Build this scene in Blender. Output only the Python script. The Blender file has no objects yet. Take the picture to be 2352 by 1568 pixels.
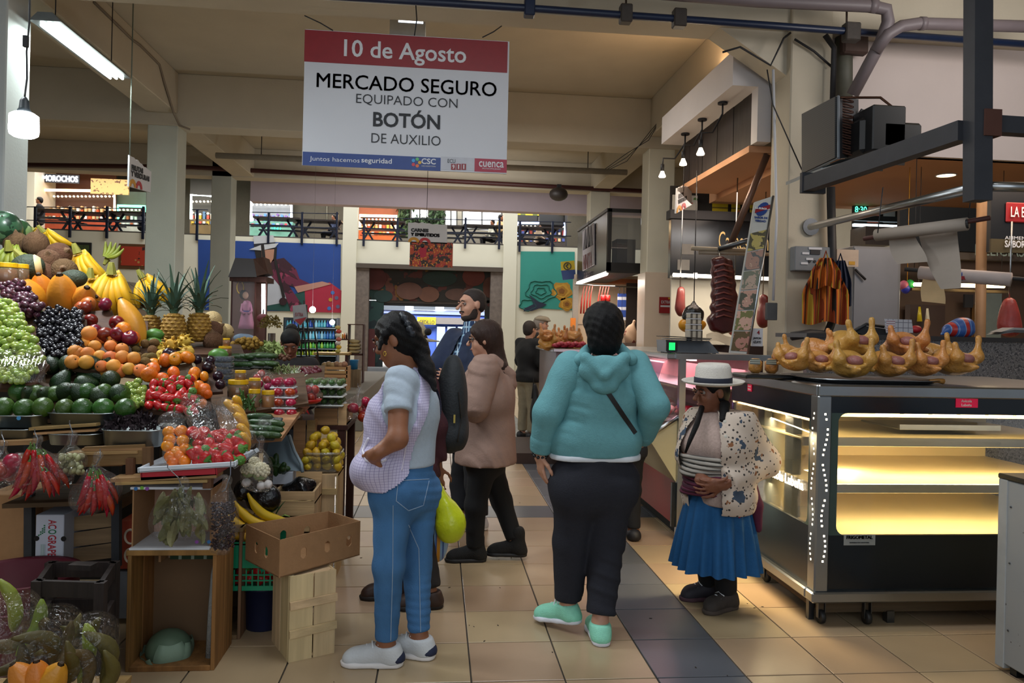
import bpy,bmesh,math,random
import numpy as np
from mathutils import Vector,Matrix,Euler
from mathutils.bvhtree import BVHTree
random.seed(7);rng=np.random.default_rng(7)
S=bpy.context.scene
COL=S.collection
# ------------------------------------------------------------------ camera
FPX,YAW,ROLL,EYE,SY=1732.45,.0973,-.0230,1.4814,-23.25
_c,_s=math.cos(YAW),math.sin(YAW)
_r=np.array([_c,-_s,0]);FW=np.array([_s,_c,0]);_u=np.array([0,0,1.])
R3=_r*math.cos(ROLL)-_u*math.sin(ROLL);U3=_u*math.cos(ROLL)+_r*math.sin(ROLL)
def ray(x,y):return FW+R3*(x-1176)/FPX-U3*(y-784-SY)/FPX
O3=np.array([0,0,EYE])
def P(x,y,Y):           # photograph point at the depth plane Y -> world
    d=ray(x,y);return O3+d*(Y/d[1])
def F(x,y,z=0.):        # photograph point on the horizontal plane z -> world
    d=ray(x,y);return O3+d*((z-EYE)/d[2])
def XP(x,y,X):
    d=ray(x,y);return O3+d*(X/d[0])
def PX(Y):return Y/FPX    # metres per photo pixel at depth Y (about)
cam=bpy.data.cameras.new('camera');co=bpy.data.objects.new('camera',cam);COL.objects.link(co)
cam.sensor_width=36;cam.lens=FPX*36/2352;cam.shift_y=SY/2352;cam.clip_end=200;cam.clip_start=.05
mw=Matrix.Identity(4)
for i in range(3):
    mw[i][0]=R3[i];mw[i][1]=U3[i];mw[i][2]=-FW[i]
mw[2][3]=EYE
co.matrix_world=mw;S.camera=co
# ------------------------------------------------------------------ light
S.view_settings.view_transform = 'Standard';S.view_settings.look = 'None'
S.view_settings.exposure=0.0;S.view_settings.gamma=1;S.view_settings.use_curve_mapping=False
cy=S.cycles
cy.max_bounces=6;cy.diffuse_bounces=3;cy.glossy_bounces=3;cy.transmission_bounces=4;cy.transparent_max_bounces=10
cy.caustics_reflective=False;cy.caustics_refractive=False;cy.sample_clamp_indirect=4
W=bpy.data.worlds.new('world');S.world=W;W.use_nodes=True
bgn=W.node_tree.nodes['Background'];bgn.inputs[0].default_value=(.80,.90,1,1);bgn.inputs[1].default_value=.33
def area(name,loc,size,power,col=(1,1,1),aim=(0,0,-1),sy=None):
    l=bpy.data.lights.new(name, 'AREA');l.shape = 'RECTANGLE';l.size=size;l.size_y=sy or size
    l.energy=power;l.color=col
    o=bpy.data.objects.new(name,l);COL.objects.link(o);o.location=loc
    o.rotation_euler=Vector(aim).to_track_quat('-Z', 'Y').to_euler();return o
def point(name,loc,power,col=(1,1,1),r=.04):
    l=bpy.data.lights.new(name, 'POINT');l.energy=power;l.color=col;l.shadow_soft_size=r
    o=bpy.data.objects.new(name,l);COL.objects.link(o);o.location=loc;return o
area('front_fill',(0,-3.2,3.0),6,110,(.86,.93,1),(0,1,-.22),3.4)  # added fill light from behind the camera, no visible source
area('hall_fill',(.3,3.0,4.7),2.6,92,(.92,.96,1),(0,0,-1),1.2)  # unseen overhead light standing in for fixtures out of view
area('hall_fill',(.6,9.8,4.9),2.6,75,(1,.93,.84),(0,0,-1),1.2)  # unseen area light over the middle aisle, no fixture modelled
area('stall_lamp',(-3.0,4.6,3.9),1.4,72,(.88,.96,1),(.1,-.1,-1),.5)
area('hall_fill',(0,15,4.1),4,95,(1,.96,.92),(0,.7,-.6),2)  # unseen light, tilted to brighten the far lavender beam
area('right_fascia_fill',(5.2,4.6,3.9),1.6,45,(1,.93,.88),(0,1,.12),.6)  # unseen light added to brighten the right-hand fascia
area('warm_uplight',(3.3,9.0,4.75),.3,24,(1,.62,.32),(-.75,0,1),1.6)  # unseen light, added for the orange glow on the ceiling
area('atrium_fill',(-1,21.3,7.2),14,620,(.95,.98,1),(0,.12,-1),3.5)  # unseen area light added for the balcony; the ceiling has no opening
area('balcony_fill',(-3,26.5,6.9),22,1500,(1,.93,.85),(0,0,-1),2)  # wide unseen light added to brighten the balcony goods
area('butcher_lamp',(3.6,9.2,3.3),1.2,26,(1,.80,.66),(0,0,-1),2.2)
area('stall_soffit_lamp',(5.2,6.2,3.15),1.6,26,(1,.72,.5),(0,0,-1),.8)
# ------------------------------------------------------------------ materials
def lin(c):
    if isinstance(c,str):
        c=[int(c[i:i+2],16)/255 for i in (0,2,4)]
        c=[v/12.92 if v<=.04045 else ((v+.055)/1.055)**2.4 for v in c]
    return tuple(c)+(1,)
MC={}
def mat(col,rough=.55,metal=0.,var=.14,scale=14.,bump=.0,spec=.5,emit=0.,rnd=.0,coat=0.,sub=0.,bscale=None,stretch=None,hsv=None):
    k=(col,rough,metal,var,scale,bump,spec,emit,rnd,coat,sub,bscale,stretch)
    if k in MC:return MC[k]
    m=bpy.data.materials.new('procedural');m.use_nodes=True;MC[k]=m
    nt=m.node_tree;N=nt.nodes;L=nt.links;b=N['Principled BSDF']
    b.inputs['Roughness'].default_value=rough;b.inputs['Metallic'].default_value=metal
    b.inputs['Specular IOR Level'].default_value=spec
    if coat:b.inputs['Coat Weight'].default_value=coat;b.inputs['Coat Roughness'].default_value=.15
    if sub:
        b.inputs['Subsurface Weight'].default_value=sub;b.inputs['Subsurface Radius'].default_value=(.012,.006,.004);b.inputs['Subsurface Scale'].default_value=1
    c=lin(col)
    tc=N.new('ShaderNodeTexCoord');src=tc.outputs['Object']
    if stretch:
        mp=N.new('ShaderNodeMapping');mp.inputs['Scale'].default_value=stretch;L.new(src,mp.inputs[0]);src=mp.outputs[0]
    nz=N.new('ShaderNodeTexNoise');nz.inputs['Scale'].default_value=scale;nz.inputs['Detail'].default_value=4
    L.new(src,nz.inputs['Vector'])
    mx=N.new('ShaderNodeMix');mx.data_type = 'RGBA'
    mx.inputs[6].default_value=tuple(v*(1-var) for v in c[:3])+(1,);mx.inputs[7].default_value=tuple(min(1,v*(1+var)) for v in c[:3])+(1,)
    L.new(nz.outputs['Fac'],mx.inputs[0]);out=mx.outputs[2]
    if rnd:
        oi=N.new('ShaderNodeObjectInfo');hs=N.new('ShaderNodeHueSaturation')
        mr=N.new('ShaderNodeMapRange');mr.inputs[3].default_value=.5-rnd*.12;mr.inputs[4].default_value=.5+rnd*.12
        mv=N.new('ShaderNodeMapRange');mv.inputs[3].default_value=1-rnd;mv.inputs[4].default_value=1+rnd*.7
        L.new(oi.outputs['Random'],mr.inputs[0]);L.new(mr.outputs[0],hs.inputs['Hue'])
        ad=N.new('ShaderNodeMath');ad.operation = 'MULTIPLY';ad.inputs[1].default_value=7.31
        fr=N.new('ShaderNodeMath');fr.operation = 'FRACT'
        L.new(oi.outputs['Random'],ad.inputs[0]);L.new(ad.outputs[0],fr.inputs[0]);L.new(fr.outputs[0],mv.inputs[0]);L.new(mv.outputs[0],hs.inputs['Value'])
        L.new(out,hs.inputs['Color']);out=hs.outputs[0]
    L.new(out,b.inputs['Base Color'])
    if emit:
        b.inputs['Emission Strength'].default_value=emit;L.new(out,b.inputs['Emission Color'])
    if bump:
        n2=N.new('ShaderNodeTexNoise');n2.inputs['Scale'].default_value=bscale or scale*3;n2.inputs['Detail'].default_value=3
        L.new(src,n2.inputs['Vector'])
        bp=N.new('ShaderNodeBump');bp.inputs['Strength'].default_value=bump;bp.inputs['Distance'].default_value=.01
        L.new(n2.outputs['Fac'],bp.inputs['Height']);L.new(bp.outputs[0],b.inputs['Normal'])
    return m
def patmat(base,marks,rough=.7):
    """marks: (kind, colour, scale, threshold, width): stripes x/y/z, grid, dots, blotch - fabric and print patterns"""
    k=('pat',base,tuple(marks),rough)
    if k in MC:return MC[k]
    m=bpy.data.materials.new('pattern');m.use_nodes=True;MC[k]=m
    nt=m.node_tree;N=nt.nodes;L=nt.links;b=N['Principled BSDF'];b.inputs['Roughness'].default_value=rough
    tc=N.new('ShaderNodeTexCoord');prev=None;c=lin(base)
    def mathn(op,a,bb=None):
        n=N.new('ShaderNodeMath');n.operation=op
        for i,v in enumerate((a,bb)):
            if v is None:continue
            if isinstance(v,(int,float)):n.inputs[i].default_value=v
            else:L.new(v,n.inputs[i])
        return n.outputs[0]
    sp=N.new('ShaderNodeSeparateXYZ');L.new(tc.outputs['Object'],sp.inputs[0])
    for kind,col,sc,th in marks:
        if kind in 'xyz':
            fac=mathn('LESS_THAN',mathn('FRACT',mathn('MULTIPLY',sp.outputs['xyz'.index(kind)],sc)),th)
        elif kind == 'grid':
            fx=mathn('SUBTRACT',sp.outputs[0],mathn('MULTIPLY',sp.outputs[1],1.1))
            a=mathn('LESS_THAN',mathn('FRACT',mathn('MULTIPLY',fx,sc)),th)
            z=mathn('LESS_THAN',mathn('FRACT',mathn('MULTIPLY',sp.outputs[2],sc)),th);fac=mathn('MAXIMUM',a,z)
        elif kind == 'rgrid':
            cx_,cy_,n_=sc
            ang=mathn('ARCTAN2',mathn('SUBTRACT',sp.outputs[0],cx_),mathn('SUBTRACT',sp.outputs[1],cy_))
            a=mathn('LESS_THAN',mathn('FRACT',mathn('MULTIPLY',ang,n_/6.28318)),th)
            z=mathn('LESS_THAN',mathn('FRACT',mathn('MULTIPLY',sp.outputs[2],n_/1.15)),th);fac=mathn('MAXIMUM',a,z)
        elif kind == 'dots':
            v=N.new('ShaderNodeTexVoronoi');v.inputs['Scale'].default_value=sc;L.new(tc.outputs['Object'],v.inputs['Vector'])
            fac=mathn('LESS_THAN',v.outputs['Distance'],th)
        elif kind == 'edge':
            v=N.new('ShaderNodeTexVoronoi');v.feature = 'DISTANCE_TO_EDGE';v.inputs['Scale'].default_value=sc;L.new(tc.outputs['Object'],v.inputs['Vector'])
            fac=mathn('LESS_THAN',v.outputs['Distance'],th)
        else:
            v=N.new('ShaderNodeTexNoise');v.inputs['Scale'].default_value=sc;v.inputs['Detail'].default_value=3;L.new(tc.outputs['Object'],v.inputs['Vector'])
            fac=mathn('GREATER_THAN',v.outputs['Fac'],th)
        mx=N.new('ShaderNodeMix');mx.data_type = 'RGBA';L.new(fac,mx.inputs[0])
        if prev is None:mx.inputs[6].default_value=c
        else:L.new(prev,mx.inputs[6])
        mx.inputs[7].default_value=lin(col);prev=mx.outputs[2]
    L.new(prev,b.inputs['Base Color']);return m
def film(col='ffffff',op=.10,rough=.08,gl=.55,wrinkle=.5,ws=30.):
    """thin clear plastic or glass: see-through with sharp reflections"""
    k=('film',col,op,rough,gl,wrinkle,ws)
    if k in MC:return MC[k]
    m=bpy.data.materials.new('clear_film');m.use_nodes=True;MC[k]=m
    nt=m.node_tree;N=nt.nodes;L=nt.links;N.remove(N['Principled BSDF'])
    t=N.new('ShaderNodeBsdfTransparent');g=N.new('ShaderNodeBsdfGlossy');d=N.new('ShaderNodeBsdfDiffuse')
    g.inputs['Roughness'].default_value=rough;d.inputs['Color'].default_value=lin(col)
    lw=N.new('ShaderNodeFresnel');lw.inputs['IOR'].default_value=1.5
    bp=None
    if wrinkle:
        tc=N.new('ShaderNodeTexCoord');nz=N.new('ShaderNodeTexNoise');nz.inputs['Scale'].default_value=ws;nz.inputs['Detail'].default_value=2;nz.inputs['Distortion'].default_value=1.5
        L.new(tc.outputs['Object'],nz.inputs['Vector'])
        bp=N.new('ShaderNodeBump');bp.inputs['Strength'].default_value=wrinkle;bp.inputs['Distance'].default_value=.02
        L.new(nz.outputs['Fac'],bp.inputs['Height']);L.new(bp.outputs[0],g.inputs['Normal']);L.new(bp.outputs[0],lw.inputs['Normal'])
    a=N.new('ShaderNodeMixShader');a.inputs[0].default_value=op;L.new(t.outputs[0],a.inputs[1]);L.new(d.outputs[0],a.inputs[2])
    ml=N.new('ShaderNodeMath');ml.operation = 'MULTIPLY_ADD';ml.inputs[1].default_value=gl;ml.inputs[2].default_value=.03 if wrinkle else 0
    L.new(lw.outputs[0],ml.inputs[0])
    x=N.new('ShaderNodeMixShader');L.new(ml.outputs[0],x.inputs[0]);L.new(a.outputs[0],x.inputs[1]);L.new(g.outputs[0],x.inputs[2])
    L.new(x.outputs[0],N['Material Output'].inputs[0]);return m
def glow(col,st):
    k=('glow',col,st)
    if k in MC:return MC[k]
    m=bpy.data.materials.new('lamp_light');m.use_nodes=True;MC[k]=m
    b=m.node_tree.nodes['Principled BSDF'];b.inputs['Base Color'].default_value=lin(col)
    b.inputs['Emission Color'].default_value=lin(col);b.inputs['Emission Strength'].default_value=st;return m
def wood(col='b08a5e',dark=.8,sc=6.,ax='z',rough=.7):
    st={'x':(.12,1.6,1.6), 'y':(1.6,.12,1.6), 'z':(1.6,1.6,.12)}[ax]
    return mat(col,rough,0,min(.85,dark*1.7),sc*3,.25,.3,0,.12,0,0,sc*9,st)
# ------------------------------------------------------------------ mesh building
class MB:
    def __init__(s):s.v=[];s.f=[]
    def add(s,v,f):
        n=len(s.v);s.v+=[tuple(map(float,p)) for p in v];s.f+=[tuple(i+n for i in q) for q in f];return s
    def box(s,c,d,rot=None,bev=0):
        x,y,z=d[0]/2,d[1]/2,d[2]/2
        if bev:
            b=min(bev,x*.9,y*.9,z*.9);r=[]
            for zz,k in ((-z,b),(-z+b,0),(z-b,0),(z,b)):
                r.append([(-x+b,-y+k,zz),(x-b,-y+k,zz),(x-k,-y+b,zz),(x-k,y-b,zz),(x-b,y-k,zz),(-x+b,y-k,zz),(-x+k,y-b,zz),(-x+k,-y+b,zz)])
            v=[p for q in r for p in q];f=[]
            for i in range(3):
                for j in range(8):f.append((i*8+j,i*8+(j+1) % 8,i*8+8+(j+1) % 8,i*8+8+j))
            f+=[tuple(range(7,-1,-1)),tuple(range(24,32))]
        else:
            v=[(-x,-y,-z),(x,-y,-z),(x,y,-z),(-x,y,-z),(-x,-y,z),(x,-y,z),(x,y,z),(-x,y,z)]
            f=[(3,2,1,0),(4,5,6,7),(0,1,5,4),(1,2,6,5),(2,3,7,6),(3,0,4,7)]
        if rot is not None:
            m=Euler(rot).to_matrix();v=[m @ Vector(p) for p in v]
        return s.add([(p[0]+c[0],p[1]+c[1],p[2]+c[2]) for p in v],f)
    def bb(s,a,b,bev=0):
        a,b=np.minimum(a,b),np.maximum(a,b);return s.box((a+b)/2,b-a,None,bev)
    def hexa(s,q):      # eight corners,bottom four then top four
        return s.add(q,[(3,2,1,0),(4,5,6,7),(0,1,5,4),(1,2,6,5),(2,3,7,6),(3,0,4,7)])
    def plank(s,a,b,w,t,up=(0,0,1)):  # a bar from a to b,w wide across,t thick along up
        a,b=np.array(a,float),np.array(b,float);d=b-a;d /= np.linalg.norm(d);up=np.array(up,float)
        r=np.cross(d,up);r /= np.linalg.norm(r)+1e-9;u=np.cross(r,d);r *= w/2;u *= t/2
        return s.hexa([a-r-u,a+r-u,b+r-u,b-r-u,a-r+u,a+r+u,b+r+u,b-r+u])
    def tube(s,pts,r,n=8,caps=True,flat=1.):
        pts=[np.array(p,float) for p in pts];k=len(pts);rs=[r]*k if np.isscalar(r) else list(r)
        v,f=[],[];ref=None
        for i,p in enumerate(pts):
            t=pts[min(i+1,k-1)]-pts[max(i-1,0)];t /= np.linalg.norm(t)+1e-12
            if ref is None:ref=np.cross(t,(0,0,1.)) if abs(t[2])<.95 else np.cross(t,(0,1.,0))
            ref=ref-t*ref.dot(t);ref /= np.linalg.norm(ref)+1e-12;bn=np.cross(t,ref)
            for j in range(n):
                a=2*math.pi*j/n;v.append(p+rs[i]*(math.cos(a)*ref+math.sin(a)*bn*flat))
        for i in range(k-1):
            for j in range(n):f.append((i*n+j,i*n+(j+1) % n,(i+1)*n+(j+1) % n,(i+1)*n+j))
        if caps:f+=[tuple(range(n-1,-1,-1)),tuple(range((k-1)*n,k*n))]
        return s.add(v,f)
    def lathe(s,prof,n=16,c=(0,0,0),m=None,sq=(1,1)):
        v,f=[],[];k=len(prof)
        for r,z in prof:
            for j in range(n):
                a=2*math.pi*j/n;v.append((r*math.cos(a)*sq[0],r*math.sin(a)*sq[1],z))
        for i in range(k-1):
            for j in range(n):f.append((i*n+j,i*n+(j+1) % n,(i+1)*n+(j+1) % n,(i+1)*n+j))
        if prof[0][0]>1e-6:f.append(tuple(range(n-1,-1,-1)))
        if prof[-1][0]>1e-6:f.append(tuple(range((k-1)*n,k*n)))
        if m is not None:v=[tuple(m @ Vector(p)) for p in v]
        return s.add([(p[0]+c[0],p[1]+c[1],p[2]+c[2]) for p in v],f)
    def ball(s,c,r,n=10,k=6,m=None):
        r=(r,r,r) if np.isscalar(r) else r
        pr=[(max(1e-7,math.sin(math.pi*i/k)),-math.cos(math.pi*i/k)) for i in range(k+1)]
        v,f=[],[]
        for q,z in pr:
            for j in range(n):
                a=2*math.pi*j/n;v.append((q*math.cos(a)*r[0],q*math.sin(a)*r[1],z*r[2]))
        for i in range(k):
            for j in range(n):f.append((i*n+j,i*n+(j+1) % n,(i+1)*n+(j+1) % n,(i+1)*n+j))
        if m is not None:v=[tuple(m @ Vector(p)) for p in v]
        return s.add([(p[0]+c[0],p[1]+c[1],p[2]+c[2]) for p in v],f)
    def prism(s,poly,off):  # a planar polygon of 3-D points pushed along off
        n=len(poly);off=np.array(off,float);a=[np.array(p,float) for p in poly]
        f=[tuple(range(n-1,-1,-1)),tuple(range(n,2*n))]+[(i,(i+1) % n,n+(i+1) % n,n+i) for i in range(n)]
        return s.add(a+[p+off for p in a],f)
    def grid(s,fn,nu,nv,closed=False):
        v=[fn(i/nu,j/nv) for j in range(nv+1) for i in range(nu+(0 if closed else 1))];w=nu if closed else nu+1
        f=[(j*w+i,j*w+(i+1) % w,(j+1)*w+(i+1) % w,(j+1)*w+i) for j in range(nv) for i in range(nu)]
        return s.add(v,f)
    def mesh(s,m,smooth=False):
        me=bpy.data.meshes.new('m');me.from_pydata(s.v,[],s.f)
        if m is not None:me.materials.append(m)
        if smooth:me.polygons.foreach_set('use_smooth',[True]*len(me.polygons))
        me.update();return me
    def obj(s,name,m,parent=None,smooth=False,at=None):
        """link as ONE object; at = world origin of a parentless mesh (its vertices are then made local)"""
        if at is not None:s.v=[(p[0]-at[0],p[1]-at[1],p[2]-at[2]) for p in s.v]
        o=put(name,s.mesh(m,smooth),parent)
        if at is not None:o.location=at
        return o
WP={}
def put(name,me,parent=None,loc=None,rot=None,sc=None):
    o=bpy.data.objects.new(name,me);COL.objects.link(o)
    if parent is not None:o.parent=parent
    if loc is not None:o.location=loc
    if rot is not None:o.rotation_euler=rot
    if sc is not None:o.scale=(sc,)*3 if np.isscalar(sc) else sc
    return o
def tag(o,label,cat,group=None):
    o['label']=label;o['category']=cat
    if group:o['group']=group
    return o
def thing(name,label,cat,loc=(0,0,0),rz=0.,group=None):
    o=bpy.data.objects.new(name,None);COL.objects.link(o);o.location=loc;o.rotation_euler=(0,0,rz);o.empty_display_size=.05
    return tag(o,label,cat,group)
def wpart(name,mb,m,parent,smooth=False):
    """mb is in world coordinates; the parent is an unrotated Empty (or mesh) at its location"""
    l=WP.get(parent.name)
    if l is None:
        l=np.array(parent.location);p=parent.parent
        while p is not None:l=l+np.array(p.location);p=p.parent
    mb.v=[(q[0]-l[0],q[1]-l[1],q[2]-l[2]) for q in mb.v]
    return mb.obj(name,m,parent,smooth)
def struct(name,mb,m,parent=None,smooth=False):
    o=mb.obj(name,m,parent,smooth);o['kind'] = 'structure';return o
def dup(root,loc=None,rot=None,sc=None,label=None,group=None):
    r=root.copy();COL.objects.link(r)
    if loc is not None:r.location=loc
    if rot is not None:r.rotation_euler=rot
    if sc is not None:r.scale=(sc,)*3 if np.isscalar(sc) else sc
    if label:r['label']=label
    if group:r['group']=group
    for ch in root.children:
        c=ch.copy();COL.objects.link(c);c.parent=r
        for g in ch.children:
            d=g.copy();COL.objects.link(d);d.parent=c
    return r
def text_mesh(txt,size,m,bold=0.,ex=.0015,align='CENTER',sx=1.,space=1.):
    heavy=bold if 'M' in txt and bold>0 else 0
    cu=bpy.data.curves.new('t', 'FONT');cu.body=txt;cu.size=size;cu.align_x=align;cu.align_y = 'CENTER';cu.extrude=ex;cu.offset=0 if heavy else bold;cu.space_character=space;cu.resolution_u=3
    o=bpy.data.objects.new('t',cu);me=bpy.data.meshes.new_from_object(o);bpy.data.objects.remove(o);bpy.data.curves.remove(cu)
    if heavy:      # thicken by overlaid copies:the offset breaks the letter M
        bm=bmesh.new()
        for dx,dy in ((0,0),(1,.6),(-1,.6),(1,-.6),(-1,-.6)):
            c=me.copy();c.transform(Matrix.Translation((dx*heavy*1.2,dy*heavy*1.2,0)));bm.from_mesh(c);bpy.data.meshes.remove(c)
        bm.to_mesh(me);bm.free()
    me.materials.clear();me.materials.append(m)
    if sx != 1.:me.transform(Matrix.Diagonal((sx,1,1,1)))
    return me
def frame(x,n):
    """matrix whose X is x and whose Z is the outward normal n"""
    x=Vector(x).normalized();n=Vector(n).normalized();y=n.cross(x).normalized();x=y.cross(n)
    return Matrix((x,y,n)).transposed().to_4x4()
def text(name,txt,size,m,at,x,n,parent,**k):
    """flat lettering at a world point, running along x, facing n"""
    me=text_mesh(txt,size,m,**k);l=np.array(parent.location);p=parent.parent
    while p is not None:l=l+np.array(p.location);p=p.parent
    M=Matrix.Translation(Vector(np.array(at,float)-l)) @ frame(x,n);me.transform(M)
    return put(name,me,parent)
NUM = 'first second third fourth fifth sixth seventh eighth ninth tenth eleventh twelfth thirteenth fourteenth fifteenth sixteenth seventeenth eighteenth nineteenth twentieth'.split()
def rowlabels(items,band,noun,where):
    """items: (object, px, py). Give each one a label by its row from the top and its place in the row."""
    it=sorted(items,key=lambda q:q[2]);rows=[]
    for q in it:
        if rows and q[2]-rows[-1][0][2]<band:rows[-1].append(q)
        else:rows.append([q])
    for i,r in enumerate(rows):
        r.sort(key=lambda q:q[1])
        rn = 'top' if i==0 else ('bottom' if i==len(rows)-1 else NUM[min(i,19)])
        if len(rows)==1:rn = 'only'
        for j,q in enumerate(r):
            q[0]['label']=f'{noun} {NUM[min(j, 19)]} from left in {rn} row {where}'
def hx(x,y,z):return np.array([x,y,z],float)
# ------------------------------------------------------------------ setting
def crack_plaster(c,v=.10):return mat(c,.75,0,v,2.2,.12,.25,0,0,0,0,40.)
PL=crack_plaster('bdb5a4');PLW=crack_plaster('d5d2c2');PLG=crack_plaster('a3a196')
fl=struct('floor',MB().bb(hx(-14,-4,-.08),hx(12,24.5,-.006)),mat('3a342c',.7))
def tile_mesh(c,w=.4,g=.0035):
    mb=MB();a=w/2-g;b=a-.0025
    v=[(-a,-a,-.006),(a,-a,-.006),(a,a,-.006),(-a,a,-.006),(-a,-a,-.0015),(a,-a,-.0015),(a,a,-.0015),(-a,a,-.0015),(-b,-b,0),(b,-b,0),(b,b,0),(-b,b,0)]
    f=[(8,9,10,11)]+[(i,(i+1) % 4,4+(i+1) % 4,4+i) for i in range(4)]+[(4+i,4+(i+1) % 4,8+(i+1) % 4,8+i) for i in range(4)]
    return mb.add(v,f).mesh(mat(c,.30,0,.10,5.,.02,.5,0,.09,0,0,60.))
TB,TG=tile_mesh('a78f72'),tile_mesh('595b60')
X0,Y0=.1727,3.5796
far,farg=MB(),MB()
for i in range(-32,28):
    for j in range(-17,51):
        x,y=X0+.4*(i+.5),Y0+.4*(j+.5);grey=i==2 or j==6
        if -4<=i<=9 and -3<=j<=16:put('tile',TG if grey else TB,fl,(x,y,0))
        elif y<24.3 and y>-3.5 and -13<x<11:(farg if grey else far).bb(hx(x-.1965,y-.1965,-.006),hx(x+.1965,y+.1965,0))
for mb,c in ((far, 'a78f72'),(farg, '595b60')):
    o=mb.obj('far_tiles',mat(c,.30,0,.10,5.,.02,.5,0,.09,0,0,60.),fl);o['kind'] = 'stuff'
ce=struct('ceiling',MB().bb(hx(-14,-.8,5.4),hx(12,18.6,5.5)),PL)
struct('ceiling',MB().bb(hx(-14,18.6,7.5),hx(12,31,7.6)),PL)
struct('wall_left',MB().bb(hx(-14.2,-1,0),hx(-14,31,7.5)),PL)
struct('wall_right',MB().bb(hx(12,-1,0),hx(12.2,31,7.5)),PL)
def col(x0,y0,x1=None,y1=None,top=5.4,m=PLW):
    x1=x1 if x1 is not None else x0+.44;y1=y1 if y1 is not None else y0+.42
    return struct('column',MB().box(((x0+x1)/2,(y0+y1)/2,top/2),(x1-x0,y1-y0,top),None,.012),m)
CR0=col(3.43,7.2,3.86,m=crack_plaster('b9b09e'));CR1=col(3.43,12.3,3.88);CR2=col(3.43,17.2,3.9)
CL0=col(-4.5,7.6,-4.14,m=crack_plaster('bcc2c2'));CL1=col(-4.6,12.3,-4.14,m=crack_plaster('bcc0b6'));CL2=col(-5.05,17.2,-4.62,m=crack_plaster('b4b8ae'))
# marble-like cladding of the second right column,lower half
o=struct('trim_1',MB().box((3.655,12.5,1.26),(.51,.47,2.52),None,.006),mat('d9c7b4',.35,0,.08,3.,.02))
for n_,(a,b) in enumerate([((-14,7.25,4.56),(12,7.62,5.4)),((-14,12.27,4.58),(12,12.72,5.4)),((-14,17.2,4.75),(12,17.6,5.4))]):
    struct('beam',MB().bb(hx(*a),hx(*b),.01),PL)
for a,b in [((-4.6,7.62,4.77),(-4.14,12.27,5.4)),((-4.6,12.72,4.77),(-4.14,17.2,5.4)),((3.43,7.62,4.77),(3.86,12.27,5.4)),((3.43,12.72,4.77),(3.86,17.2,5.4)),((-4.6,-.8,4.77),(-4.14,7.25,5.4)),((3.43,-.8,4.77),(3.86,7.25,5.4))]:
    struct('beam',MB().bb(hx(*a),hx(*b),.01),PL)
# haunches where the near beam meets the near right column
struct('trim_2',MB().prism([(2.72,7.3,4.56),(3.43,7.3,4.56),(3.43,7.3,4.12)],(0,.3,0)),PL)
struct('beam',MB().bb(hx(-4.6,18.75,4.48),hx(6,19.1,5.02),.01),crack_plaster('c2b6c2'))
struct('beam',MB().bb(hx(-12,18.7,5.02),hx(10,18.9,7.5)),mat('221d1a',.8))  # dark sheet standing in for the shadowed void above the far beam
# back wall with the balcony front,its pillars and the market entrance
YB=24.
def zb(y,x=900):return P(x,y,YB)[2]
wb=mat('d8d4c0',.7,0,.06,1.5,.05,.25)
GZ=4.24
struct('wall_back',MB().bb(hx(-14,YB,0),hx(-2.45,YB+.3,4.22)),wb)
struct('wall_back',MB().bb(hx(-2.45,YB,3.5),hx(2.05,YB+.3,4.22)),wb)
struct('wall_back',MB().bb(hx(2.05,YB,0),hx(12,YB+.3,4.22)),wb)
struct('floor',MB().bb(hx(-14,YB+.0,4.22),hx(12,31,4.26)),mat('4c463e',.6))
struct('wall_back',MB().bb(hx(-14,30.6,4.26),hx(12,30.9,7.5)),mat('5d584c',.8))
for x0,x1 in [(-3.03,-2.6),(2.0,2.43),(-12.78,-12.36)]:
    struct('column',MB().bb(hx(x0,YB-.1,0),hx(x1,YB+.32,7.4)),wb)
struct('trim_3',MB().bb(hx(-2.6,YB-.12,3.36),hx(2.0,YB+.1,3.5)),mat('4a4036',.6))
struct('trim_4',MB().bb(hx(-2.6,YB-.02,0),hx(-2.2,YB+.25,3.4)),mat('6d625a',.7,0,.5,9.,.1))
struct('trim_4',MB().bb(hx(1.62,YB-.02,0),hx(2.0,YB+.25,3.4)),mat('6d625a',.7,0,.5,9.,.1))
struct('wall_street',MB().bb(hx(-9,40,0),hx(9,40.3,8)),mat('e4e8ec',.8))
struct('ground',MB().bb(hx(-12,24.5,-.08),hx(12,40.5,-.01)),mat('8a8782',.9))
area('street_daylight',(0,32,9),8,6000,(1,1,1),(0,.8,-1),6)
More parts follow.
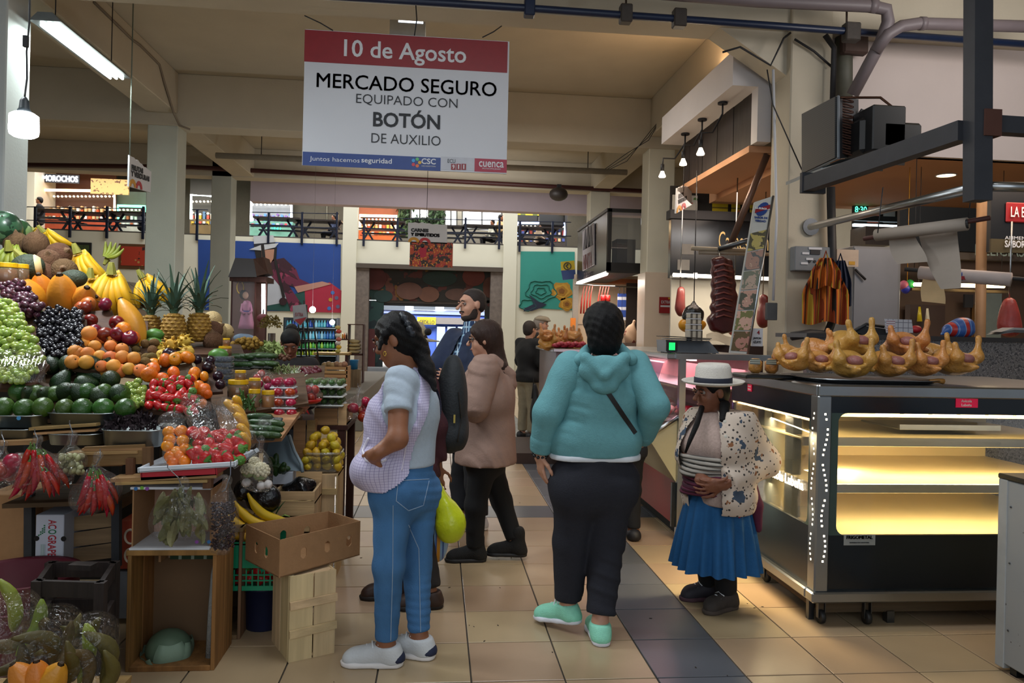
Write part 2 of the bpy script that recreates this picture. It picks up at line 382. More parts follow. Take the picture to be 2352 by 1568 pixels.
# ------------------------------------------------------------------ smooth bodies:one continuous surface from tapered limbs
def nrm(v):
    v=np.array(v,float);return v/(np.linalg.norm(v)+1e-12)
def cap(a,b,ra,rb=None,k=None,op='+',flat=0):return dict(t='c',a=np.array(a,float),b=np.array(b,float),ra=ra,rb=ra if rb is None else rb,k=k,op=op,flat=flat)
def ell(c,r,ax=None,k=None,op='+'):return dict(t='e',c=np.array(c,float),r=np.array(r,float),ax=np.eye(3) if ax is None else np.array(ax,float),k=k,op=op)
def cut(p,n):return dict(t='p',p=np.array(p,float),n=nrm(n))
def sdf(prims,res=.008,k=.025,cuts=(),fold=None):
    lo,hi=np.full(3,1e9),np.full(3,-1e9)
    for q in prims:
        if q['op'] != '+':continue
        if q['t'] == 'c':m=max(q['ra'],q['rb']);pts=[q['a']-m,q['a']+m,q['b']-m,q['b']+m]
        else:m=max(q['r']);pts=[q['c']-m,q['c']+m]
        for p in pts:lo=np.minimum(lo,p);hi=np.maximum(hi,p)
    lo=lo-3*res;hi=hi+3*res;n=np.ceil((hi-lo)/res).astype(int)+1
    ax=[lo[i]+res*np.arange(n[i]) for i in range(3)]
    D=np.full(n,1.,np.float32)
    for q in prims:
        kk=q['k'] or k;mar=kk*1.5+3*res
        if q['t'] == 'c':m=max(q['ra'],q['rb'])+mar;a0=np.minimum(q['a'],q['b'])-m;a1=np.maximum(q['a'],q['b'])+m
        else:m=max(q['r'])+mar;a0,a1=q['c']-m,q['c']+m
        i0=np.clip(np.floor((a0-lo)/res).astype(int),0,n-1);i1=np.clip(np.ceil((a1-lo)/res).astype(int)+1,1,n)
        if (i1<=i0).any():continue
        sl=tuple(slice(i0[i],i1[i]) for i in range(3))
        X,Y,Z=np.meshgrid(*[ax[i][i0[i]:i1[i]] for i in range(3)],indexing='ij')
        if q['t'] == 'c':
            ba=q['b']-q['a'];l2=ba.dot(ba)+1e-12
            px,py,pz=X-q['a'][0],Y-q['a'][1],Z-q['a'][2]
            t=(px*ba[0]+py*ba[1]+pz*ba[2])/l2;h=np.clip(t,0,1)
            d=np.sqrt((px-ba[0]*h)**2+(py-ba[1]*h)**2+(pz-ba[2]*h)**2)-(q['ra']+(q['rb']-q['ra'])*h)
            if q['flat']:d=np.maximum(d,(t-1)*math.sqrt(l2))
        else:
            A=q['ax'];px,py,pz=X-q['c'][0],Y-q['c'][1],Z-q['c'][2]
            e=[(px*A[i][0]+py*A[i][1]+pz*A[i][2])/q['r'][i] for i in range(3)]
            k0=np.sqrt(e[0]**2+e[1]**2+e[2]**2);k1=np.sqrt(sum((e[i]/q['r'][i])**2 for i in range(3)))+1e-9
            d=k0*(k0-1)/k1
        d=d.astype(np.float32);o=D[sl]
        if q['op'] == '+':
            h=np.clip(.5+.5*(o-d)/kk,0,1);D[sl]=o*(1-h)+d*h-kk*h*(1-h)
        else:
            h=np.clip(.5-.5*(o+d)/kk,0,1);D[sl]=o*(1-h)-d*h+kk*h*(1-h)
    X,Y,Z=np.meshgrid(*ax,indexing='ij',sparse=True)
    if fold is not None:D+=fold(X,Y,Z).astype(np.float32)
    for c in cuts:D=np.maximum(D,((X-c['p'][0])*c['n'][0]+(Y-c['p'][1])*c['n'][1]+(Z-c['p'][2])*c['n'][2]).astype(np.float32))
    D[0]=D[-1]=np.maximum(D[0],.01);D[:,0]=np.maximum(D[:,0],.01);D[:,-1]=np.maximum(D[:,-1],.01);D[:,:,0]=np.maximum(D[:,:,0],.01);D[:,:,-1]=np.maximum(D[:,:,-1],.01)
    return nets(D,lo,res)
def nets(D,lo,res):
    s=D<0;N=np.array(D.shape)-1
    acc=np.zeros(tuple(N)+(3,),np.float32);cnt=np.zeros(tuple(N),np.int32)
    off=[(0,0,0),(1,0,0),(0,1,0),(1,1,0),(0,0,1),(1,0,1),(0,1,1),(1,1,1)]
    V=[D[o[0]:o[0]+N[0],o[1]:o[1]+N[1],o[2]:o[2]+N[2]] for o in off]
    tot=sum((v<0).astype(np.int8) for v in V);I=np.argwhere((tot>0) & (tot<8))
    if len(I)==0:return np.zeros((0,3)),np.zeros((0,4),int)
    vals=np.stack([D[I[:,0]+o[0],I[:,1]+o[1],I[:,2]+o[2]] for o in off],1)
    acc=np.zeros((len(I),3));cnt=np.zeros(len(I))
    for i in range(8):
        for j in range(i+1,8):
            df=[abs(off[i][q]-off[j][q]) for q in range(3)]
            if sum(df) != 1:continue
            a,b=vals[:,i],vals[:,j];m=(a<0) != (b<0)
            t=np.where(m,a/np.where(m,a-b,1),0)
            p=np.array(off[i])+t[:,None]*(np.array(off[j])-np.array(off[i]))
            acc+=p*m[:,None];cnt+=m
    vert=lo+res*(I+acc/cnt[:,None])
    idx=np.full(tuple(N),-1,np.int64);idx[I[:,0],I[:,1],I[:,2]]=np.arange(len(I))
    F_=[]
    for a in range(3):
        b,c=(a+1) % 3,(a+2) % 3
        s0=[slice(None)]*3;s1=[slice(None)]*3;s0[a]=slice(0,-1);s1[a]=slice(1,None)
        ch=s[tuple(s0)] != s[tuple(s1)];E=np.argwhere(ch);E=E[(E[:,b]>0) & (E[:,c]>0) & (E[:,b]<N[b]) & (E[:,c]<N[c])]
        if len(E)==0:continue
        ins=s[E[:,0],E[:,1],E[:,2]]
        q=[]
        for db,dc in ((-1,-1),(0,-1),(0,0),(-1,0)):
            G=E.copy();G[:,b]+=db;G[:,c]+=dc;q.append(idx[G[:,0],G[:,1],G[:,2]])
        q=np.stack(q,1);q[~ins]=q[~ins][:,::-1];F_.append(q)
    return vert,np.concatenate(F_)
def vmesh(vf,m,smooth=True,sm=2,keep=None):
    v,f=vf
    for _ in range(sm):          # relax the net a little
        a=np.zeros_like(v);c=np.zeros(len(v))
        for i in range(4):
            j=(i+1) % 4;np.add.at(a,f[:,i],v[f[:,j]]);np.add.at(a,f[:,j],v[f[:,i]]);np.add.at(c,f[:,i],1);np.add.at(c,f[:,j],1)
        v=v*.4+.6*a/np.maximum(c,1)[:,None]
    if keep is not None:
        f=f[keep(v[f].mean(1))];u,inv=np.unique(f,return_inverse=True);v=v[u];f=inv.reshape(f.shape)
    me=bpy.data.meshes.new('m');me.vertices.add(len(v));me.vertices.foreach_set('co',v.ravel())
    me.loops.add(len(f)*4);me.loops.foreach_set('vertex_index',f.ravel().astype(np.int32))
    me.polygons.add(len(f));me.polygons.foreach_set('loop_start',np.arange(0,len(f)*4,4,dtype=np.int32))
    me.update(calc_edges=True);me.validate()
    me.polygons.foreach_set('use_smooth',[smooth]*len(me.polygons));me.materials.append(m);return me
def vput(name,me,parent):
    """mesh in world coordinates under an unrotated thing"""
    l=np.array(parent.location);p=parent.parent
    while p is not None:l=l+np.array(p.location);p=p.parent
    me.transform(Matrix.Translation(Vector(-l)));return put(name,me,parent)
def bvh(o):
    l=np.array(o.location);p=o.parent
    while p is not None:l=l+np.array(p.location);p=p.parent
    return BVHTree.FromPolygons([tuple(np.array(v.co)+l) for v in o.data.vertices],[tuple(p.vertices) for p in o.data.polygons])
def on(t,x,y,lift=.002):
    """the point of a surface that shows at a photograph position (seams, straps, zips follow the real surface)"""
    h=t.ray_cast(Vector(O3),Vector(nrm(ray(x,y))))
    return None if h[0] is None else np.array(h[0])+np.array(h[1])*lift
def seam(t,pts,n=12,lift=.002):
    r=[]
    for (x0,y0),(x1,y1) in zip(pts[:-1],pts[1:]):
        for i in range(n):
            q=on(t,x0+(x1-x0)*i/n,y0+(y1-y0)*i/n,lift)
            if q is not None:r.append(q)
    q=on(t,*pts[-1],lift)
    if q is not None:r.append(q)
    return r
def folds(amp,sc=22.,ang=(.3,.2,1.),seed=0.):
    a=np.array(ang)
    def f(X,Y,Z):
        w=np.sin(X*9+seed)+np.sin(Y*11+2*seed)+np.sin(Z*7+X*6+seed*3)
        return amp*np.sin(sc*(a[0]*X+a[1]*Y+a[2]*Z)+1.6*w)*(.55+.45*np.sin(Z*13+Y*9+X*8+seed))
    return f
def creases(amp,sc=22.,ang=(.3,.2,1.),seed=0.):
    """cloth: soft waves plus sparse narrow creases"""
    a=np.array(ang)/np.linalg.norm(ang)
    def f(X,Y,Z):
        w=np.sin(X*9+seed)+np.sin(Y*11+2*seed)+np.sin(Z*7+X*6+seed*3)
        p=sc*2.7*(a[0]*X+a[1]*Y+a[2]*Z)+2.2*w
        m=np.clip(np.sin(X*13+seed*5)+np.sin(Z*10+Y*8+seed)+.25,0,1)
        return amp*.42*m*(np.sin(p)+.45*np.sin(2.1*p+w))+amp*.25*np.sin(p*.31+w)
    return f
SKIN=mat('8a5a40',.5,0,.10,30,.08,.4,0,0,0,.08);SKIN2=mat('c08f76',.5,0,.10,30,.08,.4,0,0,0,.08);SKIN3=mat('7a4c37',.5,0,.14,30,.15,.4,0,0,0,.08)
HAIRB=mat('0a0809',.5,0,.5,6.,.5,.22,0,0,0,0,150.,(3,3,.3));HAIRBR=mat('2f1d16',.5,0,.5,6.,.5,.3,0,0,0,0,130.,(3,3,.3))
EYEM,BROW,LIP=mat('8a807a',.4),mat('1a1210',.7),mat('7d4440',.45)
def hframe(f,u):
    f=nrm(f);r=nrm(np.cross(f,u));u=np.cross(r,f);return r,f,u
def headprims(c,f,u,s=1.,nose=1.):
    r,f,u=hframe(f,u);A=(r,f,u);L=lambda x,y,z:c+s*(x*r+y*f+z*u);e=lambda p,q,k=.02,op='+':ell(L(*p),np.array(q)*s,A,k*s,op)
    return [e((0,-.012,.035),(.073,.092,.086)),e((0,.026,-.03),(.060,.064,.076)),e((0,.058,-.082),(.026,.024,.024),.03),
            e((.036,.052,-.022),(.022,.024,.026),.02),e((-.036,.052,-.022),(.022,.024,.026),.02),
            e((0,.075,.045),(.045,.016,.014),.02),
            e((.032,.098,.018),(.016,.016,.011),.012, '-'),e((-.032,.098,.018),(.016,.016,.011),.012, '-'),
            cap(L(0,.082,.024),L(0,.104*nose+.002,-.016),.0085*s,.0125*s,.010*s),e((0,.100*nose,-.020),(.017,.012,.010),.008),
            e((0,.087,-.050),(.022,.012,.007),.008),e((0,.084,-.061),(.020,.012,.007),.006),e((0,.094,-.0555),(.026,.008,.002),.003, '-'),
            e((.077,-.008,.002),(.010,.022,.033),.008),e((-.077,-.008,.002),(.010,.022,.033),.008)]
def hand(w,d,n,side,s=1.,curl=.35,spread=1.):
    d=nrm(d);n=nrm(np.array(n)-d*np.dot(n,d));a=np.cross(d,n)*side;k=.005*s
    q=[ell(w+d*.045*s,np.array((.040,.052,.015))*s,(a,d,n),.012*s),cap(w-d*.03*s,w+d*.02*s,.024*s,.026*s,.015*s)]
    for i,l in enumerate((.070,.078,.072,.056)):
        b=w+d*(.086-.004*abs(i-1))*s+a*(.032-.0215*i*spread)*s;dd=d+a*(.10-.06*i)
        for j,fr in enumerate((.42,.33,.25)):
            c=curl*(j+.5+.12*i);v=nrm(dd*math.cos(c)+n*math.sin(c));e=b+v*l*fr*1.0*s
            q.append(cap(b,e,(.0092-.0012*j)*s,(.0082-.0012*j)*s,k));b=e
    b=w+d*.022*s+a*.030*s
    for v,l,r0 in ((d*.62+a*.72+n*.25,.042,.0115),(d*.9+a*.3+n*.32,.032,.0095),(d*.95+n*.35,.022,.0085)):
        e=b+nrm(v)*l*s;q.append(cap(b,e,r0*s,r0*.88*s,.008*s));b=e
    return q
def lerp(a,b,t):return a+(b-a)*t
def mirrorfoot():pass
def person(name,label,J,skin=SKIN,res=.010,B=1.,hs=1.,nose=1.,group=None,curl=.35,seat=False,hands=True,arm=1.):
    """J: joints in world metres. Returns the thing and its body part: head, neck, trunk, arms with hands, legs and feet in one surface"""
    J={k:np.array(v,float) for k,v in J.items()}
    base=(J['la']+J['ra'])/2;t=thing(name,label, 'person',(base[0],base[1],0),0,group)
    mh,ms=(J['lh']+J['rh'])/2,(J['ls']+J['rs'])/2;r,f,u=hframe(J['hf'],J['hu'])
    q=[cap(J['lh'],J['rh'],.105*B),cap(mh,lerp(mh,ms,.8),.112*B,.118*B,.05),cap(lerp(ms,J['ls'],.8)-(0,0,.02),lerp(ms,J['rs'],.8)-(0,0,.02),.060,.060,.05),cap(ms,J['head']-u*.05*hs-f*.02*hs,.052,.050,.03)]
    q+=headprims(J['head'],J['hf'],J['hu'],hs,nose)
    for s,sg in (('l',1),('r',-1)):
        q+=[cap(J[s+'s'],J[s+'e'],.050*arm,.040*arm),cap(J[s+'e'],J[s+'w'],.041*arm,.027*arm)]
        if hands:q+=hand(J[s+'w'],J.get(s+'d',J[s+'w']-J[s+'e']),J.get(s+'n',np.cross(J['hu'],J['hf'])*-sg),sg if s+'x' not in J else float(J[s+'x']),1.,curl)
        q+=[cap(J[s+'h'],J[s+'k'],.086*B,.056),cap(J[s+'k'],J[s+'a'],.056,.038)]
        td=nrm(J[s+'t']);hl=J[s+'a']-td*.035-hx(0,0,.045);q.append(cap(hl,J[s+'a']+td*.13-hx(0,0,.055),.034,.028));q.append(cap(J[s+'a'],J[s+'a']+td*.05-hx(0,0,.04),.036,.03))
    b=vput('body',vmesh(sdf(q,res),skin),t)
    c=J['head'];L=lambda x,y,z:c+hs*(x*r+y*f+z*u)
    for sx in (-1,1):
        mb=MB().ball(L(sx*.032,.0775,.016),.0125*hs,10,7);e=vput('eye',mb.mesh(EYEM,True),t)
        d=nrm(f+u*-.15);vput('iris',MB().ball(L(sx*.032,.0855,.0145),(.0080*hs,)*3,8,5).mesh(mat('120c0a',.15),True),e)
        vput('eyebrow',MB().tube([L(sx*.014,.097,.034),L(sx*.032,.097,.041),L(sx*.052,.085,.036)],[.003,.0042,.002],6).mesh(BROW,True),t)
        vput('eyelid',MB().tube([L(sx*.018,.092,.022),L(sx*.032,.0955,.027),L(sx*.046,.088,.021)],[.003,.0052,.003],6).mesh(skin,True),t)
        vput('eyelid',MB().tube([L(sx*.018,.090,.010),L(sx*.032,.0915,.0065),L(sx*.046,.086,.010)],[.002,.0035,.002],6).mesh(skin,True),t)
    vput('lips',MB().tube([L(-.022,.090,-.056),L(-.008,.0985,-.0525),L(0,.098,-.054),L(.008,.0985,-.0525),L(.022,.090,-.056),],[.002,.0042,.0038,.0042,.002],6).mesh(LIP,True),t)
    return t,J
def torso(J,off=.02,B=1.,bust=0.,hem=None):
    mh,ms=(J['lh']+J['rh'])/2,(J['ls']+J['rs'])/2;up=nrm(ms-mh);rt=nrm(J['rs']-J['ls']);f=nrm(np.cross(up,rt))
    q=[cap(J['lh'],J['rh'],.108*B+off),cap(mh,lerp(mh,ms,.78),.115*B+off,.120*B+off,.05),cap(lerp(ms,J['ls'],.82)-up*.02,lerp(ms,J['rs'],.82)-up*.02,.060+off,.060+off,.05)]
    c=lerp(mh,ms,.68)
    q+=[cap(c-rt*-.07-up*.0,c-rt*.07,.10*B+off,.10*B+off,.06)]
    if bust:q+=[ell(c+f*.075+rt*.075*s,(.07+off,.07+off,.07+off),None,.04) for s in (-1,1)]
    return q,up,rt,f,mh,ms
def sleeve_parts(t,J,off,upto,arm,m,res=.008,fo=None):
    for s in 'lr':
        S_,E_,W_=J[s+'s'],J[s+'e'],J[s+'w']
        vput('sleeve',vmesh(sdf([cap(S_,E_,.060*arm+off,.047*arm+off),cap(E_,lerp(E_,W_,upto-1),.047*arm+off,.034*arm+off,None, '+',1)],res,.02,(),fo),m),t)
def sleeves(J,off=.02,upto=1.7,arm=1.):
    q=[]
    for s in 'lr':
        S_,E_,W_=J[s+'s'],J[s+'e'],J[s+'w']
        if upto<=1:q.append(cap(S_,lerp(S_,E_,upto),.053*arm+off,.048*arm+off*1.1,None, '+',1))
        else:q+=[cap(S_,E_,.053*arm+off,.045*arm+off),cap(E_,lerp(E_,W_,upto-1),.045*arm+off,.034*arm+off,None, '+',1)]
    return q
def trousers(J,off=.012,B=1.,knee=.058,ank=.045,low=.06,top=None):
    q=[cap(J['lh'],J['rh'],.110*B+off)]
    for s in 'lr':
        q+=[cap(J[s+'h'],J[s+'k'],.088*B+off,knee+off),cap(J[s+'k'],lerp(J[s+'k'],J[s+'a'],1-low),knee+off,ank+off,None, '+',1)]
    mh,ms=(J['lh']+J['rh'])/2,(J['ls']+J['rs'])/2
    q.append(cap(mh,lerp(mh,ms,.25),.112*B+off,.112*B+off,.05))
    return q
def shoe(t,a,d,up,sole,name='shoe',L_=.25,accent=None,low=True,z0=None,tilt=0.):
    """a shoe round the foot whose ankle is a, toes along d"""
    d=nrm(hx(d[0],d[1],0));r=np.cross(d,(0,0,1.));z=(a[2]-.085 if z0 is None else z0);h=hx(a[0],a[1],z)-d*.055
    M=lambda x,y,zz:h+d*(x*math.cos(tilt)-zz*math.sin(tilt))+r*y+hx(0,0,zz*math.cos(tilt)+x*math.sin(tilt))
    q=[cap(M(.045,0,.045),M(L_-.065,0,.036),.036,.036),cap(M(.020,0,.030),M(.030,0,.05),.046,.046),cap(M(.035,0,.05),M(.045,0,.095 if low else .15),.042,.046 if low else .052),cap(M(.06,0,.075),M(.15,0,.045),.040,.038),cap(M(L_-.07,.012,.030),M(L_-.045,-.006,.028),.036,.030)]
    o=vput(name,vmesh(sdf(q,.007,.03,[cut(M(.04,0,.094 if low else .19),M(0,0,1)-M(0,0,0)),cut(M(0,0,.012),M(0,0,-1)-M(0,0,0))]),up),t)
    q2=[cap(M(.022,0,.012),M(L_-.07,0,.012),.046,.043,.03),cap(M(L_-.07,0,.012),M(L_-.04,0,.016),.041,.034,.03)]
    vput('sole',vmesh(sdf(q2,.007,.02,[cut(M(0,0,.026),M(0,0,1)-M(0,0,0)),cut(M(0,0,.0),M(0,0,-1)-M(0,0,0))]),sole),o)
    if accent is not None:
        q3=[cap(M(.018,0,.030),M(.040,0,.045),.0495,.049,.02),cap(M(L_-.085,0,.026),M(L_-.045,0,.024),.0435,.0405,.03)]
        vput('overlay',vmesh(sdf(q3,.007,.02,[cut(M(0,0,.060),M(.35,0,1)-M(0,0,0)),cut(M(0,0,.022),M(0,0,-1)-M(0,0,0))]),accent),o)
    if low:
        mb=MB()
        for i in range(4):x=.085+.024*i;mb.tube([M(x,-.030,.098-.011*i),M(x+.008,0,.118-.013*i),M(x,.030,.098-.011*i)],.0035,5)
        vput('lace',mb.mesh(mat('dfe3e6',.8),True),o)
    return o
def hairprims(c,f,u,s=1.,vol=1.,back=.0,face=True,fr=.070,ears=True):
    r,f,u=hframe(f,u);L=lambda x,y,z:c+s*(x*r+y*f+z*u);A=(r,f,u)
    q=[ell(L(0,-.014,.042),np.array((.083*vol,.101*vol,.092*vol))*s,A,.02),ell(L(0,-.048,-.01),np.array((.074*vol,.062*vol,.080))*s,A,.03)]
    if face:q+=[ell(L(0,.085,-.012),np.array((fr,.072,.075))*s,A,.012, '-')]
    if ears:q+=[ell(L(.08,.012,-.018),np.array((.02,.035,.045))*s,A,.01, '-'),ell(L(-.08,.012,-.018),np.array((.02,.035,.045))*s,A,.01, '-')]
    return q
def joints(Y,**k):
    """joints from photo positions: name=(px, py, depth offset from Y)"""
    J={}
    for n,v in k.items():J[n]=P(v[0],v[1],Y+v[2]) if len(v)==3 and n not in ('hf', 'hu', 'lt', 'rt', 'ln', 'rn', 'ld', 'rd') else np.array(v,float)
    return J
def ground(J,la,ra):
    J['la']=F(*la)+hx(0,0,.085);J['ra']=F(*ra)+hx(0,0,.085);return J
# ---- the young woman in the checked apron
gf=nrm((-.86,.50,0))
J=joints(3.38,head=(912,784,0),hf=(-.93,.22,-.34),hu=(-.30,.1,.95),ls=(918,872,-.10),rs=(962,868,.16),le=(913,1008,-.225),lw=(862,1044,-.215),re=(893,990,.26),rw=(840,1050,.2),
           lh=(905,1130,-.06),rh=(957,1128,.09),lk=(893,1300,-.06),rk=(957,1300,.09),lt=(-1,.06,0),rt=(-.9,.3,0),ln=(.2,1,0),rn=(.2,-1,0),ld=(-.42,.75,-.5),rd=(-.3,0,-.95))
ground(J,(886,1527),(962,1508))
t,J=person('person', 'young woman in lilac checked bib apron and skinny blue jeans with hand in pocket',J,SKIN,.0055,.92,.97,.95,curl=.75)
girl=t
q,up,rt,f,mh,ms=torso(J,.016,.95,.6)
o=vput('t_shirt',vmesh(sdf(q+sleeves(J,.010,.55),.007,.02,[cut(P(950,1068,3.38),(0,0,-1))],creases(.006,28,(.2,.2,1.),1.)),mat('aab8c6',.85,0,.10,60,.15)),t)
_m=(J['lh']+J['rh'])/2;ap=patmat('c3bcd6',(('rgrid', '8078a4',(float(_m[0]-t.location[0]),float(_m[1]-t.location[1]),100),.10),),.85)
def side(c):     # apron panels:front and flanks,open down the back,yoke over the shoulders
    d=c-mh;h=d@up;a=np.degrees(np.arctan2(d@rt,d@f));H_=(ms-mh)@up
    lim=np.where(h>H_*.93,172,np.clip(112+50*np.clip((h-.10)/(H_-.10),0,1)**1.5,60,172))
    return (np.abs(a)<lim) & (h>-.06+.17*(np.abs(a)/115)**2)
arm_hole=[cap(J[s+'s']+hx(0,0,.02),lerp(J[s+'s'],J[s+'e'],.9),.088,.085,.01, '-') for s in 'lr']
pouch=[ell(P(862,1078,3.29),(.10,.12,.095),None,.05),ell(P(858,1080,3.42),(.105,.14,.10),None,.05),ell(P(878,1010,3.36),(.085,.10,.12),None,.05)]
apr=vput('apron',vmesh(sdf(torso(J,.024,.96,.7)[0]+pouch+arm_hole,.007,.03,[cut(P(880,1122,3.3),(0,0,-1)),cut(J['head']-hx(0,0,.085),(0,0,1))],creases(.006,20,(.5,.3,.6),2.)),ap,keep=side),t)
tb=bvh(apr);sm_=seam(tb,[(848,1006),(834,1036),(842,1058),(866,1066),(886,1056)],8,.003)
if len(sm_)>3:vput('pocket_trim',MB().tube(sm_,.006,6).mesh(mat('d8d4e2',.8),True),apr)
sm_=seam(tb,[(944,836),(950,880),(940,960),(930,1040),(922,1080)],10,.001)
if len(sm_)>3:vput('edge_trim',MB().tube(sm_,.0045,6).mesh(mat('d0cadc',.8),True),apr)
jm=mat('4673a2',.85,0,.62,7.,.35,.2,0,0,0,0,320.,(1,1,.5))
jn=vput('jeans',vmesh(sdf(trousers(J,.010,.95,.056,.040,.10),.007,.03,[cut(P(950,1062,3.38),(0,0,1))],creases(.0050,62,(.1,.1,1.),4.)),jm),t)
tb=bvh(jn);mb=MB();mp=MB()
for pts in ([(903,1160),(902,1300),(897,1470)],[(914,1108),(910,1150),(938,1172),(972,1160),(985,1104)],[(914,1104),(985,1100)],[(938,1205),(962,1260),(966,1450)]):
    sm_=seam(tb,pts,10,.0015)
    if len(sm_)>2:mb.tube(sm_,.0019,5)
vput('stitching',mb.mesh(mat('8fa6c0',.9)),jn)
q=[on(tb,x,y,.003) for x,y in ((914,1106),(985,1103),(972,1160),(938,1172),(910,1150))]
if all(v is not None for v in q):
    mc=MB();n_=nrm(np.cross(q[1]-q[0],q[3]-q[0]));mc.prism(q,n_*-.004 if n_[1]<0 else n_*.004)
hp=hairprims(J['head'],J['hf'],J['hu'],.99,1.03)
r_,f_,u_=hframe(J['hf'],J['hu'])
hp+=[cap(P(938,768,3.36),P(962,800,3.38),.045,.042),cap(P(962,800,3.38),P(982,850,3.33),.042,.032),cap(P(982,850,3.33),P(1000,895,3.28),.032,.010),cap(P(880,765,3.3),P(872,800,3.28),.014,.010)]
vput('hair',vmesh(sdf(hp,.006,.025,(),lambda X,Y,Z:.0018*np.sin(X*420+Y*260+Z*90)+.002*np.sin(X*90+Z*160)),HAIRB),t)
hr=[o for o in t.children if o.name.startswith('hair')][-1];sm_=seam(bvh(hr),[(922,722),(934,740),(940,758),(950,772)],4,.004)
if len(sm_)>3:vput('scrunchie',MB().tube(sm_,[.013+.006*math.sin(4*i) for i in range(len(sm_))],8).mesh(mat('20262f',.5,0,.9,60),True),t)
vput('earring',MB().tube([P(884+3*math.cos(a),812+5*math.sin(a),3.285) for a in np.linspace(0,6.28,10)],.0018,5).mesh(mat('c9a94a',.25,1.),True),t)
wt=mat('c9cdd0',.7,0,.06,40,.2)
shoe(t,J['la'],(-1,.06,0),wt,mat('e6e2e0',.6), 'sneaker',.26,mat('1b2440',.7));shoe(t,J['ra'],(-.9,.32,0),wt,mat('e6e2e0',.6), 'sneaker',.26,mat('1b2440',.7))
# ---- the woman in the teal hooded sweatshirt,seen from behind
J=joints(3.62,head=(1383,762,.02),hf=(-.12,1,-.03),hu=(0,.02,1),ls=(1310,846,0),rs=(1456,842,.02),le=(1258,950,-.04),lw=(1240,1042,.02),re=(1503,935,-.10),rw=(1470,1015,.09),
           lh=(1325,1100,0),rh=(1405,1100,.02),lk=(1312,1240,.06),rk=(1392,1245,.03),lt=(-.75,.66,0),rt=(0,1,0),ln=(1,.3,0),rn=(-.6,.9,0),ld=(.10,.06,-1),rd=(-.55,.5,-.45))
ground(J,(1303,1446),(1377,1472));J['la'][2]+=.03
t,J=person('person', 'woman in teal hooded sweatshirt and dark grey joggers seen from behind',J,SKIN2,.0055,1.0,.98,curl=.30,arm=1.05)
q,up,rt,f,mh,ms=torso(J,.022,1.04)
tm=mat('659aa0',.9,0,.10,50,.25,.2)
hem=P(1365,1046,3.6)
hood=[ell(P(1388,850,3.50),(.125,.050,.072),None,.03),ell(P(1390,888,3.49),(.062,.045,.038),None,.04),cap(P(1330,828,3.56),P(1352,800,3.68),.030,.028),cap(P(1450,826,3.56),P(1422,798,3.68),.030,.028),cap(P(1345,822,3.50),P(1388,862,3.455),.030,.026,.012),cap(P(1434,822,3.50),P(1388,862,3.455),.030,.026,.012),ell(P(1386,796,3.60),(.066,.065,.055),None,.02, '-')]
sw=vput('sweatshirt',vmesh(sdf(q+[cap(P(1318,1010,3.62),P(1415,1010,3.62),.130,.130,.05)],.007,.02,[cut(hem,(0,0,-1))],creases(.0085,30,(.25,.1,1.),5.)),tm),t)
sleeve_parts(sw,J,.020,1.82,1.1,tm,.007,creases(.008,34,(.25,.1,1.),2.))
vput('hood',vmesh(sdf(hood,.007,.022,(),creases(.005,30,(.8,.2,.8),1.)),tm),sw)
for s,b in (('l',.088),('r',.088)):
    d=nrm(J[s+'w']-J[s+'e']);c=lerp(J[s+'e'],J[s+'w'],.80);vput('cuff',vmesh(sdf([cap(c-d*.03,c+d*.03,.062,.052,None, '+',1)],.007,.02,(),None),tm),sw)
vput('undershirt',vmesh(sdf([cap(P(1320,1045,3.62),P(1412,1045,3.62),.126,.126,.05)],.008,.03,[cut(P(1365,1054,3.6),(0,0,-1)),cut(P(1365,1040,3.6),(0,0,1))]),mat('d5dbe2',.8)),t)
jg=vput('joggers',vmesh(sdf(trousers(J,.020,1.02,.070,.050,.12)+[cap(J['lh']-hx(0,0,.05),J['rh']-hx(0,0,.05),.132,.132,.04)],.007,.025,[cut(P(1365,1046,3.6),(0,0,1))],creases(.0075,26,(.5,.2,.8),8.)),mat('2b2c33',.9,0,.12,50,.25,.2)),t)
tb=bvh(sw);st=seam(tb,[(1392,895),(1425,945),(1458,995)],10,.004)
if len(st)>3:
    mb=MB()
    for a,b in zip(st[:-1],st[1:]):mb.plank(a,b,.022,.006,hx(0,-1,0))
    vput('bag_strap',mb.mesh(mat('0c0c0e',.6)),t)
hp=hairprims(J['head'],J['hf'],J['hu'],1.04,1.13,face=True,fr=.075)+[ell(J['head']+hx(0,-.05,-.06),(.078,.065,.06),None,.03)]
vput('hair',vmesh(sdf(hp,.006,.025,(),lambda X,Y,Z:.003*np.sin(X*130+Z*60)*np.sin(Z*110+Y*70)+.0015*np.sin(X*400+Z*120)),HAIRB),t)
d=nrm(J['lw']-J['le']);c=J['lw']+d*.005;r1=nrm(np.cross(d,(0,1,0)));r2=np.cross(d,r1);br=MB()
for k_ in range(10):a=k_*.628;br.ball(c+.034*(math.cos(a)*r1+math.sin(a)*r2),.009,8,5)
vput('bracelet',br.mesh(mat('1a1a1c',.3),True),t)
mint=mat('8fdcc0',.6,0,.12,60,.3)
shoe(t,J['la'],(-.75,.66,0),mint,mat('dfe0ea',.5), 'sneaker',.26,None,True,.045,-.14);shoe(t,J['ra'],(0,1,0),mint,mat('dfe0ea',.5), 'sneaker',.26)
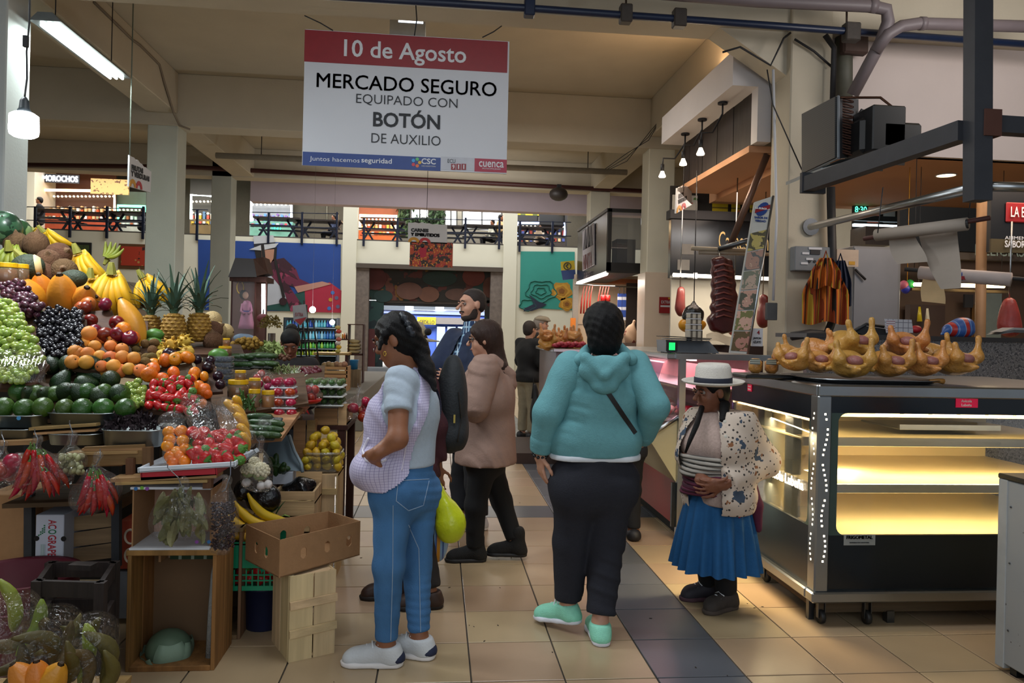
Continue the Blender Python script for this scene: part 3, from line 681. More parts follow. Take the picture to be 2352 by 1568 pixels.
# ---- the old woman in the straw hat and blue skirt
J=joints(3.98,head=(1634,902,0),hf=(-.93,-.26,-.14),hu=(-.12,-.05,.99),ls=(1700,968,-.10),rs=(1608,962,.10),le=(1752,1058,-.04),lw=(1660,1112,-.20),re=(1585,1045,.02),rw=(1618,1105,-.16),
           lh=(1670,1140,-.07),rh=(1630,1140,.08),lk=(1662,1260,-.07),rk=(1622,1260,.08),lt=(-.85,-.45,0),rt=(-1,-.05,0),ln=(.1,1,.3),rn=(.1,.6,.5),ld=(-1,-.1,-.15),rd=(.7,-.5,-.1))
ground(J,(1668,1398),(1628,1376))
t,J=person('person', 'old woman in white straw hat, patterned cardigan and bright blue skirt',J,SKIN3,.006,.95,.92,1.15,curl=.5)
q,up,rt,f,mh,ms=torso(J,.030,1.0,.5)
card=patmat('c3b3a4',(('dots', '3a3330',44,.27),('blotch', '3c4a5c',13,.635),('blotch', '8a5a3a',19,.66)),.9)
lap=vput('blouse',vmesh(sdf(q,.008,.03,[cut(mh-up*.02,-up),cut(J['head']-u_*0-hx(0,0,.10),(0,0,1))]),mat('a58f86',.85,0,.3,70,.3)),t)
def cside(c):
    d=c-mh;a=np.degrees(np.arctan2(d@rt,d@f));return (np.abs(a+4)>34)
cd=vput('cardigan',vmesh(sdf(torso(J,.045,1.04,.4)[0]+[cap(J['ls'],J['le'],.080,.088),cap(J['le'],lerp(J['le'],J['lw'],.92),.090,.066,None, '+',1),cap(J['rs'],J['re'],.075,.075),cap(J['re'],lerp(J['re'],J['rw'],.9),.075,.055,None, '+',1)],.008,.035,[cut(mh-up*.06,-up),cut(J['head']-hx(0,0,.09),(0,0,1))],creases(.007,20,(.6,.2,.7),3.)),card,keep=cside),t)
for px_,py_ in ((1665,968),(1667,1002)):
    vput('button',MB().lathe([(.0,-.002),(.009,-.002),(.009,.002),(.0,.003)],10,tuple(P(px_,py_,3.74)),Matrix.Rotation(math.pi/2,4, 'X')).mesh(mat('e0dcd0',.3)),cd)
c0=P(1645,1062,3.97)
def belt(z0,z1,r0,r1,m,nm,ph):
    mb=MB()
    for i in range(z1):
        a=math.pi*2;zz=z0-i*.020
        mb.tube([c0+hx((r0+.008*math.sin(3*b+i))*math.cos(b),(r1+.008*math.sin(3*b+i))*math.sin(b),zz+.006*math.sin(b*2+ph+i)) for b in np.linspace(0,a,28)],.013,6)
    vput(nm,mb.mesh(m,True),t)
belt(.035,5,.185,.165,patmat('9a938a',(('z', '4b4a48',45,.3),),.9), 'striped_wrap',0)
belt(-.055,6,.175,.158,patmat('5a1f38',(('z', '3a1526',40,.4),),.9), 'waist_sash',1)
hemz=P(1650,1300,3.98)[2];wz=P(1650,1122,3.98)[2];ctr=(J['lh']+J['rh'])/2
def skirt(u,v):
    a=u*2*math.pi;r0=.150+.080*v**.7+.022*v*math.sin(19*a)+.012*v*math.sin(7*a+1);return (ctr[0]+r0*math.cos(a)*1.0,ctr[1]+r0*math.sin(a)*.95,wz+(hemz-wz)*v)
vput('skirt',MB().grid(lambda u,v:skirt(-u,v),150,14,True).mesh(mat('0b4c7c',.85,0,.15,40,.2),True),t)
vput('stockings',vmesh(sdf(trousers(J,.012,.9,.055,.045,.05),.009,.03,[cut(hx(0,0,hemz+.15),(0,0,1))]),mat('0e0d0f',.9)),t)
hb=J['head']+hx(.008,.0,.055);R_=Matrix.Rotation(.14,4,Vector((.45,-.85,0))) @ Matrix.Rotation(.10,4, 'Y')
hat=thing('straw_hat', 'white straw hat with dark blue band on the old woman in blue skirt', 'hat',tuple(hb))
brim=[(.089,.004),(.125,-.004),(.150,.002),(.158,.010),(.150,.006),(.125,.000),(.088,.008)]
MB().lathe([(.096,-.012),(.120,-.006),(.150,.0),(.163,.012),(.160,.015),(.148,.004),(.118,-.001),(.095,-.004)],40,(0,0,0),R_,(1.05,.95)).obj('brim',mat('cfc9c0',.75,0,.06,60,.4),hat,True)
MB().lathe([(.096,-.010),(.095,.03),(.090,.085),(.078,.105),(.05,.100),(.0,.088)],32,(0,0,0),R_,(1.06,.92)).obj('crown',mat('cfc9c0',.75,0,.06,60,.4),hat,True)
MB().lathe([(.0985,-.002),(.0982,.014),(.0978,.030),(.094,.034),(.094,-.004)],32,(0,0,0),R_,(1.06,.92)).obj('hat_band',mat('141a2c',.7),hat,True)
hp=hairprims(J['head'],J['hf'],J['hu'],.92,1.0)+[cap(P(1665,930,3.9),P(1660,965,3.85),.03,.02)]
vput('hair',vmesh(sdf(hp,.008,.02),HAIRB),t)
vput('braid',MB().tube([P(1612,935,3.90),P(1600,975,3.80),P(1585,1010,3.77),P(1574,1040,3.77)],[.016,.015,.012,.006],7).mesh(HAIRB,True),t)
vput('ribbon',MB().prism([P(1683,1126,3.80),P(1703,1118,3.80),P(1712,1180,3.80),P(1698,1190,3.80)],(0,.008,0)).mesh(mat('9c1230',.8)),t)
vput('knit_end',MB().tube([P(1700,1115,3.82),P(1718,1140,3.80),P(1724,1168,3.79)],[.016,.022,.024],8).mesh(patmat('b9a890',(('dots', '5a4a3a',90,.4),),.9)),t)
vput('shawl_tail',vmesh(sdf([cap(P(1728,1105,3.90),P(1738,1160,3.88),.022,.032),cap(P(1738,1160,3.88),P(1742,1215,3.88),.032,.018)],.008,.02,(),creases(.006,50,(1,.3,.2))),mat('4e1330',.9)),t)
gs=mat('3a332f',.8,0,.3,30,.3)
shoe(t,J['la'],(-.85,-.45,0),gs,mat('4a3f38',.8), 'shoe',.235);shoe(t,J['ra'],(-1,-.05,0),mat('26222a',.7),mat('4a3038',.8), 'shoe',.235)
# ---- the shopper in maroon with the backpack,mostly behind the young woman
J=joints(4.18,head=(940,800,0),hf=(-.95,.1,-.2),hu=(-.1,0,1),ls=(935,858,-.14),rs=(968,856,.14),le=(998,980,-.08),lw=(1002,1070,-.06),re=(910,980,.2),rw=(870,1060,.2),
           lh=(950,1085,-.08),rh=(958,1085,.08),lk=(958,1220,-.08),rk=(925,1220,.08),lt=(-1,-.1,0),rt=(-1,0,0),ld=(.1,0,-1))
ground(J,(985,1395),(905,1372))
t,J=person('person', 'shopper in maroon top behind the young woman in lilac apron',J,SKIN,.010,1.0,.95,hands=True)
mar=mat('411a22',.9,0,.15,40,.2)
vput('maroon_top',vmesh(sdf(torso(J,.025,1.02)[0]+sleeves(J,.026,1.85),.010,.03,[cut(P(940,1090,4.18),(0,0,-1)),cut(J['head']-hx(0,0,.1),(0,0,1))],creases(.006)),mar),t)
vput('trousers',vmesh(sdf(trousers(J,.022,1.0,.06,.05),.010,.03,(),creases(.004)),mat('1d1817',.9)),t)
vput('hair',vmesh(sdf(hairprims(J['head'],J['hf'],J['hu'],.95),.01),HAIRB),t)
for s in 'lr':shoe(t,J[s+'a'],(-1,-.1,0),mat('33201a',.5),mat('1d1512',.7), 'shoe')
hat=thing('straw_hat', 'woven straw hat with dark tassel behind the head of the young woman', 'hat',tuple(J['head']+hx(0,0,.06)))
MB().lathe([(.092,-.01),(.13,-.014),(.165,-.02),(.167,-.016),(.13,-.008),(.092,.0)],28).obj('brim',mat('a5977c',.8,0,.2,60,.5),hat,True)
MB().lathe([(.094,-.01),(.09,.05),(.070,.085),(.03,.095),(0,.09)],24).obj('crown',mat('a5977c',.8,0,.2,60,.5),hat,True)
vput('tassel',MB().ball(P(983,762,4.05),.020,10,7).mesh(mat('14100f',.9),True),hat)
bp=thing('backpack', 'dark grey backpack on the back of the shopper in maroon', 'backpack',tuple(P(1036,910,4.2)))
bq=[ell(P(1038,925,4.21),(.085,.14,.275)),cap(P(1038,1000,4.15),P(1038,1000,4.27),.085,.085,.04),ell(P(1058,985,4.21),(.045,.10,.12),None,.012)]
bo=vput('pack_body',vmesh(sdf(bq,.010,.05,(),creases(.006,18,(1,.3,.4))),mat('23272b',.75,0,.25,30,.3)),bp)
tb=bvh(bo)
sm_=seam(tb,[(1052,900),(1058,960),(1050,1015)],8,.002)
if len(sm_)>2:vput('zip',MB().tube(sm_,.004,5).mesh(mat('0c0d0f',.5)),bp)
q_=on(tb,1043,960,.006)
if q_ is not None:vput('zip_pull',MB().bb(q_-hx(.005,.003,.025),q_+hx(.005,.003,.02)).mesh(mat('b8a25a',.3,1.)),bp)
vput('shoulder_strap',MB().tube([P(1005,850,4.05),P(960,838,4.02),P(925,880,4.0),P(930,960,4.02),P(1000,1010,4.05)],.014,6,True,.4).mesh(mat('101214',.7)),bp)
# shopping bags in that shopper's hand
def sack(name,label,top,ctr,rad,m,parts=(),fold=.006,res=.009):
    t=thing(name,label, 'bag',tuple(ctr-hx(0,0,rad[2])));q=[ell(ctr,rad),cap(lerp(ctr,top,.45),top,rad[0]*.62,.016,.05)]
    vput('bag_film',vmesh(sdf(q,res,.05,(),folds(fold,55,(.9,.5,.15))),m),t);return t
hd=J['lw']+hx(.01,-.02,-.08)
sack('plastic_bag', 'bright yellow-green plastic carrier bag hanging beside the young woman in jeans',hd,P(1035,1205,4.05),(.082,.07,.10),mat('c3cf22',.28,0,.12,14,.3,.5,0,0,0,.1))
sack('plastic_bag', 'blue, white and orange striped carrier bag hanging behind the blue jeans',hd+hx(-.01,.03,-.01),P(1000,1235,4.2),(.075,.10,.14),patmat('7fa8cf',(('x', 'c98a1e',13,.34),('x', '1c4f96',26,.22)),.35))
# ---- couple in the aisle
J=joints(5.75,head=(1084,702,0),hf=(-.88,-.42,-.06),hu=(0,0,1),ls=(1112,784,-.17),rs=(1046,780,.17),le=(1090,890,-.24),lw=(1040,870,-.34),re=(1002,850,.05),rw=(960,850,-.05),
           lh=(1092,1010,-.09),rh=(1076,1010,.09),lk=(1094,1110,-.1),rk=(1060,1110,.1),lt=(-1,-.2,0),rt=(-1,-.1,0))
ground(J,(1098,1216),(1060,1206))
t,J=person('person', 'tall bearded man in navy jacket and plaid shirt looking left',J,SKIN2,.008,1.08,1.02,1.2)
q,up,rt,f,mh,ms=torso(J,.040,1.1)
navy=mat('16233f',.8,0,.15,40,.15)
def jside(c):d=c-mh;return np.abs(np.degrees(np.arctan2(d@rt,d@f)))>16
vput('shirt',vmesh(sdf(torso(J,.022,1.08)[0]+[cap(ms,J['head']-hx(0,0,.12),.068,.062)],.010,.03,[cut(J['head']-hx(0,0,.115),(0,0,1)),cut(mh,-up)]),patmat('243a5c',(('grid', '8fb0c8',16,.22),('x', 'c5d4dd',16,.10)),.85)),t)
vput('jacket',vmesh(sdf(q+sleeves(J,.036,1.9,1.15),.010,.035,[cut(mh-up*.1,-up),cut(J['head']-hx(0,0,.115),(0,0,1))],creases(.008,18)),navy,keep=jside),t)
vput('trousers',vmesh(sdf(trousers(J,.022,1.05,.065,.055),.011,.03,(),creases(.005)),mat('15161c',.9)),t)
c=J['head'];r_,f_,u_=hframe(J['hf'],J['hu']);L=lambda x,y,z:c+1.02*(x*r_+y*f_+z*u_)
hq=[ell(L(0,-.016,.046),(.079,.103,.086),(r_,f_,u_),.02),ell(L(0,-.055,0),(.072,.05,.06),(r_,f_,u_),.03),ell(L(0,.09,.03),(.08,.10,.055),(r_,f_,u_),.02, '-')]
vput('hair',vmesh(sdf(hq,.008,.02,(),creases(.002,200)),mat('2a1f1a',.7,0,.4,60,.5)),t)
bq=[ell(L(0,.045,-.085),(.050,.045,.035),(r_,f_,u_),.02),ell(L(.050,.012,-.055),(.016,.034,.05),(r_,f_,u_),.02),ell(L(-.050,.012,-.055),(.016,.034,.05),(r_,f_,u_),.02),cap(L(-.028,.09,-.043),L(.028,.09,-.043),.009),ell(L(0,.105,-.055),(.022,.02,.008),(r_,f_,u_),.008, '-')]
vput('beard',vmesh(sdf(bq,.007,.015,(),creases(.0015,240)),mat('33261f',.85,0,.4,90,.6)),t)
for s in 'lr':shoe(t,J[s+'a'],(-1,-.2,0),mat('c9ccd0',.6),mat('e2e2e2',.6), 'sneaker',.28)
J=joints(4.88,head=(1113,782,0),hf=(-.96,.12,-.10),hu=(0,0,1),ls=(1112,852,-.15),rs=(1128,848,.16),le=(1092,935,-.22),lw=(1052,882,-.16),re=(1100,935,.2),rw=(1052,900,.2),
           lh=(1112,1055,-.08),rh=(1120,1055,.08),lk=(1092,1160,-.08),rk=(1152,1150,.08),lt=(-1,-.05,0),rt=(-.95,.1,0),ld=(-.4,.1,.9),ln=(.9,.3,.3))
ground(J,(1090,1288),(1183,1283));J['ra'][2]+=.03
t,J=person('person', 'woman in brown hooded raincoat with long hair and glasses walking left',J,SKIN2,.007,1.05,.96,1.1,curl=.5)
q,up,rt,f,mh,ms=torso(J,.045,1.12)
cm=mat('94776a',.75,0,.12,30,.2)
cq=q+[cap(lerp(mh,ms,.3),mh-up*.12,.175,.200,.06),cap(mh-hx(0,.1,.12),mh-hx(0,-.1,.12),.165,.165,.05)]
ct=vput('raincoat',vmesh(sdf(cq,.009,.04,[cut(P(1120,1060,4.88),(0,0,-1)),cut(J['head']-hx(0,0,.10),(0,0,1))],creases(.009,17,(.7,.3,.35),2.)),cm),t)
sleeve_parts(ct,J,.036,1.75,1.15,cm,.009,creases(.009,26,(.3,.2,1.),1.))
vput('coat_hood',vmesh(sdf([cap(P(1130,830,4.80),P(1170,862,4.84),.05,.045),cap(P(1130,826,4.98),P(1170,862,4.92),.05,.045),ell(P(1166,882,4.88),(.06,.10,.06)),ell(P(1140,826,4.9),(.05,.07,.05),None,.03, '-')],.009,.03,(),creases(.006,30)),cm),ct)
vput('trousers',vmesh(sdf(trousers(J,.010,1.0,.058,.045),.009,.03,(),creases(.004)),mat('0c0c0f',.9)),t)
hp=hairprims(J['head'],J['hf'],J['hu'],.98,1.10,ears=False)+[cap(P(1130,790,4.88),P(1150,850,4.86),.07,.055),cap(P(1150,845,4.82),P(1162,878,4.82),.05,.02),cap(P(1150,845,4.92),P(1158,872,4.92),.05,.02)]
vput('hair',vmesh(sdf(hp,.007,.025,(),lambda X,Y,Z:.0025*np.sin(X*260+Y*220+Z*40)),HAIRBR),t)
r_,f_,u_=hframe(J['hf'],J['hu']);L=lambda x,y,z:J['head']+.96*(x*r_+y*f_+z*u_);mb=MB()
for s in (-1,1):mb.tube([L(s*(.034+.024*math.cos(a)),.106-.01*abs(math.cos(a)),.012+.019*math.sin(a)) for a in np.linspace(0,6.28,14)],.0022,5);mb.tube([L(s*.058,.096,.018),L(s*.08,0,.014)],.0022,5)
mb.tube([L(-.01,.106,.016),L(.01,.106,.016)],.0022,5);vput('glasses',mb.mesh(mat('140f10',.3)),t)
for s,d in (('l',(-1,-.05,0)),('r',(-.95,.1,0))):shoe(t,J[s+'a'],d,mat('0d0c0d',.85,0,.3,60,.4),mat('161416',.6), 'ankle_boot',.255,None,False,0. if s == 'l' else .02)
um=thing('folded_umbrella', 'small patterned folded umbrella hanging below the brown raincoat', 'umbrella',tuple(P(1152,1115,4.95)));vput('folds',MB().tube([P(1150,1052,4.95),P(1152,1080,4.95),P(1150,1108,4.95)],[.022,.026,.014],8).mesh(patmat('4a2226',(('dots', 'a07a5a',60,.3),),.7),True),um);vput('handle',MB().tube([P(1150,1108,4.95),P(1151,1118,4.95)],.008,6).mesh(mat('101010',.5)),um)
hb_=thing('handbag', 'black handbag hanging from the arm of the man in flat cap', 'bag',tuple(P(1232,1000,10.0)));vput('bag_body',vmesh(sdf([ell(P(1234,950,10.0),(.10,.08,.20)),cap(P(1234,930,10.0),P(1228,885,10.0),.07,.03)],.014,.05),mat('0c0c0e',.6)),hb_);vput('strap',MB().tube([P(1222,915,10.0),P(1226,868,10.0),P(1236,910,10.0)],.012,5).mesh(mat('0c0c0e',.6)),hb_)
# ---- people further off
def far_person(name,label,Y,x,ytop,yfeet,hf,top,legs,hair,skin=SKIN2,res=.014,B=1.05,group=None,sit=None):
    zt=P(x,ytop,Y)[2];z0=P(x,yfeet,Y)[2] if sit is None else sit;b=P(x,ytop,Y);b[2]=z0;h=zt-z0;f=nrm((hf[0],hf[1],0));r=np.cross(f,(0,0,1.));k=h/1.65
    if sit is not None:k=h/1.28
    L=lambda a,c,z:b+r*a*k+f*c*k+hx(0,0,z*k);dz=0 if sit is None else -.37
    J=dict(head=L(0,.02,1.525+dz),hf=hf,hu=(0,0,1),ls=L(-.17,0,1.34+dz),rs=L(.17,0,1.34+dz),le=L(-.22,.04,1.08+dz),re=L(.22,.04,1.08+dz),lw=L(-.16,.24,1.02+dz),rw=L(.16,.24,1.02+dz),lh=L(-.085,0,.86+dz),rh=L(.085,0,.86+dz),lt=f,rt=f)
    if sit is None:J.update(lk=L(-.09,.02,.47),rk=L(.09,.02,.47),la=L(-.10,0,.085),ra=L(.10,0,.085))
    else:J.update(lk=L(-.10,.42,.50),rk=L(.10,.42,.50),la=L(-.10,.40,.085),ra=L(.10,.40,.085))
    t,J=person(name,label,J,skin,res,B*k,k,1,group,hands=res<.02);t.location[2]=z0
    for o in t.children:
        o.location[2]-=z0
    K=lambda n,q,m,cuts=():put(n,(lambda me:(me.transform(Matrix.Translation(Vector((-t.location[0],-t.location[1],-z0)))),me)[1])(vmesh(sdf(q,res,.03,cuts,creases(.006)),m)),t)
    mh=(J['lh']+J['rh'])/2
    K('top',torso(J,.03*k,B*k)[0]+sleeves(J,.028*k,1.85,k),top,[cut(mh-hx(0,0,.06*k),(0,0,-1)),cut(J['head']-hx(0,0,.11*k),(0,0,1))])
    K('trousers',trousers(J,.018*k,B*k,.06*k,.05*k),legs)
    if hair is not None:K('hair',hairprims(J['head'],J['hf'],J['hu'],k,1.02),hair)
    K('shoes',[cap(J[s+'a']-f*.045-hx(0,0,.03),J[s+'a']+f*.15-hx(0,0,.05),.05) for s in 'lr'],mat('18161a',.6),[cut(b+hx(0,0,.001),(0,0,-1))])
    return t,J
beige=mat('877c66',.85,0,.15,30,.2)
far_person('person', 'man in black jacket and beige trousers standing with the man in flat cap',10.3,1216,737,1008,(.75,.55,0),mat('131315',.85),beige,mat('2c221d',.7))
t,J=far_person('person', 'man in pale flat cap and dark coat at the far poultry counter',11.3,1240,726,985,(.95,-.2,0),mat('1e1a18',.85),mat('211d1b',.9),mat('8a8078',.8))
capo=thing('flat_cap', 'pale tweed flat cap on the man at the far poultry counter', 'hat',tuple(J['head']))
vput('cap_crown',vmesh(sdf([ell(J['head']+hx(.01,0,.085),(.12,.10,.05)),ell(J['head']+hx(.09,-.02,.062),(.06,.07,.015))],.012,.02),mat('9b8f7c',.9,0,.2,80,.4)),capo)
far_person('person', 'small child in dark clothes walking behind the woman in teal',5.35,1440,850,1236,(.1,1,0),mat('1b1c24',.9),mat('13141a',.9),HAIRB,SKIN,.012,1.0)
# seated vendor behind the produce
t,J=far_person('person', 'seated stall vendor with bowed head in red and white apron',6.7,668,757,1000,(.12,-.86,-.55),mat('1a1618',.9),mat('1a1a20',.9),HAIRB,SKIN3,.010,1.0,None,.18)
mh=(J['lh']+J['rh'])/2;ms=(J['ls']+J['rs'])/2;q,up,rt,f,_,_=torso(J,.036,1.)
me=vmesh(sdf(q,.010,.03,[cut(ms+hx(0,0,.0),(0,0,1)),cut(mh,(0,0,-1))]),patmat('a3171c',(('x', 'd8d3cf',7,.14),),.85),keep=lambda c:np.abs(np.degrees(np.arctan2((c-mh)@rt,(c-mh)@f)))<62)
vput('apron',me,t);l0=t.location[2]
bt=[(-5, 'bun')]
vput('hair_bun',MB().ball(J['head']+hx(0,.04,.13),.05,10,7).mesh(HAIRB,True),t)
stool=thing('stool', 'low wooden stool under the seated stall vendor', 'stool',(mh[0],mh[1],0))
wpart('seat',MB().bb(hx(mh[0]-.19,mh[1]-.19,mh[2]-.16),hx(mh[0]+.19,mh[1]+.19,mh[2]-.12)),wood('6b4a30'),stool)
for sx in (-1,1):
    for sy in (-1,1):wpart('leg',MB().plank((mh[0]+.16*sx,mh[1]+.16*sy,0),(mh[0]+.15*sx,mh[1]+.15*sy,mh[2]-.16),.04,.04,(0,1,0)),wood('6b4a30'),stool)
# ------------------------------------------------------------------ the fruit stall on the left
stand=thing('produce_stand', 'stepped wooden produce stand of the fruit stall along the left side', 'stand',(-2,4.4,0))
STW=wood('4a3524',.45,5, 'x');SPLIT=wood('9c7a50',.5,5, 'x');PALE=wood('c7ab80',.35,4, 'z');PALEX=wood('bd9c70',.4,4, 'x')
def bil(q,u,v):
    a=np.array(q,float);t=a[0]+(a[1]-a[0])*u;b=a[3]+(a[2]-a[3])*u;return t+(b-t)*v
def board(quad,Yt,Yb,drop=.05,th=.018,name='display_board',m=None,par=None,ext=6):
    q=[P(quad[0][0]-ext,quad[0][1]-ext*.4,Yt),P(quad[1][0]+ext,quad[1][1]-ext*.4,Yt),P(quad[2][0]+ext,quad[2][1]+ext,Yb),P(quad[3][0]-ext,quad[3][1]+ext,Yb)]
    n=nrm(np.cross(q[1]-q[0],q[3]-q[0]));n=n if n[2]>0 else -n;lo=[p-n*drop for p in q]
    mb=MB().prism([lo[3],lo[2],lo[1],lo[0]],-n*th);wpart(name,mb,m or STW,par or stand);return n
def rot():return (random.uniform(0,6.28),random.uniform(0,6.28),random.uniform(0,6.28))
def pile(mesh,name,cat,noun,where,group,quad,Yt,Yb,d,jit=.18,lay=1,kids=(),scale=(.92,1.08),rotf=rot,mask=None,brd=True,lift=.0,drop=None,lab=None):
    """single fruits side by side on the sloping display; d = fruit spacing in photo pixels"""
    w=(abs(quad[1][0]-quad[0][0])+abs(quad[2][0]-quad[3][0]))/2;h=(abs(quad[3][1]-quad[0][1])+abs(quad[2][1]-quad[1][1]))/2
    nv=max(1,round(h/(d*.86))+1);out=[];Ym=(Yt+Yb)/2;r=d*PX(Ym)/2
    n=board(quad,Yt,Yb,r*.9 if drop is None else drop) if brd else np.array((0,-.5,.8))
    for L_ in range(lay):
        for j in range(nv):
            v=j/max(1,nv-1);wr=np.linalg.norm(bil(quad,1,v)-bil(quad,0,v));nu=max(1,round(wr/d)+(1 if (j+L_) % 2==0 else 0))
            for i in range(nu):
                u=(i+.5*((j+L_) % 2==1 and nu>1)*0+.0)/max(1,nu-1) if nu>1 else .5
                if lay>1 and L_ and (j==0 or j==nv-1):continue
                x,y=bil(quad,u,v);x+=random.uniform(-jit,jit)*d;y+=random.uniform(-jit,jit)*d
                if mask and not mask(x,y):continue
                p=P(x,y,Yt+(Yb-Yt)*v)+n*(lift+r*1.1*L_)+n*random.uniform(-.1,.12)*r
                o=put(name,mesh,None,p,rotf(),random.uniform(*scale));tag(o,noun,cat,group)
                for kn,km in kids:put(kn,km,o)
                out.append((o,x,y))
    if lab:
        for q in out:q[0]['label']=lab
    else:rowlabels(out,d*.72,noun,where)
    return out
def sphere(r,m,sq=1.,n=12,k=8,dimp=0.):
    pr=[]
    for i in range(k+1):
        a=math.pi*i/k;rr=r*math.sin(a);z=-r*sq*math.cos(a)
        if dimp:z-=math.copysign(1,z)*dimp*r*max(0,1-(rr/(r*.5)))**1.5
        pr.append((max(rr,1e-6),z))
    return MB().lathe(pr,n).mesh(m,True)
def stemm(r,z,m,h=.008):return MB().lathe([(r,z-h*.5),(r*.8,z+h),(0,z+h*1.1)],6).mesh(m)
BRN=mat('3a2a1a',.8);GST=mat('4d6b2a',.6)
# prototypes
AVO=MB().lathe([(1e-6,-.048),(.020,-.044),(.036,-.030),(.043,-.008),(.040,.014),(.029,.036),(.019,.052),(.011,.061),(1e-6,.063)],14).mesh(mat('22361a',.38,0,.35,60,.35,.5,0,.25),True)
LIME=sphere(.042,mat('35581b',.35,0,.25,40,.25,.5,0,.2),1.05)
APR=sphere(.034,mat('d98a3a',.6,0,.22,18,.1,.4,0,.18),1.02,12,8,.18)
TANG=sphere(.037,mat('dd7a14',.38,0,.15,30,.3,.5,0,.16),.82,14,8,.2)
APPLE=sphere(.040,mat('6f1420',.28,0,.45,14,.0,.5,0,.2),.92,14,10,.3)
PLUM=sphere(.028,mat('25101c',.25,0,.4,20,.0,.5,0,.25),1.05,12,8,.15)
STRAW=MB().lathe([(1e-6,-.026),(.008,-.023),(.015,-.010),(.019,.005),(.018,.015),(.010,.021),(1e-6,.020)],10).mesh(patmat('b5161c',(('dots', 'd8a04a',190,.16),),.35),True)
CALYX=MB().lathe([(.017,.017),(.010,.024),(.003,.026),(.002,.034),(0,.034)],8).mesh(mat('4a7a2a',.6))
LEMON=MB().lathe([(1e-6,-.037),(.007,-.034),(.020,-.024),(.027,-.006),(.026,.012),(.015,.027),(.006,.034),(1e-6,.036)],12).mesh(mat('cfae28',.4,0,.15,50,.3,.5,0,.16),True)
KIWI=sphere(.024,mat('6a5230',.9,0,.3,60,.5,.2,0,.2),1.2)
MANGO=MB().lathe([(1e-6,-.055),(.020,-.050),(.036,-.030),(.042,-.005),(.036,.025),(.02,.045),(1e-6,.050)],12).mesh(mat('a85a24',.4,0,.5,6,.05,.5,0,.25),True)
PITA=MB()
PITA.lathe([(1e-6,-.05),(.02,-.045),(.036,-.02),(.038,.005),(.028,.03),(.012,.045),(1e-6,.05)],10)
for i in range(18):
    a,z=i*2.4,-.035+.0042*i*1.0;rr=.036*math.cos(z*16)+.004;PITA.tube([(rr*.85*math.cos(a),rr*.85*math.sin(a),z),(rr*1.35*math.cos(a),rr*1.35*math.sin(a),z+.014)],[.010,.002],5)
PITA=PITA.mesh(mat('c9a43a',.6,0,.25,30,.2,.4,0,.12),True)
sc=(.9,1.1)
# avocados and limes
pile(AVO, 'avocado', 'avocado', 'dark green avocado', 'of the avocado heap', 'avocados in the steel tray',[(75,845),(250,838),(268,905),(70,905)],4.02,3.74,42,.15,1,[('stem',stemm(.004,.062,BRN))],sc)
pile(LIME, 'lime', 'lime', 'round green lime', 'along the front of the avocado tray', 'green limes before the avocados',[(45,905),(280,905),(285,938),(8,940)],3.74,3.55,40,.12,1,[('stem',stemm(.004,.043,BRN,.003))],sc)
for x,y,a in ((198,838,.5),(222,862,.6)):
    o=put('avocado',AVO,None,P(x,y,3.98),(0,-2.2+a,0),(1.15,1.15,1.5));tag(o, 'long dark avocado lying on top of the heap beside the apricots' if a<.55 else 'long dark avocado leaning down toward the limes', 'avocado', 'avocados in the steel tray');put('stem',stemm(.004,.062,BRN),o)
# grapes:every bunch a thing,its berries parts
def bunch(label,quad,Yt,Yb,d,m,n,group,lay=2,brd=True):
    c=P(*bil(quad,.5,.5),(Yt+Yb)/2);t=thing('grape_bunch',label, 'grapes',tuple(c),0,group);r=d*PX((Yt+Yb)/2)/2
    g=sphere(r*1.08,m,1.12,9,6);nn=board(quad,Yt,Yb,r*2.6) if brd else np.array((0,-.6,.8))
    for i in range(n):
        u,v=(i*.618034) % 1,(i+.5)/n;x,y=bil(quad,u,v)
        p=P(x+random.uniform(-.2,.2)*d,y+random.uniform(-.2,.2)*d,Yt+(Yb-Yt)*v)+nn*random.uniform(-1.2,.9)*r
        put('berry',g,t,p-c,rot(),random.uniform(.88,1.1))
    mb=MB();
    for k in range(3):u=.25+.25*k;mb.tube([P(*bil(quad,u,w),Yt+(Yb-Yt)*w)-nn*r*.6 for w in (0,.3,.6,.95)],[.004,.003,.003,.002],5)
    wpart('stalk',mb,GST,t);return t
GG,RG,BG=mat('8c9f46',.25,0,.2,30,0,.5,0,.14,0,.15),mat('4a2430',.3,0,.35,30,0,.5,0,.2),mat('121018',.3,0,.5,40,0,.5,0,.2)
bunch('upper bunch of pale green grapes at the left edge',[(-8,690),(30,690),(72,765),(-8,765)],4.20,3.98,15,GG,62, 'green grapes')
bunch('lower bunch of pale green grapes above the steel tray at the left edge',[(-8,765),(72,765),(100,825),(-8,825)],3.98,3.82,15,GG,66, 'green grapes')
bunch('wrapped green grapes under clear film left of the avocados',[(-8,825),(100,825),(60,875),(-8,875)],3.82,3.70,14,GG,50, 'green grapes')
bunch('bunch of wine-red grapes behind the green grapes',[(-8,655),(50,645),(105,712),(40,720)],4.45,4.25,15,RG,70, 'red grapes')
bunch('left bunch of small black grapes beside the green grapes',[(80,712),(135,705),(148,815),(95,815)],4.32,4.02,11,BG,120, 'black grapes')
bunch('right bunch of small black grapes beside the apricots',[(135,705),(192,715),(185,790),(148,820)],4.32,4.02,11,BG,110, 'black grapes')
bunch('small bag of green grapes between avocados and strawberries',[(292,878),(328,872),(338,935),(288,932)],3.86,3.72,14,GG,40, 'green grapes')
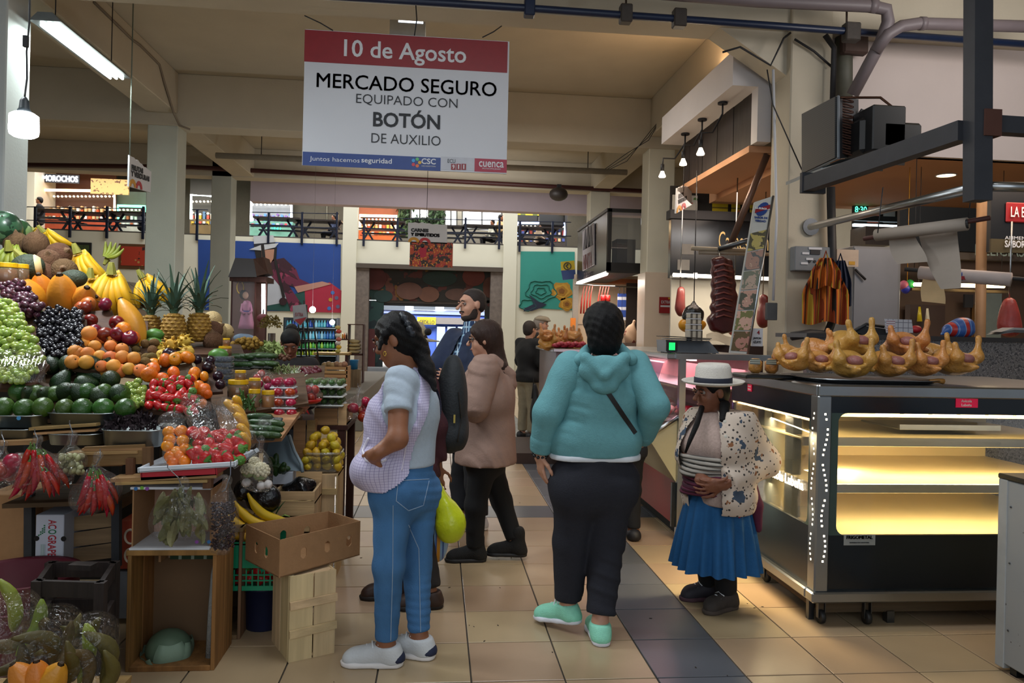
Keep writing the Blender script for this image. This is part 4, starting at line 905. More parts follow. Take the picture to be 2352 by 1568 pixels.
# apples,apricots,tangerines
pile(APPLE, 'red_apple', 'apple', 'dark red apple', 'of the apple heap before the papayas', 'dark red apples',[(200,706),(240,702),(300,772),(215,762)],4.45,4.22,31,.12,1,[('stem',stemm(.003,.036,BRN,.010))],sc)
pile(APR, 'apricot', 'apricot', 'orange-yellow apricot', 'of the apricot heap', 'apricots in the middle of the stall',[(200,772),(262,778),(325,848),(170,828)],4.22,3.92,26,.16,1,[('stem',stemm(.004,.030,BRN,.002))],(.9,1.08))
for i,(x,y) in enumerate([(173,808),(167,832),(205,765),(246,850),(275,852)]):
    o=put('apricot',APR,None,P(x,y,4.02-.02*i),rot(),1.1);tag(o,['orange apricot on the left side of the apricot heap', 'orange apricot lowest at left beside the avocados', 'greenish apricot at the top left under the red apples', 'large apricot at the bottom next to the long avocado', 'large apricot at the bottom beside the film-wrapped ones'][i], 'apricot', 'apricots in the middle of the stall')
pile(TANG, 'tangerine', 'tangerine', 'orange tangerine', 'of the tangerine heap above the strawberries', 'tangerines',[(352,836),(430,822),(470,900),(345,862)],4.12,3.86,31,.12,1,[('stem',stemm(.004,.028,GST,.003))],(.95,1.12))
pile(TANG, 'tangerine', 'tangerine', 'small yellow-orange tangerine', 'running down beside the dark plums', 'small tangerines',[(445,868),(472,866),(476,926),(448,926)],3.94,3.80,23,.12,1,(),(.68,.76))
pile(PLUM, 'plum', 'plum', 'dark purple plum', 'right of the tangerines', 'dark plums',[(452,822),(485,826),(505,884),(470,888)],4.16,3.95,23,.12,1,(),sc)
for i,(x,y) in enumerate([(398,817),(387,812)]):tag(put('plum',PLUM,None,P(x,y,4.14),rot(),1.1),['dark plum lying alone above the tangerines', 'dark plum beside the yellow dragon fruit'][i], 'plum')
pile(STRAW, 'strawberry', 'strawberry', 'red strawberry', 'of the open strawberry heap', 'strawberries in the open heap',[(362,880),(436,868),(446,945),(345,930)],3.84,3.62,17,.2,2,[('calyx',CALYX)],(.95,1.25))
pile(KIWI, 'kiwi', 'kiwi', 'brown fuzzy kiwi', 'between apricots and tangerines', 'kiwis',[(310,790),(355,788),(345,850),(325,850)],4.28,4.0,19,.14,1,(),sc)
pile(PITA, 'dragon_fruit', 'dragon fruit', 'yellow dragon fruit', 'above the tangerines', 'yellow dragon fruit',[(365,800),(422,786),(428,808),(372,822)],4.30,4.16,24,.12,1,(),(.78,.95))
# big fruit at the back
def ribbed(L_,R,m,ribs=8,dep=.07,bend=0.,taper=.75):
    def fn(u,v):
        a=u*2*math.pi;z=v;rr=R*(math.sin(math.pi*min(1,max(0,.03+.94*z)))**.55)*(1-(1-taper)*z)*(1+dep*math.cos(ribs*a));return (rr*math.cos(a)+bend*math.sin(math.pi*z),rr*math.sin(a),L_*(z-.5))
    return MB().grid(fn,ribs*4,14,True).mesh(m,True)
PAPM=mat('c27a1c',.45,0,.28,7,.15,.5,0,.1,0,0,60)
PAP=ribbed(.24,.085,PAPM,6,.05);STP=stemm(.014,.118,BRN,.014)
for x,y,Y,a,s,lb in [(145,680,4.58,(.55,.1,0),1.15, 'large orange papaya standing upright in front of the coconuts'),(65,672,4.66,(.7,-.5,0),1.0, 'orange papaya leaning left behind the black grapes'),(98,668,4.74,(.6,-.2,.4),.95, 'orange papaya between two larger papayas'),(192,690,4.60,(.7,.6,0),.95, 'orange papaya leaning right under the bananas'),(112,650,4.9,(.5,0,0),.8, 'small papaya half hidden behind the large upright papaya'),(212,700,4.66,(.8,.8,0),.8, 'orange papaya lying lowest at right by the mangoes')]:
    o=put('papaya',PAP,None,P(x,y,Y),a,s);tag(o,lb, 'papaya', 'papayas');put('stem',STP,o)
o=put('papaya',ribbed(.30,.066,mat('c88a1e',.45,0,.3,5,.12,.5,0,0,0,0,50),5,.03,.01,.8),None,P(300,742,4.42),(-.25,-.42,.2));tag(o, 'long yellow papaya standing between red apples and pineapples', 'papaya', 'papayas');put('stem',STP,o,None,None,1.2)
board([(40,700),(330,700),(330,790),(40,730)],4.75,4.35,.10)
for i,(x,y) in enumerate([(188,708),(203,698)]):o=put('mango',MANGO,None,P(x,y,4.5),(1.2,.4*i,.5));tag(o,['red-green mango in front of the papayas', 'orange mango above the red apples'][i], 'mango');put('stem',stemm(.004,.05,BRN,.004),o)
for i,(x,y) in enumerate([(283,758),(302,775)]):o=put('orange',TANG,None,P(x,y,4.24),rot(),1.25);tag(o,['orange resting against the long papaya', 'orange below the long papaya beside the kiwis'][i], 'orange');put('stem',stemm(.004,.028,GST,.003),o)
COCO=sphere(.078,mat('5d4430',.95,0,.45,20,.9,.2,0,.12,0,0,120,(1,1,.25)),1.12,14,10);HUSK=MB().lathe([(.03,.070),(.015,.092),(.004,.112),(0,.114)],8).mesh(mat('6b5138',.95,0,.4,50,.6))
for x,y,Y,a,lb in [(83,562,5.1,(.4,.3,0), 'brown coconut topmost beside the watermelons'),(38,562,5.15,(.5,-.4,1), 'brown coconut half hidden at left below the watermelons'),(112,602,4.92,(.9,.5,0), 'large brown coconut in the middle of the coconut heap'),(134,585,5.05,(.5,1.2,0), 'brown coconut at right next to the hanging yellow bananas'),(148,622,4.9,(1.2,1.2,0), 'brown coconut with pointed husk above the papayas'),(100,628,4.88,(1,0,0), 'brown coconut lowest in the heap behind the papayas')]:
    o=put('coconut',COCO,None,P(x,y,Y),a);tag(o,lb, 'coconut', 'coconuts');put('husk_tuft',HUSK,o)
board([(0,560),(170,575),(190,650),(0,650)],5.3,4.9,.14)
WM=mat('2c4d2c',.35,0,.2,5);wmm=patmat('78935a',(('blotch', '223f22',5,.46),('dots', '1d3a20',4,.20)),.35)
for x,y,Y,s,lb in [(10,524,5.15,1., 'dark green watermelon at the top left corner of the stall'),(42,533,5.32,.8, 'lighter striped watermelon behind the dark watermelon')]:
    o=put('watermelon',sphere(.105,wmm if s<1 else patmat('2f5238',(('blotch', '183020',9,.52),('blotch', '4a6a48',7,.63)),.3),1.15,18,12),None,P(x,y,Y),(.9,.5,0),s);tag(o,lb, 'watermelon');put('stem',stemm(.005,.12,BRN,.006),o)
board([(-10,540),(70,545),(70,575),(-10,575)],5.4,5.1,.12)
sq=put('winter_squash',sphere(.075,mat('27321f',.7,0,.5,30,.6),1.2,14,10),None,P(64,612,4.75),(0,1.4,.4));tag(sq, 'dark green squash with a pale cut face before the coconuts', 'squash')
put('cut_face',MB().lathe([(.066,.03),(.068,.045),(.045,.072),(0,.082)],14).mesh(mat('c9b47e',.6),True),sq)
tag(put('winter_squash',sphere(.055,mat('27321f',.7,0,.5,30,.6),1.5,14,10),None,P(168,640,4.72),(.3,1.5,.2)), 'dark green oval squash beside the large upright papaya', 'squash')
# bananas
def banana_mesh(m,L_=.19,r=.019,c=.9):
    pts=[((L_/c)*(1-math.cos(c*(t-.5)*1.9))*.75,0,L_*(t-.5)) for t in np.linspace(0,1,9)]
    return MB().tube(pts,[r*.32,r*.62,r*.92,r,r*1.02,r,r*.9,r*.55,r*.22],6).mesh(m,True)
YB_,GB_=mat('d2a316',.5,0,.2,9,.05,.4,0,.10),mat('767f26',.5,0,.3,9,.05,.4,0,.12)
BY,BGm=banana_mesh(YB_,.22,.024),banana_mesh(GB_,.17,.019)
TIP=MB().lathe([(.006,-.004),(.007,.004),(.003,.01)],6).mesh(BRN)
def hand_of(label,top,n,m,fan=.5,tilt=(0,0,0),s=1.,rows=1,group='banana hands'):
    """a hand of bananas: fingers hang from the crown"""
    t=thing('banana_bunch',label, 'bananas',tuple(top),0,group);R0=Euler(tilt).to_matrix();L_=.22*s if m is BY else .17*s
    MB().tube([R0 @ Vector((0,0,.008*s)),R0 @ Vector((0,0,-.02*s)),R0 @ Vector((0,0,-.05*s))],[.012*s,.019*s,.026*s],7).obj('crown',mat('7d7a2a',.7,0,.4,30),t)
    for rw in range(rows):
        for i in range(n):
            a=(i-(n-1)/2)/max(1,n-1)*2*fan;M=R0 @ (Matrix.Rotation(a,3, 'Y') @ Matrix.Rotation(-.18-.28*rw,3, 'X') @ Matrix.Rotation(math.pi/2,3, 'Z'))
            o=put('banana',m,t,M @ Vector((0.02,0,-.028*s-L_*.47)),M.to_euler(),s*random.uniform(.93,1.06))
    return t
hand_of('yellow banana bunch in the middle, hanging nearest the pineapples',P(256,606,4.95),6,BY,.46,(.15,0,.2),1.3,2)
hand_of('yellow banana bunch with brown spots hanging at the left of the banana row',P(170,562,5.15),5,BY,.40,(.1,-.35,0),1.2,2)
hand_of('yellow-green banana bunch below the spotted bunch beside the papayas',P(208,618,4.93),3,BY,.25,(.1,.05,0),1.1,1)
hand_of('yellow banana bunch at the right end behind the pineapple crowns',P(318,622,5.3),5,BY,.45,(.1,-.5,0),1.1,2)
hand_of('green banana bunch standing upright at the back of the banana row',P(240,606,5.4),5,BGm,.42,(2.7,.35,0),.80,1)
hand_of('yellow banana bunch behind the watermelons and coconuts',P(88,520,5.45),4,BY,.4,(.3,-.6,0),1.0,1)
hand_of('yellow banana bunch leaning at the top behind the striped watermelon',P(62,520,5.5),3,BY,.3,(.3,-.9,0),.95,1)
hand_of('green banana bunch at the left edge above the honey jars',P(18,555,4.95),5,BGm,.6,(.3,0,0),1.1,2)
hand_of('pale green banana pointing right beside the dark squash',P(34,575,4.86),2,BGm,.2,(.2,-.8,0),1.0,1)
board([(150,600),(345,630),(345,700),(150,690)],5.5,5.1,.10)
# pineapples
def pineapple(label,p,s,a):
    t=thing('pineapple',label, 'pineapple',tuple(p),a, 'pineapples');mb=MB();H_=.165*s
    MB().lathe([(.02*s,0),(.05*s,.008*s),(.062*s,.04*s),(.064*s,.09*s),(.055*s,.135*s),(.03*s,H_)],16).obj('fruit',mat('8a6420',.7,0,.3,30,.3),t,True)
    for j in range(8):
        z=(.016+.019*j)*s;rr=(.066-.028*abs(z/H_-.45)**1.7*2)*s
        for i in range(11):
            b=2*math.pi*(i+.5*(j % 2))/11;q=(rr*math.cos(b),rr*math.sin(b),z);M=Matrix.Rotation(b,3, 'Z')
            mb.add([M @ Vector((rr-.004*s,-.016*s,z)),M @ Vector((rr-.004*s,0,z-.012*s)),M @ Vector((rr-.004*s,.016*s,z)),M @ Vector((rr-.004*s,0,z+.012*s)),M @ Vector((rr+.006*s,0,z+.001))],[(0,1,4),(1,2,4),(2,3,4),(3,0,4)])
    e=mb.obj('eyes',mat('9a7526',.7,0,.4,40,.3),t);e['kind'] = 'stuff'
    cr=put('crown',MB().lathe([(.02*s,H_-.005),(.024*s,H_+.02*s),(.008*s,H_+.09*s),(0,H_+.1*s)],8).mesh(mat('3c5a40',.6)),t);lm=mat('47604f',.55,0,.3,12,.1,.4,0,.12)
    for k in range(26):
        b=k*2.4;f=k/26;ln=(.115+.10*f)*s*random.uniform(.85,1.1);sp=(1.15-1.0*f);z0=H_+(.005+.07*f)*s;w=.014*s;pts=[]
        for q in np.linspace(0,1,5):
            an=sp*(.55+.75*q);pts.append(Vector((.018*s+ln*q*math.sin(an),0,z0+ln*q*math.cos(an))))
        M=Matrix.Rotation(b,3, 'Z');v=[];fc=[]
        for i,q in enumerate(pts):
            ww=w*(1-.85*(i/4)**1.3);v+=[M @ (q+Vector((0,-ww,.003*s))),M @ q,M @ (q+Vector((0,ww,.003*s)))]
        for i in range(4):fc+=[(3*i,3*i+1,3*i+4,3*i+3),(3*i+1,3*i+2,3*i+5,3*i+4)]
        MB().add(v,fc).obj('leaf',lm,cr,True)
    return t
pineapple('pineapple with spreading crown half hidden at the left of the three',P(345,785,4.82),1.0,.3)
pineapple('middle pineapple standing upright behind the dragon fruit',P(398,788,4.76),1.1,1.2)
pineapple('right-hand pineapple with the tallest crown next to the melons',P(456,785,4.86),1.1,2.2)
board([(310,780),(500,780),(500,800),(310,800)],5.0,4.6,.02)
# melons and the mixed fruit behind
MEL=sphere(.062,mat('b39a6a',.7,0,.15,40,.5),.96,16,10)
for x,y,Y,s,lb in [(488,735,5.15,1., 'tan melon at the back beside the pineapple'),(498,760,5.05,1., 'tan melon in front of the wooden shrine cabinet'),(518,762,5.15,.9, 'tan melon furthest right of the melons')]:
    o=put('melon',MEL,None,P(x,y,Y),rot(),s);tag(o,lb, 'melon', 'melons');put('stem',stemm(.006,.06,BRN,.005),o)
for x,y,Y,a,lb in [(487,760,4.95,(0,1,0), 'dark brown coconut between pineapple and melons'),(490,785,4.85,(.4,0,0), 'brown coconut in front of the melons')]:
    o=put('coconut',COCO,None,P(x,y,Y),a,.8);tag(o,lb, 'coconut', 'coconuts');put('husk_tuft',HUSK,o)
board([(470,770),(545,770),(560,800),(470,805)],5.3,4.85,.07)
WMS=mat('4a7a2e',.4,0,.4,12)
for x,y,Y,lb in [(355,769,4.5, 'light green oval gourd in front of the pineapples'),(352,790,4.42, 'green oval gourd above the kiwis'),(502,815,4.35, 'light green avocado pear lying above the berry boxes')]:
    tag(put('green_gourd',MB().lathe([(1e-6,-.055),(.02,-.05),(.036,-.02),(.038,.01),(.025,.04),(1e-6,.055)],12).mesh(WMS,True),None,P(x,y,Y),(.3,1.5,.3)),lb, 'gourd')
# honey jars
def jar(label,x,y,Y,r,h,hon='7a3208',grp='honey jars'):
    p=P(x,y,Y);t=thing('honey_jar',label, 'jar',tuple(p),0,grp);t['label']=label
    MB().lathe([(r*.9,.002),(r,h*.06),(r,h*.70),(r*.86,h*.78),(r*.86,h*.80)],18).obj('glass',film('ffe0b0',.12,.05,.9,0),t,True)
    MB().lathe([(r*.86,.005),(r*.94,h*.08),(r*.94,h*.66),(r*.8,h*.70)],18).obj('honey',mat(hon,.15,0,.2,12,0,.5,0,0,.5,.25),t,True)
    MB().lathe([(r*.93,h*.77),(r*.95,h*.79),(r*.95,h*.98),(r*.90,h)],22).obj('lid',mat('d8a80c',.4),t);return t
jar('large honey jar with yellow lid, under the smallest one',547,917,4.12,.055,.105)
jar('small honey jar standing on the lid of the large jar',552,876,4.12,.029,.060)
jar('upper honey jar of the stacked pair in front of the radishes',585,895,4.06,.031,.062, '8a3c0a')
jar('lower honey jar of the stacked pair beside the large jar',584,936,4.04,.031,.098, '6d2806')
jar('amber honey jar standing rightmost beside the wrapped tomatoes',615,936,4.06,.034,.090, 'b8660c')
jar('low honey jar with yellow lid behind the berry boxes',517,818,4.75,.040,.062)
jar('small honey jar on top of the low jar behind the berry boxes',520,795,4.75,.022,.050, 'a85010')
jar('honey jar with orange lid at the left edge under green bananas',16,652,4.55,.055,.12, '8a2c06', 'honey jars at the left edge')
jar('second honey jar behind it, next to the dark squash',46,650,4.62,.045,.11, '6a2606', 'honey jars at the left edge')
# wrapped goods on the right part of the stall
FILM=film('ffffff',.012,.07,.24,.8,30.);FILM2=film('ffffff',.015,.06,.22,.4,16.)
def wrap(q,lift=.006,top=.03):
    return q
def pack(label,name,x,y,Y,w,h,d,item,im,n,cat='vegetable pack',tray='1b1d20',up=(0,0,0),group=None,tm=None):
    """film-wrapped tray: the thing is tray and film; the pieces inside are things"""
    c=P(x,y,Y);t=thing(name,label,cat,tuple(c),0,group);t.rotation_euler=up;M=Euler(up).to_matrix()
    MB().box((0,0,.006),(w,d,.012),None,.005).obj('tray',mat(tray,.5),t)
    MB().grid(lambda u,v:((u-.5)*w*1.02*(1-.10*abs(2*v-1)**3),(v-.5)*d*1.02,.008+h*(1-abs(2*u-1)**4)*(1-abs(2*v-1)**4)+.003*math.sin(31*u+17*v)),18,12).obj('film',FILM,t,True)
    nx=max(1,round(math.sqrt(n*w/d)));ny=max(1,math.ceil(n/nx));k=0
    for j in range(ny):
        for i in range(nx):
            if k>=n:break
            k+=1;p=c+np.array(M @ Vector(((i+.5)/nx*w-w/2,(j+.5)/ny*d-d/2,.012+h*.40)))
            yield put(item,im,None,p,(random.uniform(-.2,.2)+up[0],up[1],random.uniform(-.3,.3)+up[2]))
def xy(o):
    d=np.array(o.location)-O3;z=d@FW;return o,1176+FPX*(d@R3)/z,784+SY-FPX*(d@U3)/z
def packs(items,lab,cat,grp):
    r=[xy(tag(o,lab,cat,grp)) for o in items];rowlabels(r,9,lab.split(' in the ')[0], 'of the '+lab.split(' in the ',1)[1])
CUKE=MB().tube([(-.065,0,0),(-.055,0,0),(-.02,0,.002),(.02,0,.002),(.055,0,0),(.065,0,0)],[.004,.014,.018,.018,.014,.004],8).mesh(mat('26421a',.4,0,.35,40,.2,.5,0,.15),True)
TOM=sphere(.031,mat('9c1f16',.28,0,.25,14,0,.5,0,.2),.88,12,8,.25);LTOM=sphere(.020,mat('3f5c28',.4,0,.3,20,0,.5,0,.2));RAD=sphere(.026,mat('8e1430',.3,0,.3,20,0,.5,0,.2),1.05)
packs(pack('film-wrapped tray of cucumbers tilted at the front beside the honey jars', 'wrapped_cucumbers',613,985,3.78,.135,.045,.13, 'cucumber',CUKE,10, 'vegetable pack', '2a2d2a',(.9,0,-.35)), 'green cucumber in the tilted tray by the jars', 'cucumber', 'cucumbers in the tilted tray')
for i,y in enumerate((930,910,888)):
    nm=['bottom', 'middle', 'top'][i]
    packs(pack(f'film-wrapped tray of small green peas, {nm} of three at the stall end', 'wrapped_tree_tomatoes',748,y,5.0-.02*i,.25,.050,.22, 'green_tomato',LTOM,20, 'vegetable pack', 'c8ccc8'),f'green tomato in the {nm} tray at stall end', 'tomato',f'green tomatoes in the {nm} tray')
for i,y in enumerate((962,938,914,892)):
    nm=NUM[i]
    packs(pack(f'film-wrapped row of red tomatoes, {nm} from the bottom beside the honey jars', 'wrapped_tomatoes',658-2*i,y,4.25+.02*i,.13,.055,.12, 'tomato',TOM,4, 'vegetable pack', 'b8bcc0'),f'red tomato in the {nm} tray from the bottom', 'tomato',f'tomatoes in wrapped tray {nm} from the bottom')
rb=P(706,925,4.6);t=thing('red_bowl', 'shallow red plastic bowl of bagged tomatoes at the stall end', 'bowl',tuple(rb))
MB().lathe([(.05,-.004),(.075,.006),(.085,.024),(.082,.024),(.07,.010),(0,.006)],24).obj('bowl',mat('b21a16',.35),t,True)
for i in range(7):o=put('tomato',TOM,None,rb+hx(.045*math.cos(i*1.05)*(i>0),.045*math.sin(i*1.05)*(i>0),.035+.045*(i % 3==0)),rot(),.9);tag(o, 'dark red tomato inside the bag on the red bowl', 'tomato', 'tomatoes on the red bowl')
packs([o for o in COL.objects if o.get('group') == 'tomatoes on the red bowl'], 'dark red tomato in the bag on the red bowl', 'tomato', 'tomatoes on the red bowl')
fb=thing('clear_bag', 'clear bag over the tomatoes on the red bowl', 'bag',tuple(rb+hx(0,0,.02)));vput('bag_film',vmesh(sdf([ell(rb+hx(0,0,.055),(.085,.085,.06))],.010,.02,(),folds(.006,50,(.9,.4,.3))),FILM),fb)
for i,(x,y,Y) in enumerate([(590,868,4.4),(600,858,4.42),(613,872,4.38),(616,888,4.36),(596,882,4.38),(624,880,4.4)]):
    tag(put('radish',RAD,None,P(x,y,Y),rot(),.85), 'crimson radish in the clear bag behind the honey jars', 'radish', 'bagged radishes')
packs([o for o in COL.objects if o.get('group') == 'bagged radishes'], 'crimson radish in the clear bag', 'radish', 'bagged radishes')
fb=thing('clear_bag', 'clear bag holding crimson radishes behind the honey jars', 'bag',tuple(P(605,890,4.4)));vput('bag_film',vmesh(sdf([ell(P(604,870,4.4),(.065,.06,.055)),ell(P(615,880,4.38),(.05,.05,.055))],.010,.03,(),folds(.005,60)),FILM),fb)
for i,(x,y) in enumerate([(555,848),(605,846),(552,830),(602,828)]):
    nm=['lower left', 'lower right', 'upper left', 'upper right'][i]
    packs(pack(f'film-wrapped pack of green zucchini, {nm} of four behind the honey jars', 'wrapped_zucchini',x,y,4.85+.05*(i>1),.135,.045,.11, 'zucchini',CUKE,5, 'vegetable pack', '20261e'),f'green zucchini in the {nm} wrapped pack', 'zucchini',f'zucchini in the {nm} pack')
BERRY=sphere(.008,mat('1c2238',.6,0,.3,60),.95,6,4)
for i in range(5):
    c=P(512+2*i*.3,886-14*i,4.22+.01*i);t=thing('berry_box',f'clear punnet of blueberries, {NUM[i]} from the bottom of the stack beside the plums', 'punnet',tuple(c),.1, 'stacked blueberry punnets')
    MB().box((0,0,.013),(.095,.10,.026),None,.006).obj('punnet',film('dfe8f0',.10,.06,.7,0),t)
    mb=MB();[mb.ball((random.uniform(-.038,.038),random.uniform(-.04,.04),random.uniform(.006,.02)),.0075,6,4) for _ in range(46)]
    mb.obj('blueberries',mat('1a2036',.55,0,.3,60),t,True)['kind'] = 'stuff'
    MB().box((0,0,.0275),(.098,.103,.003)).obj('lid',film('dfe8f0',.10,.06,.7,0),t)
# mixed produce further back on the stall (lettuce,beans,asparagus,lychees)
def heap(name,label,cat,x,y,Y,r,m,n=60,kind='leaf',s=.03):
    c=P(x,y,Y);t=thing(name,label,cat,tuple(c));mb=MB()
    for i in range(n):
        a,e,q=random.uniform(0,6.28),random.uniform(0,1.2),random.uniform(.5,1)
        p=Vector((r[0]*q*math.cos(a)*math.cos(e),r[1]*q*math.sin(a)*math.cos(e),r[2]*q*math.sin(e)))
        if kind == 'leaf':
            M=Euler(rot()).to_matrix();z=s*random.uniform(.7,1.3);mb.add([p+M @ Vector(v) for v in ((-z*.5,0,0),(0,-z*.3,z*.1),(z*.5,0,.15*z),(0,z*.3,z*.1),(0,0,-.05*z))],[(0,1,4),(1,2,4),(2,3,4),(3,0,4)])
        elif kind == 'ball':mb.ball(p,s*random.uniform(.8,1.2),7,5)
        else:mb.tube([p,p+Vector((random.uniform(-1,1),random.uniform(-1,1),random.uniform(.4,1.4)))*s],.004,5)
    o=mb.obj('heap_'+kind,m,t,kind == 'ball');o['kind'] = 'stuff';return t
heap('lychee_heap', 'brown and yellow heap of small rough fruit behind the honey jars', 'fruit',568,800,5.4,(.11,.10,.08),mat('8a6a28',.8,0,.5,40,.4,.3,0,0),70, 'ball',.016)
heap('lettuce_heap', 'pale green bagged lettuce heap left of the seated vendor', 'vegetable',615,808,5.5,(.12,.10,.07),mat('8a9a5a',.6,0,.4,20),90, 'leaf',.07)
heap('herb_bundle', 'wrapped bundle of pale green herbs between radishes and wrapped trays', 'herbs',635,858,4.9,(.13,.10,.04),mat('76824e',.6,0,.4,20),90, 'stick',.03)
heap('asparagus_bundle', 'bundle of pale spring onion stalks before the seated vendor', 'vegetable',672,872,5.1,(.09,.05,.03),mat('c0c8b0',.5,0,.3,20),40, 'stick',.05)
heap('bean_bundle', 'bundle of green beans above the wrapped cucumbers', 'vegetable',568,945,4.0,(.04,.06,.03),mat('3f6428',.5,0,.3,20),34, 'stick',.07)
heap('onion_bag', 'bag of dark red onions before the seated vendor', 'vegetable',712,862,5.5,(.10,.08,.06),mat('5a1a26',.4,0,.4,20),30, 'ball',.024)
heap('walnut_heap', 'mesh bag of brown nuts left of the bowed vendor', 'nuts',642,825,5.8,(.08,.08,.05),mat('5d3a26',.6,0,.4,30),50, 'ball',.015)
for a,b in (((540,860),(700,845)),((480,900),(690,895))):
    pass
board([(470,860),(690,840),(700,900),(500,930)],4.75,4.2,.05);board([(540,820),(740,820),(735,880),(520,860)],5.7,4.75,.07)
board([(500,935),(690,930),(640,990),(520,1000)],4.3,3.85,.02,.02, 'display_board',SPLIT)
# dark dried flowers on the steel tray
def steel_tray(label,pts,Y,h,dep,m=None,z=None):
    """rounded steel tray: front edge from photo point pts[0] to pts[1]"""
    a,b=P(*pts[0],Y),P(*pts[1],Y);w=np.linalg.norm(b-a);c=(a+b)/2+hx(0,dep/2,0);t=thing('steel_tray',label, 'tray',(c[0],c[1],c[2]-h),math.atan2(b[1]-a[1],b[0]-a[0]));mm=m or mat('9aa2a3',.36,1.,.2,8,.05)
    x,y=w/2,dep/2;mb=MB();n=28
    def rr(k,s,z):a=2*math.pi*k/n+.785/2;cx,sy=math.cos(a),math.sin(a);e=5.;q=(abs(cx)**e+abs(sy)**e)**(-1/e);return ((x*s)*cx*q,(y*s)*sy*q,z)
    R_=[[rr(k,s,zz) for k in range(n)] for s,zz in ((.90,0),(.93,.004),(.985,h),(1.02,h+.002),(1.02,h-.003),(.975,h-.004),(.915,.008))]
    v=[p for r in R_ for p in r];f=[(i*n+k,i*n+(k+1) % n,(i+1)*n+(k+1) % n,(i+1)*n+k) for i in range(6) for k in range(n)]+[tuple(range(n-1,-1,-1)),tuple(range(6*n,7*n))]
    mb.add(v,f).obj('tray_body',mm,t,True);return t
tr=steel_tray('dark steel tray holding the heap of dried purple flowers',[(222,992),(368,986)],3.42,.075,.26)
heap('dried_flowers', 'heap of dried dark purple hibiscus flowers in the steel tray', 'dried flowers',300,985,3.56,(.14,.11,.085),mat('1f0d14',.8,0,.6,30),420, 'leaf',.028)
steel_tray('long steel tray under the limes and avocados',[(92,953),(262,946)],3.50,.055,.34);steel_tray('steel tray with blue sticker at the left edge under the limes',[(-30,952),(90,958)],3.48,.055,.36)
steel_tray('lower steel tray at the left edge under the sticker tray',[(-30,986),(72,988)],3.46,.04,.3);steel_tray('dented steel tray left of the dried flowers, below the wooden slats',[(95,1000),(226,996)],3.46,.05,.28)
wpart('sticker',MB().lathe([(.0,0),(.009,0),(.009,.001),(0,.001)],12,tuple(P(43,960,3.465)),Matrix.Rotation(math.pi/2,4, 'X')),mat('3a86b8',.5),[o for o in COL.objects if o.get('label', '').startswith('steel tray with blue')][0])
for i,(a,b,Y,w,th) in enumerate([((80,982),(232,972),3.52,.10,.012),((85,994),(225,986),3.50,.06,.010),((0,1012),(100,1008),3.52,.2,.02),((190,1030),(345,1026),3.55,.30,.012),((190,1032),(340,1030),3.42,.02,.01),((265,1098),(505,1088),3.36,.10,.016),((270,1108),(480,1102),3.33,.05,.012),((0,1060),(310,1052),3.75,.3,.02),((60,1140),(300,1132),3.8,.4,.02)]):
    wpart('slat',MB().plank(P(*a,Y),P(*b,Y),w,th),SPLIT if i<8 else STW,stand)
wpart('side_board',MB().plank(P(196,1048,3.42),P(334,1042,3.42),.012,.085,(0,-.1,1)),wood('8a6a44',.6,4, 'x'),stand)
for x,y0,y1,Y,w in [(340,1026,1075,3.42,.035),(68,985,1320,3.75,.035),(268,1050,1300,3.75,.035),(478,1092,1120,3.34,.035),(300,1052,1110,3.40,.03)]:
    wpart('post',MB().plank(P(x,y1,Y),P(x,y0,Y),w,w,(0,1,0)),mat('2a2b2e',.7,0,.3,20) if Y>3.7 else wood('6a4c30',.4,5),stand)
for x,Y in ((-3.3,4.0),(-3.3,5.6),(-2.4,4.2),(-2.4,5.6),(-1.5,4.4),(-1.6,5.4)):
    wpart('leg',MB().bb(hx(x-.03,Y-.03,0),hx(x+.03,Y+.03,.92)),STW,stand)
wpart('back_panel',MB().bb(hx(-3.6,4.55,.0),hx(-1.35,4.58,1.1)),mat('1d1712',.9),stand)  # near-black panels stand in for the darkness under the stall
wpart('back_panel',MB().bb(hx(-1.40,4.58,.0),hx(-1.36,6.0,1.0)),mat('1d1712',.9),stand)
# trays with the bagged strawberries at the front
def flat_tray(name,label,a,b,Y,dep,h,m):
    p,q=P(*a,Y),P(*b,Y);c=(p+q)/2+hx(0,dep/2,0);w=np.linalg.norm(q-p);t=thing(name,label, 'tray',(c[0],c[1],min(p[2],q[2])-h),0);d=(q-p)/w;an=math.asin(max(-1,min(1,d[2])))
    t.rotation_euler=(0,-an,0)
    mb=MB().box((0,0,.004),(w,dep,.008),None,.003)
    for s in (-1,1):mb.box((0,s*(dep/2-.003),h/2),(w+.006,.006,h),None,.002);mb.box((s*(w/2-.003),0,h/2),(.006,dep,h),None,.002)
    mb.obj('tray_body',m,t);return t
flat_tray('red_tray', 'flat bright red plastic tray under the white tray of bagged fruit',(325,1078),(498,1066),3.31,.28,.036,mat('b3172a',.4))
flat_tray('white_tray', 'shallow white plastic tray under the bagged strawberries',(318,1066),(540,1052),3.29,.32,.022,mat('cfd6de',.4))
STB=[]
for i in range(46):
    x,y=440+115*((i*.618) % 1),992+66*((i+.5)/46);Y=3.50-.12*((y-990)/70)-.06*random.random();o=put('strawberry',STRAW,None,P(x,y,Y),rot(),random.uniform(1.1,1.5));put('calyx',CALYX,o);tag(o, 'red strawberry inside the clear bag on the white tray', 'strawberry', 'strawberries in the clear bag')
packs([o for o in COL.objects if o.get('group') == 'strawberries in the clear bag'], 'red strawberry in the bag on the white tray', 'strawberry', 'strawberries in the clear bag')
